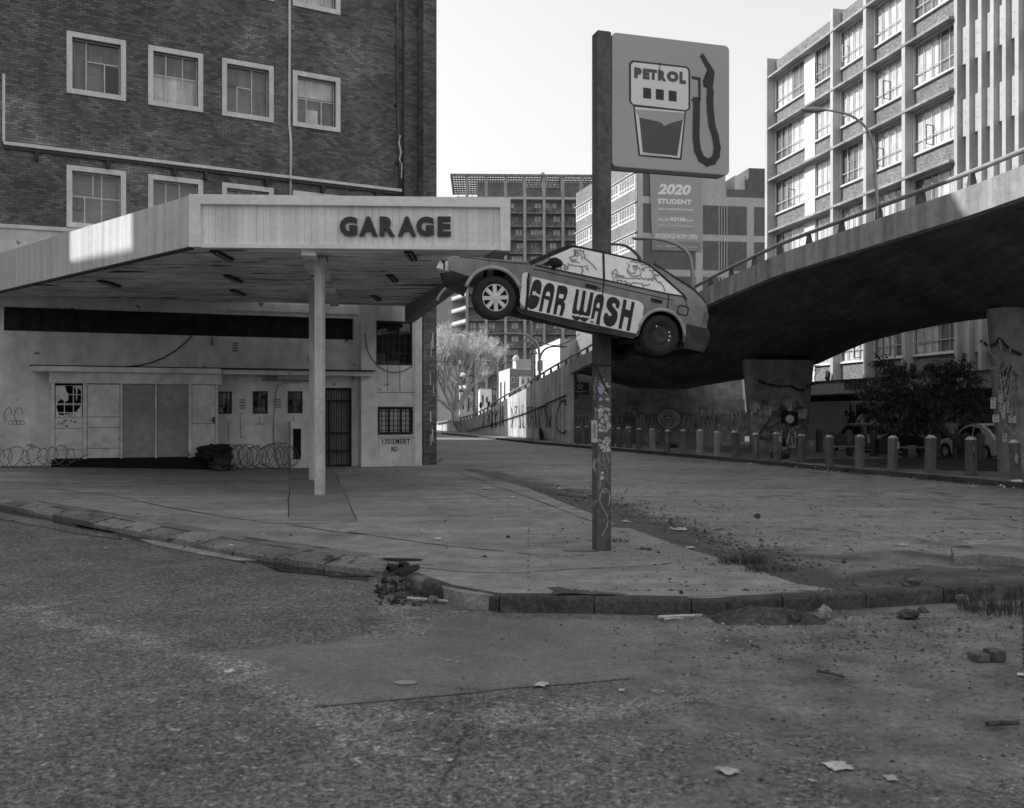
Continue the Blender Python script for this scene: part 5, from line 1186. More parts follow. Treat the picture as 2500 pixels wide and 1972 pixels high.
def edge_piece(Ya, Yb, parent, name, m, o0=0, o1=.3, h=.78, zb=None, gap=.012):
    Ya += gap; n = max(1, int((Yb - Ya) / 1.2)); mb = MB(); k = 4
    for i in range(n + 1):
        Y = Ya + (Yb - Ya) * i / n; zt = zt_f(Y); z0 = (zt - h) if zb is None else zb
        for o, z in ((o0, z0), (o0, zt), (o1, zt), (o1, z0)): mb.v.append((XE(Y, o), Y + o * KB, z))
    for i in range(n):
        for j in range(4): mb.f.append((i * 4 + j, (i + 1) * 4 + j, (i + 1) * 4 + (j + 1) % 4, i * 4 + (j + 1) % 4)); mb.m.append(0)
    mb.f.append((0, 1, 2, 3)); mb.m.append(0); mb.f.append(tuple(n * 4 + j for j in (3, 2, 1, 0))); mb.m.append(0)
    return mb.build(name, m, parent)
cuts = [-30, -12, 4, 14, 21, 29.6, 38.2, 46.8, 55.4, 63.8, 68.4]
for a, b in zip(cuts, cuts[1:]): edge_piece(a, b, fl, 'edge_beam', m_conc)
for a, b in zip(cuts, cuts[1:]): edge_piece(a, b, fl, 'edge_beam', m_conc, DWI - .3, DWI)
def rail(Y0, Y1, step, parent, o, n0=None):
    Y = Y0; first = None
    while Y <= Y1:
        z = zt_f(Y); x = XE(Y, o); dx = .09
        V = [(x - .1, Y - .12, z + .002), (x + .12, Y - .12, z + .002), (x + .12, Y + .12, z + .002), (x - .1, Y + .12, z + .002), (x - .07, Y - .07, z + .36), (x + .07, Y - .07, z + .36), (x + .07, Y + .07, z + .36), (x - .07, Y + .07, z + .36)]
        MB().hexa(V).build('rail_post', m_railp, parent, bevel=.02); Y += step
    Ys = [Y0 - 2] + [Y0 + i * 2.2 for i in range(int((Y1 - Y0) / 2.2) + 1)] + [Y1 + .5]
    MB().tube([(XE(q, o), q, zt_f(q) + .42) for q in Ys], .075, 8).build('rail', m_rail, parent, smooth=True)
rail(9.4, 67.5, 2.2, fl, .15); rail(9.4, 67.5, 2.2, fl, DWI - .15)
# piers
def pier(Yc, base_w, top_w, th, zt, name_, o=5.2):
    c = Vector((XE(Yc, o), Yc + o * KB)); wd = Vector((1, KB * .9)).normalized(); td = Vector((-wd.y, wd.x)); V = []
    prof = [(0, base_w, th * .9), (zt, top_w, th)]
    k = 14; mb = MB()
    for z, w, t in prof:
        for i in range(k):
            a = 2 * math.pi * i / k; ca, sa = math.cos(a), math.sin(a)
            q = c + wd * (w / 2 * math.copysign(abs(ca) ** .45, ca)) + td * (t / 2 * math.copysign(abs(sa) ** .6, sa)); mb.v.append((q.x, q.y, z))
    for i in range(k): mb.f.append((i, (i + 1) % k, k + (i + 1) % k, k + i)); mb.m.append(0)
    mb.f.append(tuple(range(k - 1, -1, -1))); mb.m.append(0); mb.f.append(tuple(range(k, 2 * k))); mb.m.append(0)
    p_ = mb.build('pier', m_pier, fl, smooth=True, sharp=50)
    fr = F((c - td * (th / 2 + .012)), wd); fr.d = wd; fr.n = -td
    return p_, fr
pier1, FP1 = pier(48.6, 2.75, 3.65, 1.1, 4.5, 'pier')
pier2, FP2 = pier(31.2, 2.3, 3.1, 1.2, 5.2, 'pier', 5.35)
qp1 = Q(FP1, cp); qp2 = Q(FP2, cf)
v = MB()
def spl(P, n=6):
    out = []
    for i in range(len(P) - 1):
        p0, p1, p2, p3 = P[max(i - 1, 0)], P[i], P[i + 1], P[min(i + 2, len(P) - 1)]
        for k in range(n):
            t = k / n; out.append(tuple(.5 * (2 * p1[c] + (p2[c] - p0[c]) * t + (2 * p0[c] - 5 * p1[c] + 4 * p2[c] - p3[c]) * t * t + (3 * p1[c] - p0[c] - 3 * p2[c] + p3[c]) * t ** 3) for c in (0, 1)))
    return out + [P[-1]]
for P in ([(780, 90), (560, 130), (570, 200), (700, 190), (740, 220)], [(640, 330), (640, 240), (700, 220), (690, 300), (620, 430), (620, 560), (670, 600), (720, 520), (750, 510)], [(780, 90), (790, 150), (890, 220), (940, 330), (970, 420), (960, 600)],
          [(730, 320), (780, 285), (900, 300), (950, 350), (900, 450), (880, 540), (930, 610), (930, 680), (870, 715)], circ(820, 425, 42), [(760, 620), (760, 540), (870, 470)], [(850, 160), (880, 110), (980, 120), (920, 160), (930, 200), (1060, 230)],
          [(1030, 90), (1040, 150), (1120, 220), (1110, 330)], [(1120, 220), (1230, 310), (1260, 400), (1240, 560), (1200, 620), (960, 640)], [(1150, 90), (1150, 190), (1190, 215), (1230, 160), (1290, 110), (1510, 95), (1490, 190), (1420, 280), (1440, 400), (1410, 500)],
          [(1270, 220), (1260, 320), (1290, 270), (1270, 170), (1320, 140), (1360, 190)], [(1260, 480), (1310, 330), (1360, 280), (1400, 320), (1330, 400), (1340, 450)], circ(1440, 140, 40), [(1000, 590), (1040, 530), (1150, 620)]):
    v.ribbon(FP1, [qp1(*p) for p in spl(P, 4)], .03, .012)
v.build('mural_line', m_line, pier1)
v = MB(); v.ribbon(FP1, [qp1(*p) for p in [(500, 350), (640, 400), (840, 440), (1040, 430), (1130, 490), (1220, 510), (1330, 410), (1480, 375)]], .12, .008); v.build('mural_shadow', m_black, pier1)
rn = random.Random(5)
m_post = mat('poster_paper', .55, .9, [(6, .25)], None, .1, objr=.2); m_postd = mat('dark_poster', .03, .9, [(6, .4)], None, .1)
def poster(fr, q, x0, y0, x1, y1, par, rot_=0, m=m_post, bars=True, off=.012):
    cx, cy = (x0 + x1) / 2, (y0 + y1) / 2; cr_, sr = math.cos(rot_), math.sin(rot_)
    T = lambda x, y: q(cx + (x - cx) * cr_ - (y - cy) * sr, cy + (x - cx) * sr + (y - cy) * cr_)
    o = MB().plate(fr, [T(x0, y1), T(x1, y1), T(x1, y0), T(x0, y0)], off, off + .006 + rn.uniform(0, .004)).build('poster', m, par)
    if bars:
        b_ = MB(); h = y1 - y0; w = x1 - x0
        for k in range(5):
            y = y0 + h * (.1 + .17 * k); b_.plate(fr, [T(x0 + w * .12, y + h * (.1 if k == 0 else .05)), T(x0 + w * rn.uniform(.6, .88), y + h * (.1 if k == 0 else .05)), T(x0 + w * rn.uniform(.6, .88), y), T(x0 + w * .12, y)], off + .0105, off + .0112)
        b_.build('print_line', m_spray, o)
for a in [(340, 705, 405, 790), (360, 800, 390, 900), (412, 712, 458, 860), (470, 720, 515, 800), (490, 820, 545, 905), (500, 935, 545, 1030), (590, 762, 705, 905), (970, 660, 1045, 830), (1150, 810, 1285, 960), (1110, 1080, 1165, 1120), (600, 930, 640, 970), (890, 1430, 965, 1470), (990, 1410, 1095, 1450)]: poster(FP1, qp1, *a, pier1, rn.uniform(-.15, .15))
for a in [(865, 830, 1000, 1040), (1010, 850, 1150, 1080), (890, 1280, 970, 1420), (1090, 1290, 1150, 1400)]: poster(FP1, qp1, *a, pier1, rn.uniform(-.05, .05), m_postd, False, .008)
MB().plate(FP1, [qp1(*p) for p in circ(1010, 965, 72)[:-1]], .018, .022).build('poster', m_post, pier1)
fm = MB()
for k in range(6):
    a = k * math.pi / 3; fm.plate(FP1, [qp1(755 + 52 * math.cos(a) + p[0], 745 + 52 * math.sin(a) + p[1]) for p in circ(0, 0, 42, 9)[:-1]], .008, .012 + .001 * k)
fm.build('painted_flower', m_boardg, pier1)
sr = MB()
for _ in range(16):
    x, y = rn.uniform(860, 1380), rn.uniform(1100, 1350); sr.ribbon(FP1, [qp1(x, y), qp1(x + rn.uniform(-25, 25), y + rn.uniform(40, 120))], .05, .018)
sr.build('torn_strip', m_post, pier1)
v = MB()
for P in ([(1700, 300), (1720, 360), (1850, 490), (1870, 600), (1890, 780)], [(1760, 320), (1770, 390)], [(1980, 340), (1960, 480), (1940, 550), (1890, 590)], [(1870, 290), (1900, 450), (1930, 540)], [(1890, 690), (1940, 660)], [(1850, 560), (1790, 570)], [(1980, 620), (2000, 720), (2020, 760), (1990, 860)]): v.ribbon(FP2, [qp2(*p) for p in spl(P, 5)], .055, .012)
v.build('mural_line', m_line, pier2)
v = MB(); v.ribbon(FP2, [qp2(*p) for p in spl([(1690, 300), (1760, 345), (1830, 330), (1870, 280), (1930, 340), (1990, 390), (2080, 430)], 4)], .1, .008); v.build('mural_shadow', m_black, pier2)
for a in [(1860, 790, 1900, 900), (1870, 905, 1925, 990), (1800, 1020, 1865, 1095), (1940, 840, 1965, 1000), (1890, 980, 1920, 1060), (1960, 1030, 2030, 1100), (1780, 860, 1830, 960), (1900, 1205, 1940, 1290)]: poster(FP2, qp2, *a, pier2, rn.uniform(-.12, .12))

def scrawl(fr, q, x0, x1, y0, y1, w, off, m, par, n):
    for _ in range(n):
        P_ = [(rn.uniform(x0, x1), rn.uniform(y0, y1)) for _ in range(4)]; MB().ribbon(fr, [q(*p) for p in spl(P_, 5)], w, off).build('graffiti', m, par)
scrawl(FP2, qp2, 1880, 2040, 480, 1200, .03, .014, m_line, pier2, 6); scrawl(FP2, qp2, 1880, 2040, 480, 900, .12, .006, m_murd, pier2, 5)
scrawl(FP1, qp1, 480, 1330, 680, 1300, .13, .006, m_murd, pier1, 8)
# retaining wall of the ramp
rw_ = empty('retaining_wall', (0, 90, 0), 'long stained concrete ramp wall with graffiti rising towards the flyover', 'wall')
Y = 68.5; k = 0
while Y < 133:
    edge_piece(Y, min(Y + 2.7, 134), rw_, 'wall_panel', m_ret, rn.uniform(0, .03), .5, zb=-.15, gap=.05); Y += 2.7
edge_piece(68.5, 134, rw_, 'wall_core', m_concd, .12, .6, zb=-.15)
edge_piece(134, 150, rw_, 'wall_panel', m_white2, 0, .4, zb=-.15)
rail(69.7, 140, 2.2, rw_, .15)
MB().box(XE(68.3) - .18, XE(68.3) + .3, 67.9, 68.48, -.1, zt_f(68.3) - .79).build('end_post', m_ret, rw_)
FRW = F((XE(100, -.012), 100), (-KB, 1)); qrw = Q(FRW, cg)
P = [FRW.P(*(lambda t: (t[0], .03, t[1]))(qrw(x, y))) for x, y in [(440, 1442), (760, 1360), (1200, 1210), (1740, 985)]]
MB().tube(P, .05, 6).build('pipe', m_cable, rw_)
gv = MB(); gl_ = MB()
def letters_on(mbx, q, fr, x0, x1, y0, y1, n, w, seed, slope):
    r = random.Random(seed)
    for i in range(n):
        xa = x0 + (x1 - x0) * i / n; xb = x0 + (x1 - x0) * (i + .85) / n; d = slope * (xa - x0); ya, yb = y0 + d, y1 + d * .6
        for _ in range(2):
            P = [(r.uniform(xa, xb), r.choice([ya, (ya + yb) / 2, yb]) + r.uniform(-8, 8)) for _ in range(4)]; mbx.ribbon(fr, [q(*p) for p in P], w, .012)
letters_on(gv, qrw, FRW, 1200, 1540, 1140, 1400, 7, .13, 2, -.05); letters_on(gv, qrw, FRW, 620, 900, 1230, 1400, 5, .16, 9, -.3); letters_on(gv, qrw, FRW, 1000, 1180, 1130, 1400, 4, .1, 3, -.1)
letters_on(gl_, qrw, FRW, 1220, 1520, 1150, 1380, 5, .09, 4, -.05)
gv.ribbon(FRW, [qrw(*p) for p in spl([(1720, 1060), (1640, 1090), (1600, 1250), (1610, 1420), (1680, 1470), (1740, 1400), (1750, 1180), (1700, 1080)], 4)], .16, .012)
for x in (750, 790, 890): gv.ribbon(FRW, [qrw(x, 1190 - (x - 750) * .3), qrw(x + 8, 1390 - (x - 750) * .3)], .5, .012)
gl_.ribbon(FRW, [qrw(*p) for p in spl([(1610, 1440), (1680, 1480), (1750, 1460), (1780, 1260), (1760, 1120)], 4)], .06, .014)
gv.build('graffiti', m_spray, rw_); gl_.build('graffiti', m_line, rw_)
# abutment below the deck with its painted wall
FAb = F((XE(68.4, .32), 68.4), (1, KB * .5)); qab = Q(FAb, cm)
zab = qab(1000, 668)[1]
ab = empty('abutment', (8, 70, 0), 'dark abutment wall under the flyover painted with a smiling sun face', 'wall')
MB().fbox(FAb, 0, 12, -.8, 0, -.1, zab).build('mural_wall', m_mural, ab)
MB().hexa([FAb.P(0, -.35, zab), FAb.P(12, -.35, zab), FAb.P(12, -2, zab), FAb.P(0, -2, zab), FAb.P(0, -.9, 6), FAb.P(12, -.9, 6), FAb.P(12, -2, 6), FAb.P(0, -2, 6)]).build('sloped_wall', m_pier, ab)
class Each:                                          # every plate becomes a part of its own, the strokes stay one drawing
    def __init__(s, n, m): s.n, s.m, s.l = n, m, MB()
    def plate(s, *a): MB().plate(*a).build(s.n, s.m, ab)
    def ribbon(s, *a): s.l.ribbon(*a)
mw = Each('mural_shape', m_boardg); mk = Each('mural_shape', m_murd)
sun_c = (1120, 880)
mw.plate(FAb, [qab(sun_c[0] + 138 * math.cos(a), sun_c[1] + 120 * math.sin(a)) for a in [k * .3142 for k in range(20)]], .002, .008)
mk.ribbon(FAb, [qab(sun_c[0] + 140 * math.cos(a), sun_c[1] + 122 * math.sin(a)) for a in [k * .2618 for k in range(25)]], .09, .012)
for k in range(28):
    a = k * .2244; mk.ribbon(FAb, [qab(sun_c[0] + 158 * math.cos(a), sun_c[1] + 140 * math.sin(a)), qab(sun_c[0] + 180 * math.cos(a + .06), sun_c[1] + 162 * math.sin(a + .06))], .05, .012)
for x in (1075, 1135): mk.ribbon(FAb, [qab(*p) for p in circ(x, 835, 27)], .03, .014); mk.ribbon(FAb, [qab(*p) for p in circ(x + 6, 848, 8, 7)], .06, .014)
mk.ribbon(FAb, [qab(*p) for p in [(1020, 875), (1060, 880), (1120, 884), (1195, 880)]], .045, .014); mk.ribbon(FAb, [qab(*p) for p in spl([(1035, 880), (1050, 930), (1100, 958), (1150, 945), (1185, 880)], 4)], .045, .014)
for x in (1070, 1095, 1120, 1145, 1165): mk.ribbon(FAb, [qab(x, 885), qab(x, 945)], .025, .014)
mk.ribbon(FAb, [qab(1040, 910), qab(1178, 910)], .025, .014)
for P in ([(640, 800), (672, 752), (700, 800)], [(570, 790), (610, 830), (620, 790)], [(545, 880), (590, 855), (600, 905)], [(700, 800), (770, 795), (735, 850)], [(745, 870), (780, 860), (785, 930), (755, 940)], [(610, 940), (660, 980), (730, 970)]): mw.plate(FAb, [qab(*p) for p in P], .002, .01)
mk.plate(FAb, [qab(*p) for p in circ(665, 870, 62, 12)[:-1]], .002, .009)
for P in ([(1645, 800), (1660, 780), (1720, 785), (1750, 765), (1800, 790), (1810, 825), (1650, 822)], [(50, 800), (90, 780), (125, 800)], [(830, 960), (900, 930), (960, 970), (900, 990)], [(1610, 1005), (1650, 950), (1690, 935), (1740, 1005)]): mw.plate(FAb, [qab(*p) for p in P], .002, .01)
mk.plate(FAb, [qab(*p) for p in [(1300, 820), (1405, 825), (1410, 960), (1300, 960)]], .002, .009); mk.plate(FAb, [qab(*p) for p in circ(1565, 870, 62, 12)[:-1]], .002, .009)
mw.ribbon(FAb, [qab(*p) for p in circ(1565, 870, 50)], .05, .012); mk.plate(FAb, [qab(*p) for p in [(1830, 960), (1845, 830), (1920, 780), (2000, 810), (2050, 920), (2050, 1060), (1960, 1050), (1950, 880), (1900, 850), (1860, 880), (1860, 960)]], .002, .009)
mk.plate(FAb, [qab(*p) for p in [(865, 830), (905, 850), (935, 815), (970, 850), (960, 940), (865, 940)]], .002, .009)
mw.l.build('mural_line', m_boardg, ab); mk.l.build('mural_line', m_spray, ab)
ga_, gb_ = MB(), MB()
for k, (x0, x1, y0, y1) in enumerate(((60, 240, 860, 1010), (480, 640, 860, 1000), (780, 960, 820, 1000), (1270, 1440, 820, 980), (1460, 1640, 760, 960), (1640, 1830, 830, 1010), (1860, 2060, 780, 1020))):
    letters_on(ga_, qab, FAb, x0, x1, y0, y1, 4, .07, 30 + k, 0); letters_on(gb_, qab, FAb, x0, x1, y0 + 20, y1 + 40, 4, .06, 60 + k, 0)
ga_.build('graffiti', m_murd, ab); gb_.build('graffiti', m_line, ab)
sgn = empty('parking_sign', (4.5, 68.2, 2), 'dark parking sign with a star on the end of the abutment wall', 'sign')
FAs = FAb.moved(.03); qas = Q(FAs, cm)
MB().plate(FAs, [qas(30, 615), qas(218, 615), qas(218, 482), qas(30, 482)], -.02, .02).build('sign_board', m_signk, sgn)
st_ = [(120 + (36 if k % 2 == 0 else 15) * math.sin(k * math.pi / 5), 525 - (36 if k % 2 == 0 else 15) * math.cos(k * math.pi / 5)) for k in range(10)]
MB().ribbon(FAs, [qas(*p) for p in st_ + [st_[0]]], .05, .022).build('star', m_sign, sgn)
text_on(FAs, 'PARKING', qas(50, 0)[0], qas(195, 0)[0], qas(100, 590)[1], qas(100, 572)[1], .021, .006, m_sign, 'lettering', sgn, bold=.03)
for x, y, r_ in ((60, 498, 0), (60, 540, 0), (107, 603, 1), (137, 603, 1)):
    pts = [(-14, 0), (0, -8), (0, -3), (12, -3), (12, 3), (0, 3), (0, 8)]
    pts = [(x + (p[0] if not r_ else p[1]), y + (p[1] if not r_ else -p[0] * .6)) for p in pts]
    MB().plate(FAs, [qas(*p) for p in pts], .02, .026).build('arrow', m_sign, sgn)

# ================================================================ BOLLARDS
def bollard_mesh(w=.265, h=1.16):
    c = .035; pts = [(-w / 2 + c, -w / 2), (w / 2 - c, -w / 2), (w / 2, -w / 2 + c), (w / 2, w / 2 - c), (w / 2 - c, w / 2), (-w / 2 + c, w / 2), (-w / 2, w / 2 - c), (-w / 2, -w / 2 + c)]
    mb = MB(); mb.slab(pts, -.1, h - .09); b = MB(); n = 8
    b.v = [(x, y, h - .0895) for x, y in pts] + [(x * .42, y * .42, h) for x, y in pts]
    for i in range(n): b.f.append((i, (i + 1) % n, n + (i + 1) % n, n + i)); b.m.append(0)
    b.f.append(tuple(range(n, 2 * n))); b.m.append(0); b.f.append(tuple(range(n - 1, -1, -1))); b.m.append(0)
    return mb, b
fb = [(22, 752), (62, 753), (182, 764), (222, 768), (268, 772), (318, 778), (382, 785), (452, 790), (530, 797), (608, 804), (692, 810), (785, 818), (880, 826), (983, 834), (1101, 842), (1237, 856), (1381, 867), (1539, 880), (1721, 893), (1919, 907), (2137, 921)]
pt = {6: ('pale', m_bolll), 9: ('pale', m_bolll), 10: ('pale', m_bolll), 15: ('mid', m_boll), 17: ('mid', m_boll)}
pos_txt = ['nearest the parking sign', 'second from the parking sign', 'just behind the petrol sign post', 'next after the petrol sign post', 'with a round sticker, below the flower mural', 'dark and plain, before the pale one', 'standing before the smiling sun face', 'with a white smear, below the sun face',
           'fourth before the wide pier, dark', 'broad and pale, third before the wide pier', 'pale with a light corner, second before the wide pier', 'dark, at the near edge of the wide pier', 'with a white stripe, before the wide pier', 'with a pasted flyer, in front of the wide pier', 'at the far edge of the wide pier', 'before the dark hatchback bonnet',
           'before the hatchback boot', 'with a square stencil, before the leafy tree', 'plain, before the fallen branch of the tree', 'with a painted arrow, before the white round car', 'largest and nearest, beside the second pier']
P_b, P_c = bollard_mesh(); Bproto = {}
for i, (x, y) in enumerate(fb):
    px, py = cl(x, y); p = g(px, py); kind, mm = pt.get(i, ('dark', m_boll))
    t = empty('bollard', (p.x, p.y + .12, 0), '%s concrete bollard on the kerb %s' % (kind, pos_txt[i]), 'bollard', 'bollards along the kerb under the flyover')
    t.rotation_euler.z = R(22 + rn.uniform(-12, 12)); t.rotation_euler.x = R(rn.uniform(-2, 2)); t.rotation_euler.y = R(rn.uniform(-2.4, 2.4)); s_ = rn.uniform(.95, 1.04); t.scale = (s_, s_, s_)
    if mm.name not in Bproto:
        a = MB(); a.v, a.f, a.m = P_b.v, P_b.f, P_b.m; b = MB(); b.v, b.f, b.m = P_c.v, P_c.f, P_c.m
        Bproto[mm.name] = (a.build('shaft', mm, t, local=True, bevel=.006), b.build('cap', m_bollt, t, local=True))
    else:
        for src in Bproto[mm.name]: c = src.copy(); COL.objects.link(c); c.parent = t
    if i in (12, 13, 17, 19, 20, 7, 4):
        d = MB()
        if i == 12: d.box(-.152, -.09, -.158, -.152, .35, .95)
        elif i == 13: d.box(.0, .13, -.157, -.1515, .75, 1.0)
        elif i == 17: d.box(.02, .12, -.157, -.1515, .72, .95)
        elif i == 19: d.add([(-.08, -.153, .7), (-.06, -.153, .7), (-.06, -.153, .8), (-.03, -.153, .8), (-.07, -.153, .88), (-.11, -.153, .8), (-.08, -.153, .8)], [(0, 1, 2, 3, 4, 5, 6)])
        elif i == 20: d.blob((-.1, -.15, .62), .05, .006, .12, 3, 9, 5, .4)
        elif i == 7: d.box(-.152, -.1, -.158, -.152, .5, .9)
        else: d.blob((.02, -.15, .9), .05, .006, .05, 4, 9, 5, .2)
        d.build('sticker', m_paper, t, local=True)
rear_b = [((2000, 1094), 'beside the shutter'), ((2031, 1099), 'behind the dark hatchback wing'), ((2072, 1099), 'in front of the hatchback door'), ((2132, 1103), 'at the hatchback boot corner'), ((2286, 1116), 'before the black car'), ((2336, 1117), 'crossed by the slanting tree trunk'), ((2358, 1118), 'at the white car door'), ((2393, 1121), 'at the white car rear wheel')]
for (px, py), tx in rear_b:
    p = g(px, py) * .915; t = empty('bollard', (p.x, p.y, 0), 'dark bollard in the rear row ' + tx, 'bollard', 'bollards in the rear row beside the parked cars')
    t.rotation_euler.z = R(15)
    for src in Bproto[m_boll.name][:1]: c = src.copy(); COL.objects.link(c); c.parent = t
    c = Bproto[m_boll.name][1].copy(); c.data = c.data.copy(); c.data.materials.clear(); c.data.materials.append(m_boll); COL.objects.link(c); c.parent = t

# ================================================================ OFFICE BLOCK ON THE RIGHT
FO = F((17.3, 66.8), (.2014, -.98)); FO.d = Vector((.2014, -.98)).normalized(); FO.n = Vector((-.98, -.2014))
FO.n = FO.n.normalized()
ob = empty('office_block', (17.3, 66.8, 0), 'long brick office block with white fins and curtained windows behind the flyover', 'building')
so = lambda px: FO.s(px)
MB().fbox(FO, 0, 46, -14, -.62, 0, 25.2).build('building_mass', m_tow, ob)
STO = 3.41; ZB = 3.72
fins = [1885, 2043, 2124, 2219, 2338]
fS = [so(x) for x in fins]
pS = (so(1963), so(1987))
def fin(s0, w, o=.5, z0=ZB, z1=25.4, m=m_white2): return MB().fbox(FO, s0, s0 + w, -.6, o, z0, z1).build('fin', m, ob)
fin(0, .32, .5); [fin(s_, .3, .42) for s_ in fS[1:4]]
MB().fbox(FO, -.05, 0, -14, .48, 0, 25.4).build('gable', m_white2, ob)
bays = [(fS[0] + .32, pS[0]), (pS[1], fS[1]), (fS[1] + .3, fS[2]), (fS[2] + .3, fS[3]), (fS[3] + .3, fS[4])]
MB().fbox(FO, pS[0], pS[1], -.6, -.05, ZB, ZB + 6 * STO).build('blank_panel', m_white, ob)
for k in range(7):
    z = ZB + k * STO - .12
    MB().fbox(FO, -.1, fS[4], -.6, .46 if k else .3, z, z + .13).build('ledge', m_plasg, ob)
MB().fbox(FO, .0, fS[4] - .01, -.6, -.1, ZB + 6 * STO + .05, 25.2).build('parapet', m_lbr, ob)
r2 = random.Random(8)
for k in range(6):
    z = ZB + k * STO + .05
    for (a, b) in bays:
        MB().fbox(FO, a, b, -.6, -.12, z, z + 1.05).build('spandrel', m_lbr, ob)
        n = 5 if b - a > 2.8 else 4
        w = win(FO, a, b, z + 1.05, z + STO - .18, ob, fw=.06, proud=-.08, deep=.13, vs=[i / n for i in range(1, n)], hs=(.3,), mframe=m_white, mbar=m_white2, bw=.05,
                curtain=[(r2.choice([m_curt, m_curt, m_curt, m_curt2]), x0, x0 + .5, 0, 1) for x0 in (0, .5)])
        MB().fbox(FO, a, b, -.14, .02, z + 1.0, z + 1.07).build('window_sill', m_white, w)
        if r2.random() < .5:
            x0 = a + (b - a) * r2.choice([.2, .4, .6]); zz = z + 1.25; o = MB(); q = .5
            for p0, p1 in (((0, 0), (1, 0)), ((1, 0), (1, 1)), ((1, 1), (0, 1)), ((0, 1), (0, 0))):
                o.tube([FO.P(x0 + .1 * p0[0], -.2 + .45 * p0[0], zz + .95 * p0[1]), FO.P(x0 + .1 * p1[0], -.2 + .45 * p1[0], zz + .95 * p1[1])], .022, 4)
            o.build('open_sash', m_mblack if r2.random() < .5 else m_steel, w)
# stair bay with close fins and staggered panels
cf_ = [2338, 2367.5, 2397, 2426.5, 2456, 2487, 2518, 2550, 2585]
cS = [so(x) for x in cf_]
MB().fbox(FO, fS[4], 46, -.62, -.5, 0, 25.2).build('stair_wall', m_towd, ob)
for s_ in cS: fin(s_, .24, .2, ZB + .1, 25.4)
for i in range(len(cS) - 1):
    for k in range(6):
        z = ZB + k * STO + 1.0
        p_ = MB().fbox(FO, cS[i] + .24, cS[i + 1], -.4, -.05, z, z + 1.75).build('infill_panel', m_white2, ob)
        for zz in (.6, 1.1): MB().fbox(FO, (cS[i] + cS[i + 1]) / 2 + .06, (cS[i] + cS[i + 1]) / 2 + .12, -.05, -.02, z + zz, z + zz + .06).build('boss', m_plasg, p_)
        MB().poly([FO.P(cS[i] + .24, -.45, z + 1.76), FO.P(cS[i + 1], -.45, z + 1.76), FO.P(cS[i + 1], -.45, z + STO - .01), FO.P(cS[i] + .24, -.45, z + STO - .01)]).build('pane', m_wsh, ob, fix=False)
MB().fbox(FO, cS[-1] + .2, 46, -.6, .3, ZB, 25.4).build('end_wall', m_lbr, ob)
# shops at street level
qo = Q(FO, cf)
cnz0, cnz1 = 3.1, 3.6
MB().fbox(FO, -.3, 46, -.6, 1.5, cnz0 - .12, cnz0 + .02).build('shop_canopy', m_white2, ob)
FOc = FO.moved(1.45)
MB().fbox(FO, -.3, 46, 1.35, 1.45, cnz0 + .021, cnz1 + .1).build('sign_band', m_white2, ob)
MB().fbox(FO, -.35, 46, 1.3, 1.52, cnz1 + .101, cnz1 + .15).build('sign_band_cap', m_crack, ob)
zA, zB_ = cnz0 + .06, cnz1 + .06
text_on(FOc, 'HOUM', FOc.s(2061.5), FOc.s(2081.5), zA, zB_, .004, .01, m_spray, 'lettering', ob, bold=.045)
text_on(FOc, 'MANSIONS', FOc.s(2084), FOc.s(2116), zA, zB_, .004, .01, m_spray, 'lettering', ob, bold=.045)
text_on(FOc, 'FAMILY', FOc.s(2132), FOc.s(2170), zA, zB_, .004, .01, m_spray, 'lettering', ob, bold=.045)
shs = MB(); s0, s1 = FO.s(1992), FO.s(2078)
sh_o = MB().fbox(FO, -.0, 46, -.62, -.3, 2.62, 3.0).build('shop_lintel', m_mblack, ob)
zz = .12; nslat = 0
sl_first = None
while zz < 2.6:
    if sl_first is None: sl_first = MB().fbox(FO, .35, s1, -.45, -.37, zz, zz + .085).build('shutter_slat', m_shut, ob)
    else: o = inst('shutter_slat', sl_first, ob); o.location = (0, 0, zz - .12)
    zz += .094
for px, w_ in ((2063, .06), (2078, .25), (2085, .08)): MB().fbox(FO, FO.s(px), FO.s(px) + w_, -.5, -.3, 0, 2.62).build('shop_mullion', m_crack, ob)
MB().fbox(FO, s1 + .3, 40, -.62, -.55, 0, 2.62).build('shop_front', m_dark2, ob)
MB().fbox(FO, 0, .34, -.6, .1, 0, 3.0).build('shop_pier', m_white2, ob)
s_c = FO.s(2282); MB().fbox(FO, s_c, s_c + .4, -.6, -.2, 0, 2.62).build('shop_pier', m_plas, ob)
for px in (2240, 2300, 2340, 2372): MB().fbox(FO, FO.s(px), FO.s(px) + .1, -.55, -.3, 0, 2.6).build('shop_mullion', m_plasg, ob)
for px, z0, z1 in ((2310, 1.3, 2.1), (2330, 1.1, 2.2), (2352, 1.4, 2.0), (2262, 1.2, 1.9)): MB().fbox(FO, FO.s(px), FO.s(px) + .35, -.549, -.53, z0, z1).build('poster', m_post, ob)
MB().fbox(FO, FO.s(2086), FO.s(2135), -.35, .25, 2.45, 2.6).build('blind_box', m_plas, ob)
for px, py in ((2024, 920), (2232, 904)):
    s_, z_ = FO.sz(px, py, .6); f_ = MB(); f_.hexa([FO.P(s_ - .22, .75, z_ - .15), FO.P(s_ + .1, .75, z_ - .3), FO.P(s_ + .1, .62, z_ - .3), FO.P(s_ - .22, .62, z_ - .15), FO.P(s_ - .1, .75, z_ + .35), FO.P(s_ + .22, .75, z_ + .2), FO.P(s_ + .22, .62, z_ + .2), FO.P(s_ - .1, .62, z_ + .35)])
    f_.fbox(FO, s_ - .04, s_ + .04, .64, .7, cnz1 + .1, z_ - .2); f_.build('floodlight', m_mblack, ob)
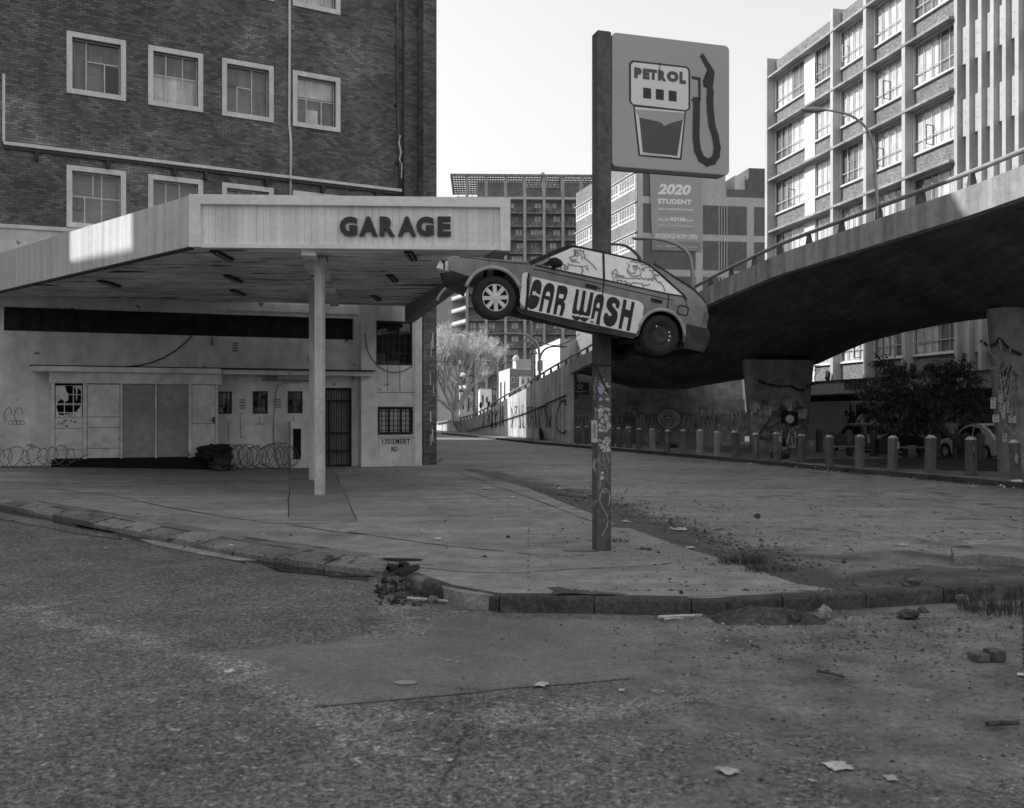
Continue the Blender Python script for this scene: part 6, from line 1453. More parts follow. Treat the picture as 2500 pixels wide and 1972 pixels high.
# ================================================================ UNSEEN BLOCKS ADDED TO CAST THE SHADE
def block(name, label, x0, x1, y0, y1, h, m=None, group=None):
    b_ = empty(name, ((x0 + x1) / 2, (y0 + y1) / 2, 0), label, 'building', group)
    MB().box(x0, x1, y0, y1, -.2, h).build('wall', m or m_tow, b_); MB().box(x0 - .2, x1 + .2, y0 - .2, y1 + .2, h, h + .5).build('roof', m_white2, b_); return b_
sb = block('shade_tower', 'unseen tall plain block added to shade the street and forecourt', -46, -24, -6, 25.28, 31.5)  # out of view, added so the foreground lies in shade
def gapwall(zl0, zl1, zh0, zh1, nm): MB().hexa([(-24.3, 25.285, zl0), (-24.02, 25.285, zl0), (-24.02, 27.5, zl1), (-24.3, 27.5, zl1), (-24.3, 25.285, zh0), (-24.02, 25.285, zh0), (-24.02, 27.5, zh1), (-24.3, 27.5, zh1)]).build(nm, m_towd, sb)
gapwall(18.75, 16.75, 32, 32, 'light_mask_top'); gapwall(-.2, -.2, 17.6, 15.6, 'light_mask_base')  # added thin walls, slanted to frame the sun patch on the fascia
MB().box(-25, -24, 27.505, 33.5, -.2, 33).build('light_mask_side', m_towd, sb)  # added thin slab that trims the far side of that sun patch
block('low_shade_block', 'unseen low block added to shade the far part of the ramp wall', -34, -12.5, 107.2, 130, 8.5)  # out of view, added to keep sun off the ramp wall
block('high_shade_block', 'unseen higher block added to end the sun patch on the ramp wall', -34, -12.5, 91.8, 107, 14.5)  # out of view, height and edge chosen to bound the ramp wall sun patch

# ================================================================ STUDENT BUILDING
F1 = F((12.5, 100), (-.265, .964)); F2 = F((12.5, 100), (.988, .152)); F2.d = Vector((.988, .152)).normalized(); F2.n = Vector((F2.d.y, -F2.d.x))
st = empty('student_building', (12.5, 100, 0), 'pale gridded block with a student accommodation banner and sunlit side wall', 'building')
q2 = Q(F2, cs); zr = lambda y, px=1715: F2.z(px, y)
sA, sB, sC = F2.s(1771), F2.s(1803), F2.s(2010)
MB().fbox(F2, 0.02, sA, -17.5, 0, 0, 27.8).build('wall', m_white2, st); MB().fbox(F2, sA + .002, sC, -14, 0, 0, F2.z(1785, 463)).build('wall', m_white2, st)
MB().fbox(F2, sA + .1, sC, -13, .03, F2.z(1785, 484) + .1, F2.z(1785, 463) - .002).build('parapet_brick', m_pbr, st)
MB().fbox(F2, F2.s(1828), sC, -9, .02, F2.z(1785, 463) + .002, F2.z(1850, 412)).build('roof_house', m_pbr, st)
MB().fbox(F2, sB, F2.s(1828) - .005, -9, -1, F2.z(1785, 463) + .002, F2.z(1815, 424)).build('roof_lit_side', m_white, st)  # sunlit side of the roof house, made as a whiter box
MB().fbox(F1, 0.03, 18.6, -.3, .04, 0, 27.82).build('side_wall', m_lbr, st)
zrow = [zr(484), zr(572.5), zr(660), zr(748), zr(836)]; ztop_ = [27.8 - .05] + [zr(502), zr(588.7), zr(677), zr(765)]
colsx = [(1570, 1698), (1716, 1823), (1841, 1960)]
for j in range(5):
    za = zrow[j] if j == 0 else zrow[j]; zb = ztop_[j]
    for i, (a, b) in enumerate(colsx):
        if j == 0 and i > 0:
            continue
        if i == 1:
            for x0, x1 in ((1716, 1754), (1776, 1823)): MB().fbox(F2, F2.s(x0), F2.s(x1), -.1, .03, za, zb).build('brick_panel', m_pbr, st)
            for x0 in (1754.5, 1760.5, 1767, 1773.5): MB().fbox(F2, F2.s(x0), F2.s(x0 + 1.6), -.1, .08, za, zb).build('slit_frame', m_white2, st)
            for x0, x1 in ((1756, 1760.5), (1762, 1767), (1768.6, 1773.5)):
                k_ = random.uniform(.2, .6); MB().fbox(F2, F2.s(x0), F2.s(x1), -.1, .0 + .012, za, zb).build('slit_pane', m_wsh if random.random() < .6 else m_plasg, st)
        else: MB().fbox(F2, F2.s(a), F2.s(b), -.1, .03, za, zb).build('brick_panel', m_pbr, st)
for zb in (24.45, 21.45, 18.42, 15.4, 12.4):
    for k in range(4):
        a = .5 + k * 4.55
        win(F1, a, a + 4.4, zb, zb + 1.6, st, fw=.08, proud=.06, deep=-.035, vs=(.17, .33, .5, .67, .83), hs=(.3,), mframe=m_white, mbar=m_white, bw=.08, mroom=m_curt, gl=m_glass, name='window')
    MB().fbox(F1, 0.0, 18.6, .045, .22, zb + 1.62, zb + 1.72).build('lintel', m_white2, st)
FBn = F2.moved(.16); qb = Q(FBn, cb)
bn = empty('banner', (16, 100, 20), 'large grey student accommodation advertising banner hung on the pale gridded block', 'banner')
zq = lambda y: FBn.z(1650, y)
MB().plate(FBn, [(FBn.s(1592), zq(591)), (FBn.s(1711.5), zq(591)), (FBn.s(1706), zq(402)), (FBn.s(1585.5), zq(402))], -.02, .0).build('sheet', m_ban, bn)
MB().plate(FBn, [(FBn.s(1592), zq(613)), (FBn.s(1711.5), zq(613)), (FBn.s(1711.5), zq(591.3)), (FBn.s(1592), zq(591.3))], -.02, .0).build('sheet', m_band, bn)
def bt(t, x0, y0, x1, y1, **k): text_px(FBn, t, *cb(x0, y0), *cb(x1, y1), .004, .012, m_signw, 'lettering', bn, **k)
bt('2020', 390, 75, 1085, 325, bold=.045, shear=.22); bt('STUDENT', 392, 388, 1096, 520, bold=.05, spacing=1.05); bt('ACCOMMODATION', 398, 585, 1115, 650, bold=.03, spacing=1.05)
bt('FROM', 402, 800, 635, 868, bold=.015); bt('R3150', 662, 780, 972, 868, bold=.05); bt('/pm', 975, 812, 1128, 888, bold=.01); bt('50GB Free WiFi | Bus Services', 402, 930, 1132, 988, bold=.01)
bt('BOOKINGS NOW OPEN', 338, 1115, 1222, 1240, bold=.025, shear=.25); bt('CALL / WHATSAPP 071 759 0211', 358, 1368, 1218, 1412, bold=.022)
for y in (722, 1032): MB().ribbon(FBn, [qb(405, y), qb(1128, y)], .06, .004).build('rule', m_band, bn)

# ================================================================ APARTMENT TOWER
FT = F((at(1140, 600, 235).x, 235), (1, .03)); FT.d = Vector((1, .03)).normalized(); FT.n = Vector((FT.d.y, -FT.d.x))
tw = empty('apartment_tower', (0, 235, 0), 'distant brick apartment tower with planted balconies and a roof pergola', 'building')
tW = FT.s(1470); zt_top = FT.z(1300, 484)
MB().fbox(FT, 0, tW, -26, -2.0, 0, zt_top - .3).build('wall', m_tow, tw)
MB().fbox(FT, -2.5, tW, -26, .3, zt_top - .35, zt_top + .15).build('roof_slab', m_white2, tw)
MB().fbox(FT, 2.4, tW, -22, -4, zt_top + .15, zt_top + 4.6).build('penthouse', m_tow, tw)
STT = 3.15; nS = 16; bays_ = [FT.s(p) for p in (1140, 1187, 1234, 1281, 1328, 1374, 1420, 1466)]
for s_ in bays_: MB().fbox(FT, s_ - .3, s_ + .35, -2.0, .35, 0, zt_top + 4.8).build('pier', m_towp, tw)
pwin = None; pbal = None; r3 = random.Random(4)
for k in range(nS):
    zt = zt_top - .5 - k * STT
    MB().fbox(FT, 0, tW, -2.0, .05, zt - STT, zt - STT + .22).build('floor_slab', m_towd, tw)
    for i in range(len(bays_) - 1):
        a, b = bays_[i] + .36, bays_[i + 1] - .31
        if pbal is None: pbal = MB().fbox(FT, a, b, -.12, .0, zt - STT + .225, zt - STT + 1.25).build('balcony_front', mat('planted_balcony', .12, .9, [(1.2, .45), (4, .4)], None, .2), tw); pb0 = (a, zt)
        else: o = inst('balcony_front', pbal, tw); dd_ = FT.d * (a - pb0[0]); o.location = (dd_.x, dd_.y, zt - pb0[1])
        for _ in range(1 if r3.random() < .6 else 2):
            w0 = a + (b - a) * r3.choice([.05, .3, .55, .62])
            if pwin is None:
                pwin = MB().fbox(FT, w0, w0 + 1.5, -2.0, -1.94, zt - 1.65, zt - .35).build('window', m_curt, tw); pw0 = (w0, zt)
                m_ = MB().fbox(FT, w0 + .7, w0 + .8, -1.939, -1.92, zt - 1.65, zt - .35).build('window_bar', m_crack, pwin)
            else:
                o = inst('window', pwin, tw); dd_ = FT.d * (w0 - pw0[0]); o.location = (dd_.x, dd_.y, zt - pw0[1]); c = inst('window_bar', m_, o)
    # end balconies on the sunny side
    MB().hexa([FT.P(-4.0, -14, zt - STT), FT.P(0, -3, zt - STT), FT.P(0, -2.4, zt - STT), FT.P(-4.0, -13.2, zt - STT), FT.P(-4.0, -14, zt - STT + .75), FT.P(0, -3, zt - STT + .75), FT.P(0, -2.4, zt - STT + .75), FT.P(-4.0, -13.2, zt - STT + .75)]).build('end_balcony', m_white2, tw)
    MB().hexa([FT.P(-4.0, -14, zt - STT - .25), FT.P(0, -14, zt - STT - .25), FT.P(0, -3, zt - STT - .25), FT.P(-4.0, -13.2, zt - STT - .25), FT.P(-4.0, -14, zt - STT - .02), FT.P(0, -14, zt - STT - .02), FT.P(0, -3, zt - STT - .02), FT.P(-4.0, -13.2, zt - STT - .02)]).build('end_slab', m_towd, tw)
MB().fbox(FT, -5, 0, -26, -14.1, 0, zt_top - .3).build('rear_wing', m_towp, tw)
zp = zt_top + 4.9
for k in range(9): MB().fbox(FT, -3.6, tW, -19.5 + k * 2.4, -19.2 + k * 2.4, zp, zp + .35).build('pergola_beam', m_towd, tw)
s_ = -3.6; sl0 = None
while s_ < tW:
    if sl0 is None: sl0 = MB().fbox(FT, s_, s_ + .22, -20, .4, zp + .36, zp + .5).build('pergola_slat', m_towd, tw); s00 = s_
    else: o = inst('pergola_slat', sl0, tw); d_ = FT.d * (s_ - s00); o.location = (d_.x, d_.y, 0)
    s_ += .62
MB().fbox(FT, -3.7, tW, .3, .5, zp, zp + .55).build('pergola_edge', m_towd, tw); MB().fbox(FT, -3.9, -3.6, -20, .5, zp, zp + .55).build('pergola_edge', m_towd, tw)
for s_ in (-2.5, 1.0): MB().fbox(FT, s_, s_ + .15, -17, -16.85, zt_top, zp).build('pergola_post', m_towp, tw)
for k in range(7):
    s_, z_ = FT.sz(1291 + k * 11.3, 460, -3.9); u_ = MB().fbox(FT, s_ - .45, s_ + .45, -3.99, -3.2, z_, z_ + .85).build('air_conditioner', m_ac, tw)
    MB().lathe([(0, 0), (.28, 0)], 12, Matrix.Translation(FT.P(s_, -3.19, z_ + .42)) @ Matrix.Rotation(R(90), 4, 'X')).build('fan', m_towd, u_)
for px, y0 in ((1325, 424), (1367, 430)):
    s_, z_ = FT.sz(px, y0, -8); MB().fbox(FT, s_ - .4, s_ + .4, -8, -7, zp + .5, z_).build('chimney', m_white2, tw)
fb_ = block('far_block', 'plain grey high rise block far behind the bare tree', at(1040, 700, 300).x, at(1102, 700, 300).x, 300, 320, at(1080, 742, 300).z + 8, m_far)
gy = empty('roof_sign_frame', (at(1085, 820, 180).x, 180, 0), 'white lattice frame on a roof beside the bare tree', 'frame'); l_ = MB()
for k in range(9): p = at(1072 + k * 4.4, 825, 180); l_.box(p.x - .04, p.x + .04, 180, 180.1, at(0, 826, 180).z, at(0, 814, 180).z)
for y in (814, 818, 822, 826): l_.box(at(1070, y, 180).x, at(1112, y, 180).x, 179.9, 180, at(0, y, 180).z - .05, at(0, y, 180).z + .05)
l_.build('lattice', m_white, gy); MB().box(at(1070, y, 180).x, at(1112, y, 180).x, 180.3, 192, 0, at(0, 826, 180).z).build('wall', m_far, gy)

# small sunlit buildings beyond the ramp
def corner_house(name, label, pxc, Yc, ztop_px, px_l, Yl, px_r, Yr, m_l, m_r, windows=()):
    c = at(pxc, ztop_px, Yc); L_ = at(px_l, ztop_px, Yl); R_ = at(px_r, ztop_px, Yr); b_ = empty(name, (c.x, c.y, 0), label, 'building')
    back = L_ + R_ - c; z = c.z
    for (a, b, m) in ((c, L_, m_l), (c, R_, m_r)):
        MB().hexa([(a.x, a.y, 0), (b.x, b.y, 0), (b.x + .02, b.y + .3, 0), (a.x + .02, a.y + .3, 0), (a.x, a.y, z), (b.x, b.y, z), (b.x + .02, b.y + .3, z), (a.x + .02, a.y + .3, z)]).build('wall', m, b_)
    MB().slab([(c.x, c.y + .1), (R_.x, R_.y + .1), (back.x, back.y), (L_.x, L_.y + .1)], z - .3, z + .12).build('roof', m_white2, b_)
    fl_, fr_ = F((c.x, c.y), (L_.x - c.x, L_.y - c.y)), F((c.x, c.y), (R_.x - c.x, R_.y - c.y))
    for side, x0, y0, x1, y1 in windows:
        fr = fl_ if side == 'l' else fr_; s0, z1 = fr.sz(x0, y0, .02); s1, z0 = fr.sz(x1, y1, .02)
        w = MB().fbox(fr, min(s0, s1), max(s0, s1), -.1, .05, z0, z1).build('window', m_plasg, b_); e_ = .12
        MB().fbox(fr, min(s0, s1) + e_, max(s0, s1) - e_, .051, .06, z0 + e_, z1 - e_).build('pane', m_wsh, w)
    return b_
corner_house('white_warehouse', 'white windowless warehouse standing above the ramp rail beside the petrol sign post', 1367, 116, 829, 1308, 135, 1440, 119, m_white, m_white2, [('l', 1312, 882, 1316, 906), ('l', 1320, 880, 1325, 906)])  # sunlit left wall whiter, shaded right wall greyer, put into the colour
corner_house('roof_room', 'small pale rooftop room with a satellite dish beyond the ramp', 1260, 150, 879, 1252, 156, 1300, 151, m_white, m_white2)  # again a lit white wall and a shaded grey one by colour
corner_house('corner_shop', 'brick corner shop with a white painted end numbered 44', 1244, 130, 902, 1216, 142, 1300, 132, m_white, m_pbr, [('r', 1247, 921, 1256, 936), ('r', 1262, 921, 1270, 936), ('r', 1247, 948, 1258, 953), ('l', 1221, 933, 1225, 975), ('l', 1230, 932, 1234, 975)])
corner_house('white_annex', 'small white annex just behind the ramp rail', 1270, 104, 921, 1268.5, 108, 1302, 106, m_white, m_white, [('r', 1275, 926, 1279, 938), ('r', 1288, 923, 1292, 935)])
corner_house('arched_shop', 'low white shop front beyond the far end of the ramp', 1172, 160, 951, 1168, 175, 1200, 162, m_white, m_plas, [('r', 1176, 965, 1181, 990), ('r', 1186, 970, 1192, 985)])
corner_house('grey_arcade', 'grey shop arcade behind the traffic lights', 1122, 175, 960, 1118, 190, 1168, 178, m_white2, m_plasg, [('r', 1127, 965, 1134, 1000), ('r', 1140, 970, 1147, 1004), ('r', 1153, 975, 1160, 1004)])
d_ = at(1259.5, 876, 150); dish = MB(); dish.blob((d_.x, d_.y, d_.z), .5, .2, .5, 1, 10, 6, .03); dish.tube([(d_.x, d_.y + .3, d_.z - 1.2), (d_.x, d_.y + .1, d_.z)], .08, 6)
tag(dish.build('satellite_dish', m_white, smooth=True), 'white satellite dish on the small rooftop room', 'dish')

# ================================================================ STREET LAMPS, SIGNS, CABLES
def lamp(label, pts, Y, r, m, zbase=None, fn=None, group='street lamps'):
    P = [at(*(fn(*p) if fn else p), Y) for p in pts]; z0 = zbase if zbase is not None else 0
    t = empty('street_lamp', (P[0].x, Y, z0), label, 'street lamp', group)
    base = [Vector((P[0].x, Y, z0))]; S_ = [(p.x, p.z) for p in P]; S_ = spl(S_, 4)
    MB().tube(base + [Vector((x, Y, z)) for x, z in S_], r * 1.25, 8, r2=r * .7).build('pole', m, t, smooth=True)
    h = P[-1]; k = P[-2]; dx = 1 if h.x > k.x else -1
    MB().blob((h.x + dx * .28, Y, h.z), .42, .14, .09, 2, 10, 6, .04).build('lamp_head', m, t, smooth=True)
lamp('thin arched street lamp standing on the flyover before the office block', [(2142, 500), (2134, 380), (2126, 335), (2106, 303), (2072, 281), (2034, 272), (2008, 269)], 31.3, .042, m_lampm, 7.9)
lamp('pale arched street lamp on the flyover in front of the advertising banner', [(1692, 700), (1690, 660), (1681, 622), (1656, 600), (1625, 588), (1590, 583.5), (1578, 583)], 46.2, .085, m_lampm, 7.3)
lamp('short arched street lamp showing just above the mounted car roof', [(1578, 690), (1566, 640), (1550, 617), (1524, 600), (1494, 597)], 56, .09, m_lampd, 6.4)
lamp('tall pale street lamp leaning over the bare tree', [(530, 1100), (525, 700), (516, 400), (490, 290), (430, 210), (350, 170), (270, 158)], 118, .14, m_lampm, 0, cg)
lamp('pale street lamp beside the white corner shop', [(828, 1000), (828, 690), (800, 600), (750, 558), (690, 545), (590, 541)], 112, .11, m_lampm, 0, cg)
lamp('pale street lamp above the white warehouse, its arm pointing to the tower', [(1375, 640), (1368, 430), (1340, 330), (1290, 265), (1200, 207), (1100, 193), (1000, 190)], 78, .09, m_lampm, 4.4, cg)
lamp('low street lamp with its arm over the white warehouse', [(1378, 640), (1382, 510), (1402, 445), (1450, 388), (1520, 360), (1620, 356)], 80, .08, m_lampd, 4.2, cg)
lamp('thin short street lamp beside the tall one by the bare tree', [(560, 1150), (563, 800), (556, 740), (535, 690)], 122, .1, m_lampm, 0, cg)
ts = empty('warning_sign', (at(*cg(1285, 800), 82).x, 82, 0), 'triangular traffic light warning sign high on a tall pole behind the ramp', 'sign')
P = [at(*cg(x, y), 82) for x, y in [(1284, 900), (1272, 300), (1262, 40), (1258, -60)]]; MB().tube([(P[0].x, 82, 0)] + P, .13, 8, r2=.1).build('pole', m_lampm, ts, smooth=True)
FW = F((0, 81.75), (1, 0)); FW.n = Vector((0, -1)); qw = Q(FW, cg)
MB().plate(FW, [qw(1218, 455), qw(1352, 458), qw(1275, 320)], -.03, 0).build('sign_border', m_signk, ts); MB().plate(FW, [qw(1236, 445), qw(1334, 447), qw(1276, 345)], -.02, .012).build('sign_face', m_white, ts)
MB().plate(FW, [qw(1264, 440), qw(1294, 440), qw(1294, 365), qw(1264, 365)], .0, .02).build('sign_symbol', m_signk, ts)
for k in range(3): MB().plate(FW, [qw(*p) for p in circ(1279, 380 + 23 * k, 8, 8)[:-1]], .01, .026).build('sign_dot', m_white2, ts)
for (x, y), lab in (((240, 850), 'traffic light with a pale border under the bare tree crown'), ((605, 1115), 'traffic light standing before the arched white shop'), ((712, 1105), 'traffic light just behind the ramp rail near the corner shop')):
    Yl = 125; p = at(*cg(x, y), Yl); t = empty('traffic_light', (p.x, Yl, 0), lab, 'traffic light', 'traffic lights beyond the ramp'); fr = F((0, Yl), (1, 0)); fr.n = Vector((0, -1)); ql = Q(fr, cg)
    MB().tube([(p.x, Yl + .2, 0), (p.x, Yl + .2, p.z)], .08, 6).build('pole', m_lampm, t)
    MB().plate(fr, rrect(ql(x - 22, 0)[0], ql(x + 22, 0)[0], ql(x, y + 34)[1], ql(x, y - 34)[1], .35), -.05, 0).build('backboard', m_white, t)
    MB().plate(fr, rrect(ql(x - 15, 0)[0], ql(x + 15, 0)[0], ql(x, y + 28)[1], ql(x, y - 28)[1], .25), -.01, .08).build('signal_head', m_signk, t)
    for k in (-1, 0, 1): MB().plate(fr, [ql(*q) for q in circ(x, y + 16 * k, 6, 8)[:-1]], .05, .1).build('lens', m_signd, t)
psn = empty('no_parking_sign', (at(*cg(480, 1110), 100).x, 100, 0), 'round letter P sign on a short pole before the traffic lights', 'sign'); fr = F((0, 100), (1, 0)); fr.n = Vector((0, -1)); ql = Q(fr, cg)
MB().plate(fr, [ql(*p) for p in circ(480, 1108, 30, 18)[:-1]], -.03, 0).build('sign_border', m_signk, psn); MB().plate(fr, [ql(*p) for p in circ(480, 1108, 24, 18)[:-1]], -.02, .012).build('sign_face', m_white, psn)
text_px(fr, 'P', *cg(469, 1094), *cg(491, 1122), .013, .01, m_signk, 'lettering', psn, bold=.03); MB().tube([(at(*cg(480, 1108), 100).x, 100.1, 0), (at(*cg(480, 1108), 100).x, 100.1, 1.5)], .05, 6).build('pole', m_lampm, psn)
def wire(a, b, Ya, Yb, sag, label):
    A, B = at(*cg(*a), Ya), at(*cg(*b), Yb); P = [A + (B - A) * (i / 12) - Vector((0, 0, sag * 4 * (i / 12) * (1 - i / 12))) for i in range(13)]
    tag(MB().tube(P, .035, 4).build('overhead_cable', m_cable), label, 'cable')
wire((700, 590), (1210, 230), 112, 100, 1.2, 'overhead cable sagging across the tower from the ramp sign pole'); wire((1270, 215), (1900, 190), 82, 70, .8, 'overhead cable running behind the mounted car'); wire((70, 375), (530, 360), 118, 118, .5, 'overhead cable through the bare tree crown'); wire((320, 890), (560, 975), 118, 118, .3, 'lower overhead cable beside the tall pale lamp')
text_px(F((at(*cg(860, 700), 128).x, 139.5), (1, 0)), '44', *cg(900, 925), *cg(945, 965), .2, .02, m_signk, 'number', bpy.data.objects['corner_shop'], bold=.02)

# ================================================================ TREES
def branch(mb, tips, p, d, L, r, depth, rn, spread=.6, up=.15, shrink=.72):
    n = 3; pts = [p]; q = p.copy(); dd = d.normalized()
    for i in range(n):
        dd = (dd + Vector((rn.uniform(-1, 1), rn.uniform(-1, 1), rn.uniform(-.6, 1))) * .16).normalized(); q = q + dd * L / n; pts.append(q.copy())
    mb.tube(pts, r, 6 if depth > 2 else 4, r2=r * .6)
    if depth <= 1: tips.extend([(pts[k], dd.copy()) for k in range(1, n + 1)])
    if depth == 0: return
    for k in range(rn.choice([2, 3, 3])):
        a = Vector((rn.uniform(-1, 1), rn.uniform(-1, 1), rn.uniform(-.5, .9))).normalized()
        branch(mb, tips, q if k else pts[2], dd * (1 - spread) + a * spread + Vector((0, 0, up)), L * shrink * rn.uniform(.8, 1.15), r * .55, depth - 1, rn, spread, up, shrink)
rn = random.Random(77)
tb = empty('bare_tree', (at(1110, 1000, 118).x, 118, 0), 'pale bare tree with fine twigs catching sun beside the brick building', 'tree')
mb = MB(); tips = []; b0_ = Vector((at(1110, 1000, 118).x, 118, 0))
mb.tube([b0_, b0_ + Vector((.2, 0, 1.2)), b0_ + Vector((0, 0, 2.4))], .6, 9, r2=.42)
for dx, dy, dz_, L in ((-.7, .2, 1, 3.4), (.4, -.2, 1, 3.6), (-.2, .5, 1, 3.8), (.9, .3, .9, 3.2), (-1.2, -.4, .9, 3.0), (.1, -.5, 1, 3.6)): branch(mb, tips, b0_ + Vector((0, 0, 2.2)), Vector((dx, dy, dz_)), L, .26, 4, rn, .5, .22, .74)
mb.build('trunk', m_barkp, tb, fix=False)
mb = MB()
for p, d in tips:
    for _ in range(13):
        v = (d + Vector((rn.uniform(-1, 1), rn.uniform(-1, 1), rn.uniform(-.7, .9)))).normalized() * rn.uniform(.5, 1.15); q = p + v; s_ = v.cross(Vector((0, 0, 1))).normalized() * .016 if abs(v.z) < .99 * v.length else Vector((.016, 0, 0))
        mb.add([p - s_, p + s_, q + s_ * .4, q - s_ * .4], [(0, 1, 2, 3)])
        for k in range(2):
            c = p + v * rn.uniform(.4, 1); e = Vector((rn.uniform(-1, 1), rn.uniform(-1, 1), rn.uniform(-1, 1))) * .08; f = Vector((rn.uniform(-1, 1), rn.uniform(-1, 1), rn.uniform(-1, 1))) * .05
            mb.add([c - e, c + f, c + e], [(0, 1, 2)])
tag(mb.build('crown', m_leafp, tb, fix=False), kind='stuff')
lt = empty('leafy_tree', (17.4, 38.5, 0), 'small dark leafy tree leaning between the bollards and the parked cars', 'tree')
mb = MB(); tips = []; lY = 38.5
TP = [at(x, y, lY) for x, y in [(2357, 1128), (2354, 1100), (2338, 1075), (2310, 1055), (2290, 1040)]]; TP[0].z = 0
mb.tube(TP, .13, 8, r2=.085)
cl_c = [(2150, 960, 60, 40), (2200, 940, 60, 45), (2170, 1010, 55, 40), (2230, 1000, 60, 50), (2290, 970, 60, 50), (2340, 950, 60, 40), (2260, 1030, 50, 30), (2360, 990, 45, 40), (2215, 1040, 50, 25), (2400, 975, 35, 28), (2300, 920, 45, 35), (2345, 905, 30, 25), (2165, 900, 22, 22), (2150, 880, 15, 14), (2200, 900, 16, 22), (2270, 905, 25, 14), (2358, 890, 9, 14), (2320, 890, 14, 16), (2375, 925, 25, 14)]
root_ = TP[-1]
for cx, cy, rx, ry in cl_c:
    q = at(cx, cy, lY + rn.uniform(-.8, .8)); m_ = root_ + (q - root_) * .5 + Vector((0, rn.uniform(-.3, .3), rn.uniform(0, .25))); mb.tube([root_, m_, q], .045, 5, r2=.012)
mb.build('trunk', m_bark, lt, fix=False)
mb = MB()
for cx, cy, rx, ry in cl_c:
    for _ in range(int(rx * ry * .06)):
        a, rr = rn.uniform(0, 6.283), math.sqrt(rn.random()); c = at(cx + rx * .88 * rr * math.cos(a), cy + ry * .85 * rr * math.sin(a), lY + rn.uniform(-1, 1) * rx * .014)
        sp = Vector((rn.uniform(-1, 1), rn.uniform(-1, 1), rn.uniform(-.4, 1))).normalized()
        for k in range(7):
            b_ = c + sp * .045 * k; d = (sp * .5 + Vector((rn.uniform(-1, 1), rn.uniform(-1, 1), rn.uniform(-1.3, .3)))).normalized(); w = d.cross(Vector((rn.uniform(-1, 1), rn.uniform(-1, 1), 1))).normalized(); l = rn.uniform(.15, .25)
            mb.add([b_, b_ + d * l * .5 + w * .026, b_ + d * l, b_ + d * l * .5 - w * .026], [(0, 1, 2, 3)])
tag(mb.build('crown', m_leaf, lt, fix=False), kind='stuff')
def tuft(c, r, h, n, label, seed, m=None):
    rr = random.Random(seed); mb = MB(); c = Vector(c)
    for _ in range(n):
        a, q = rr.uniform(0, 6.283), r * math.sqrt(rr.random()); p = c + Vector((q * math.cos(a), q * .6 * math.sin(a), 0)); l = Vector((math.cos(a), math.sin(a), 0)) * rr.uniform(.1, .7) * h + Vector((rr.uniform(-.3, .3) * h, 0, 0)); hh = h * rr.uniform(.5, 1.1); w = Vector((rr.uniform(-1, 1), rr.uniform(-1, 1), 0)) * .006
        m1 = p + l * .4 + Vector((0, 0, hh * .7)); e = p + l + Vector((0, 0, hh * rr.uniform(.7, 1)))
        mb.add([p - w, p + w, m1 + w * .7, m1 - w * .7, e], [(0, 1, 2, 3), (3, 2, 4)])
    return tag(mb.build('grass_tuft', m or m_grass, fix=False), label, 'grass', 'grass tufts on the corner')
p = g(*k4(400, 320)); tuft(p, .3, .14, 260, 'dark grass tuft growing at the cracked edge of the forecourt', 1)
p = g(*k4(560, 370)); tuft(p, .32, .09, 150, 'low grass straggling along the forecourt edge beyond the bigger tuft', 2)
p = g(*k3(1690, 182)); tuft(p, .12, .07, 50, 'tiny grass sprig beside the petrol sign post', 3)
p = g(*k3(1845, 232)); tuft(p, .14, .05, 50, 'flat grass sprig on the forecourt crack', 4)
p = g(*k4(2040, 515)); tuft((p.x, p.y - .12, -.15),   .5, .17, 420, 'grass growing over the end of the front kerb', 5)
for k, (x, y, n, lab) in enumerate(((2300, 1126, 700, 'wide weeds round the foot of the leafy tree'), (2395, 1133, 500, 'weeds at the foot of the second pier'), (2225, 1136, 260, 'low weeds behind the middle bollards'))):
    p = g(x, y); tuft((p.x, p.y, .02), 1.0, .32, n, lab, 10 + k, m_leaf)
p = g(1235, 1079); q_ = MB(); tuft((XE(82) - .7, 82, -.05), .9, .3, 260, 'sunlit dry weeds at the foot of the ramp wall', 20, m_leafp); tuft((XE(73) - .8, 73, -.05), 1.6, .35, 300, 'dark weeds along the ramp wall foot', 21)

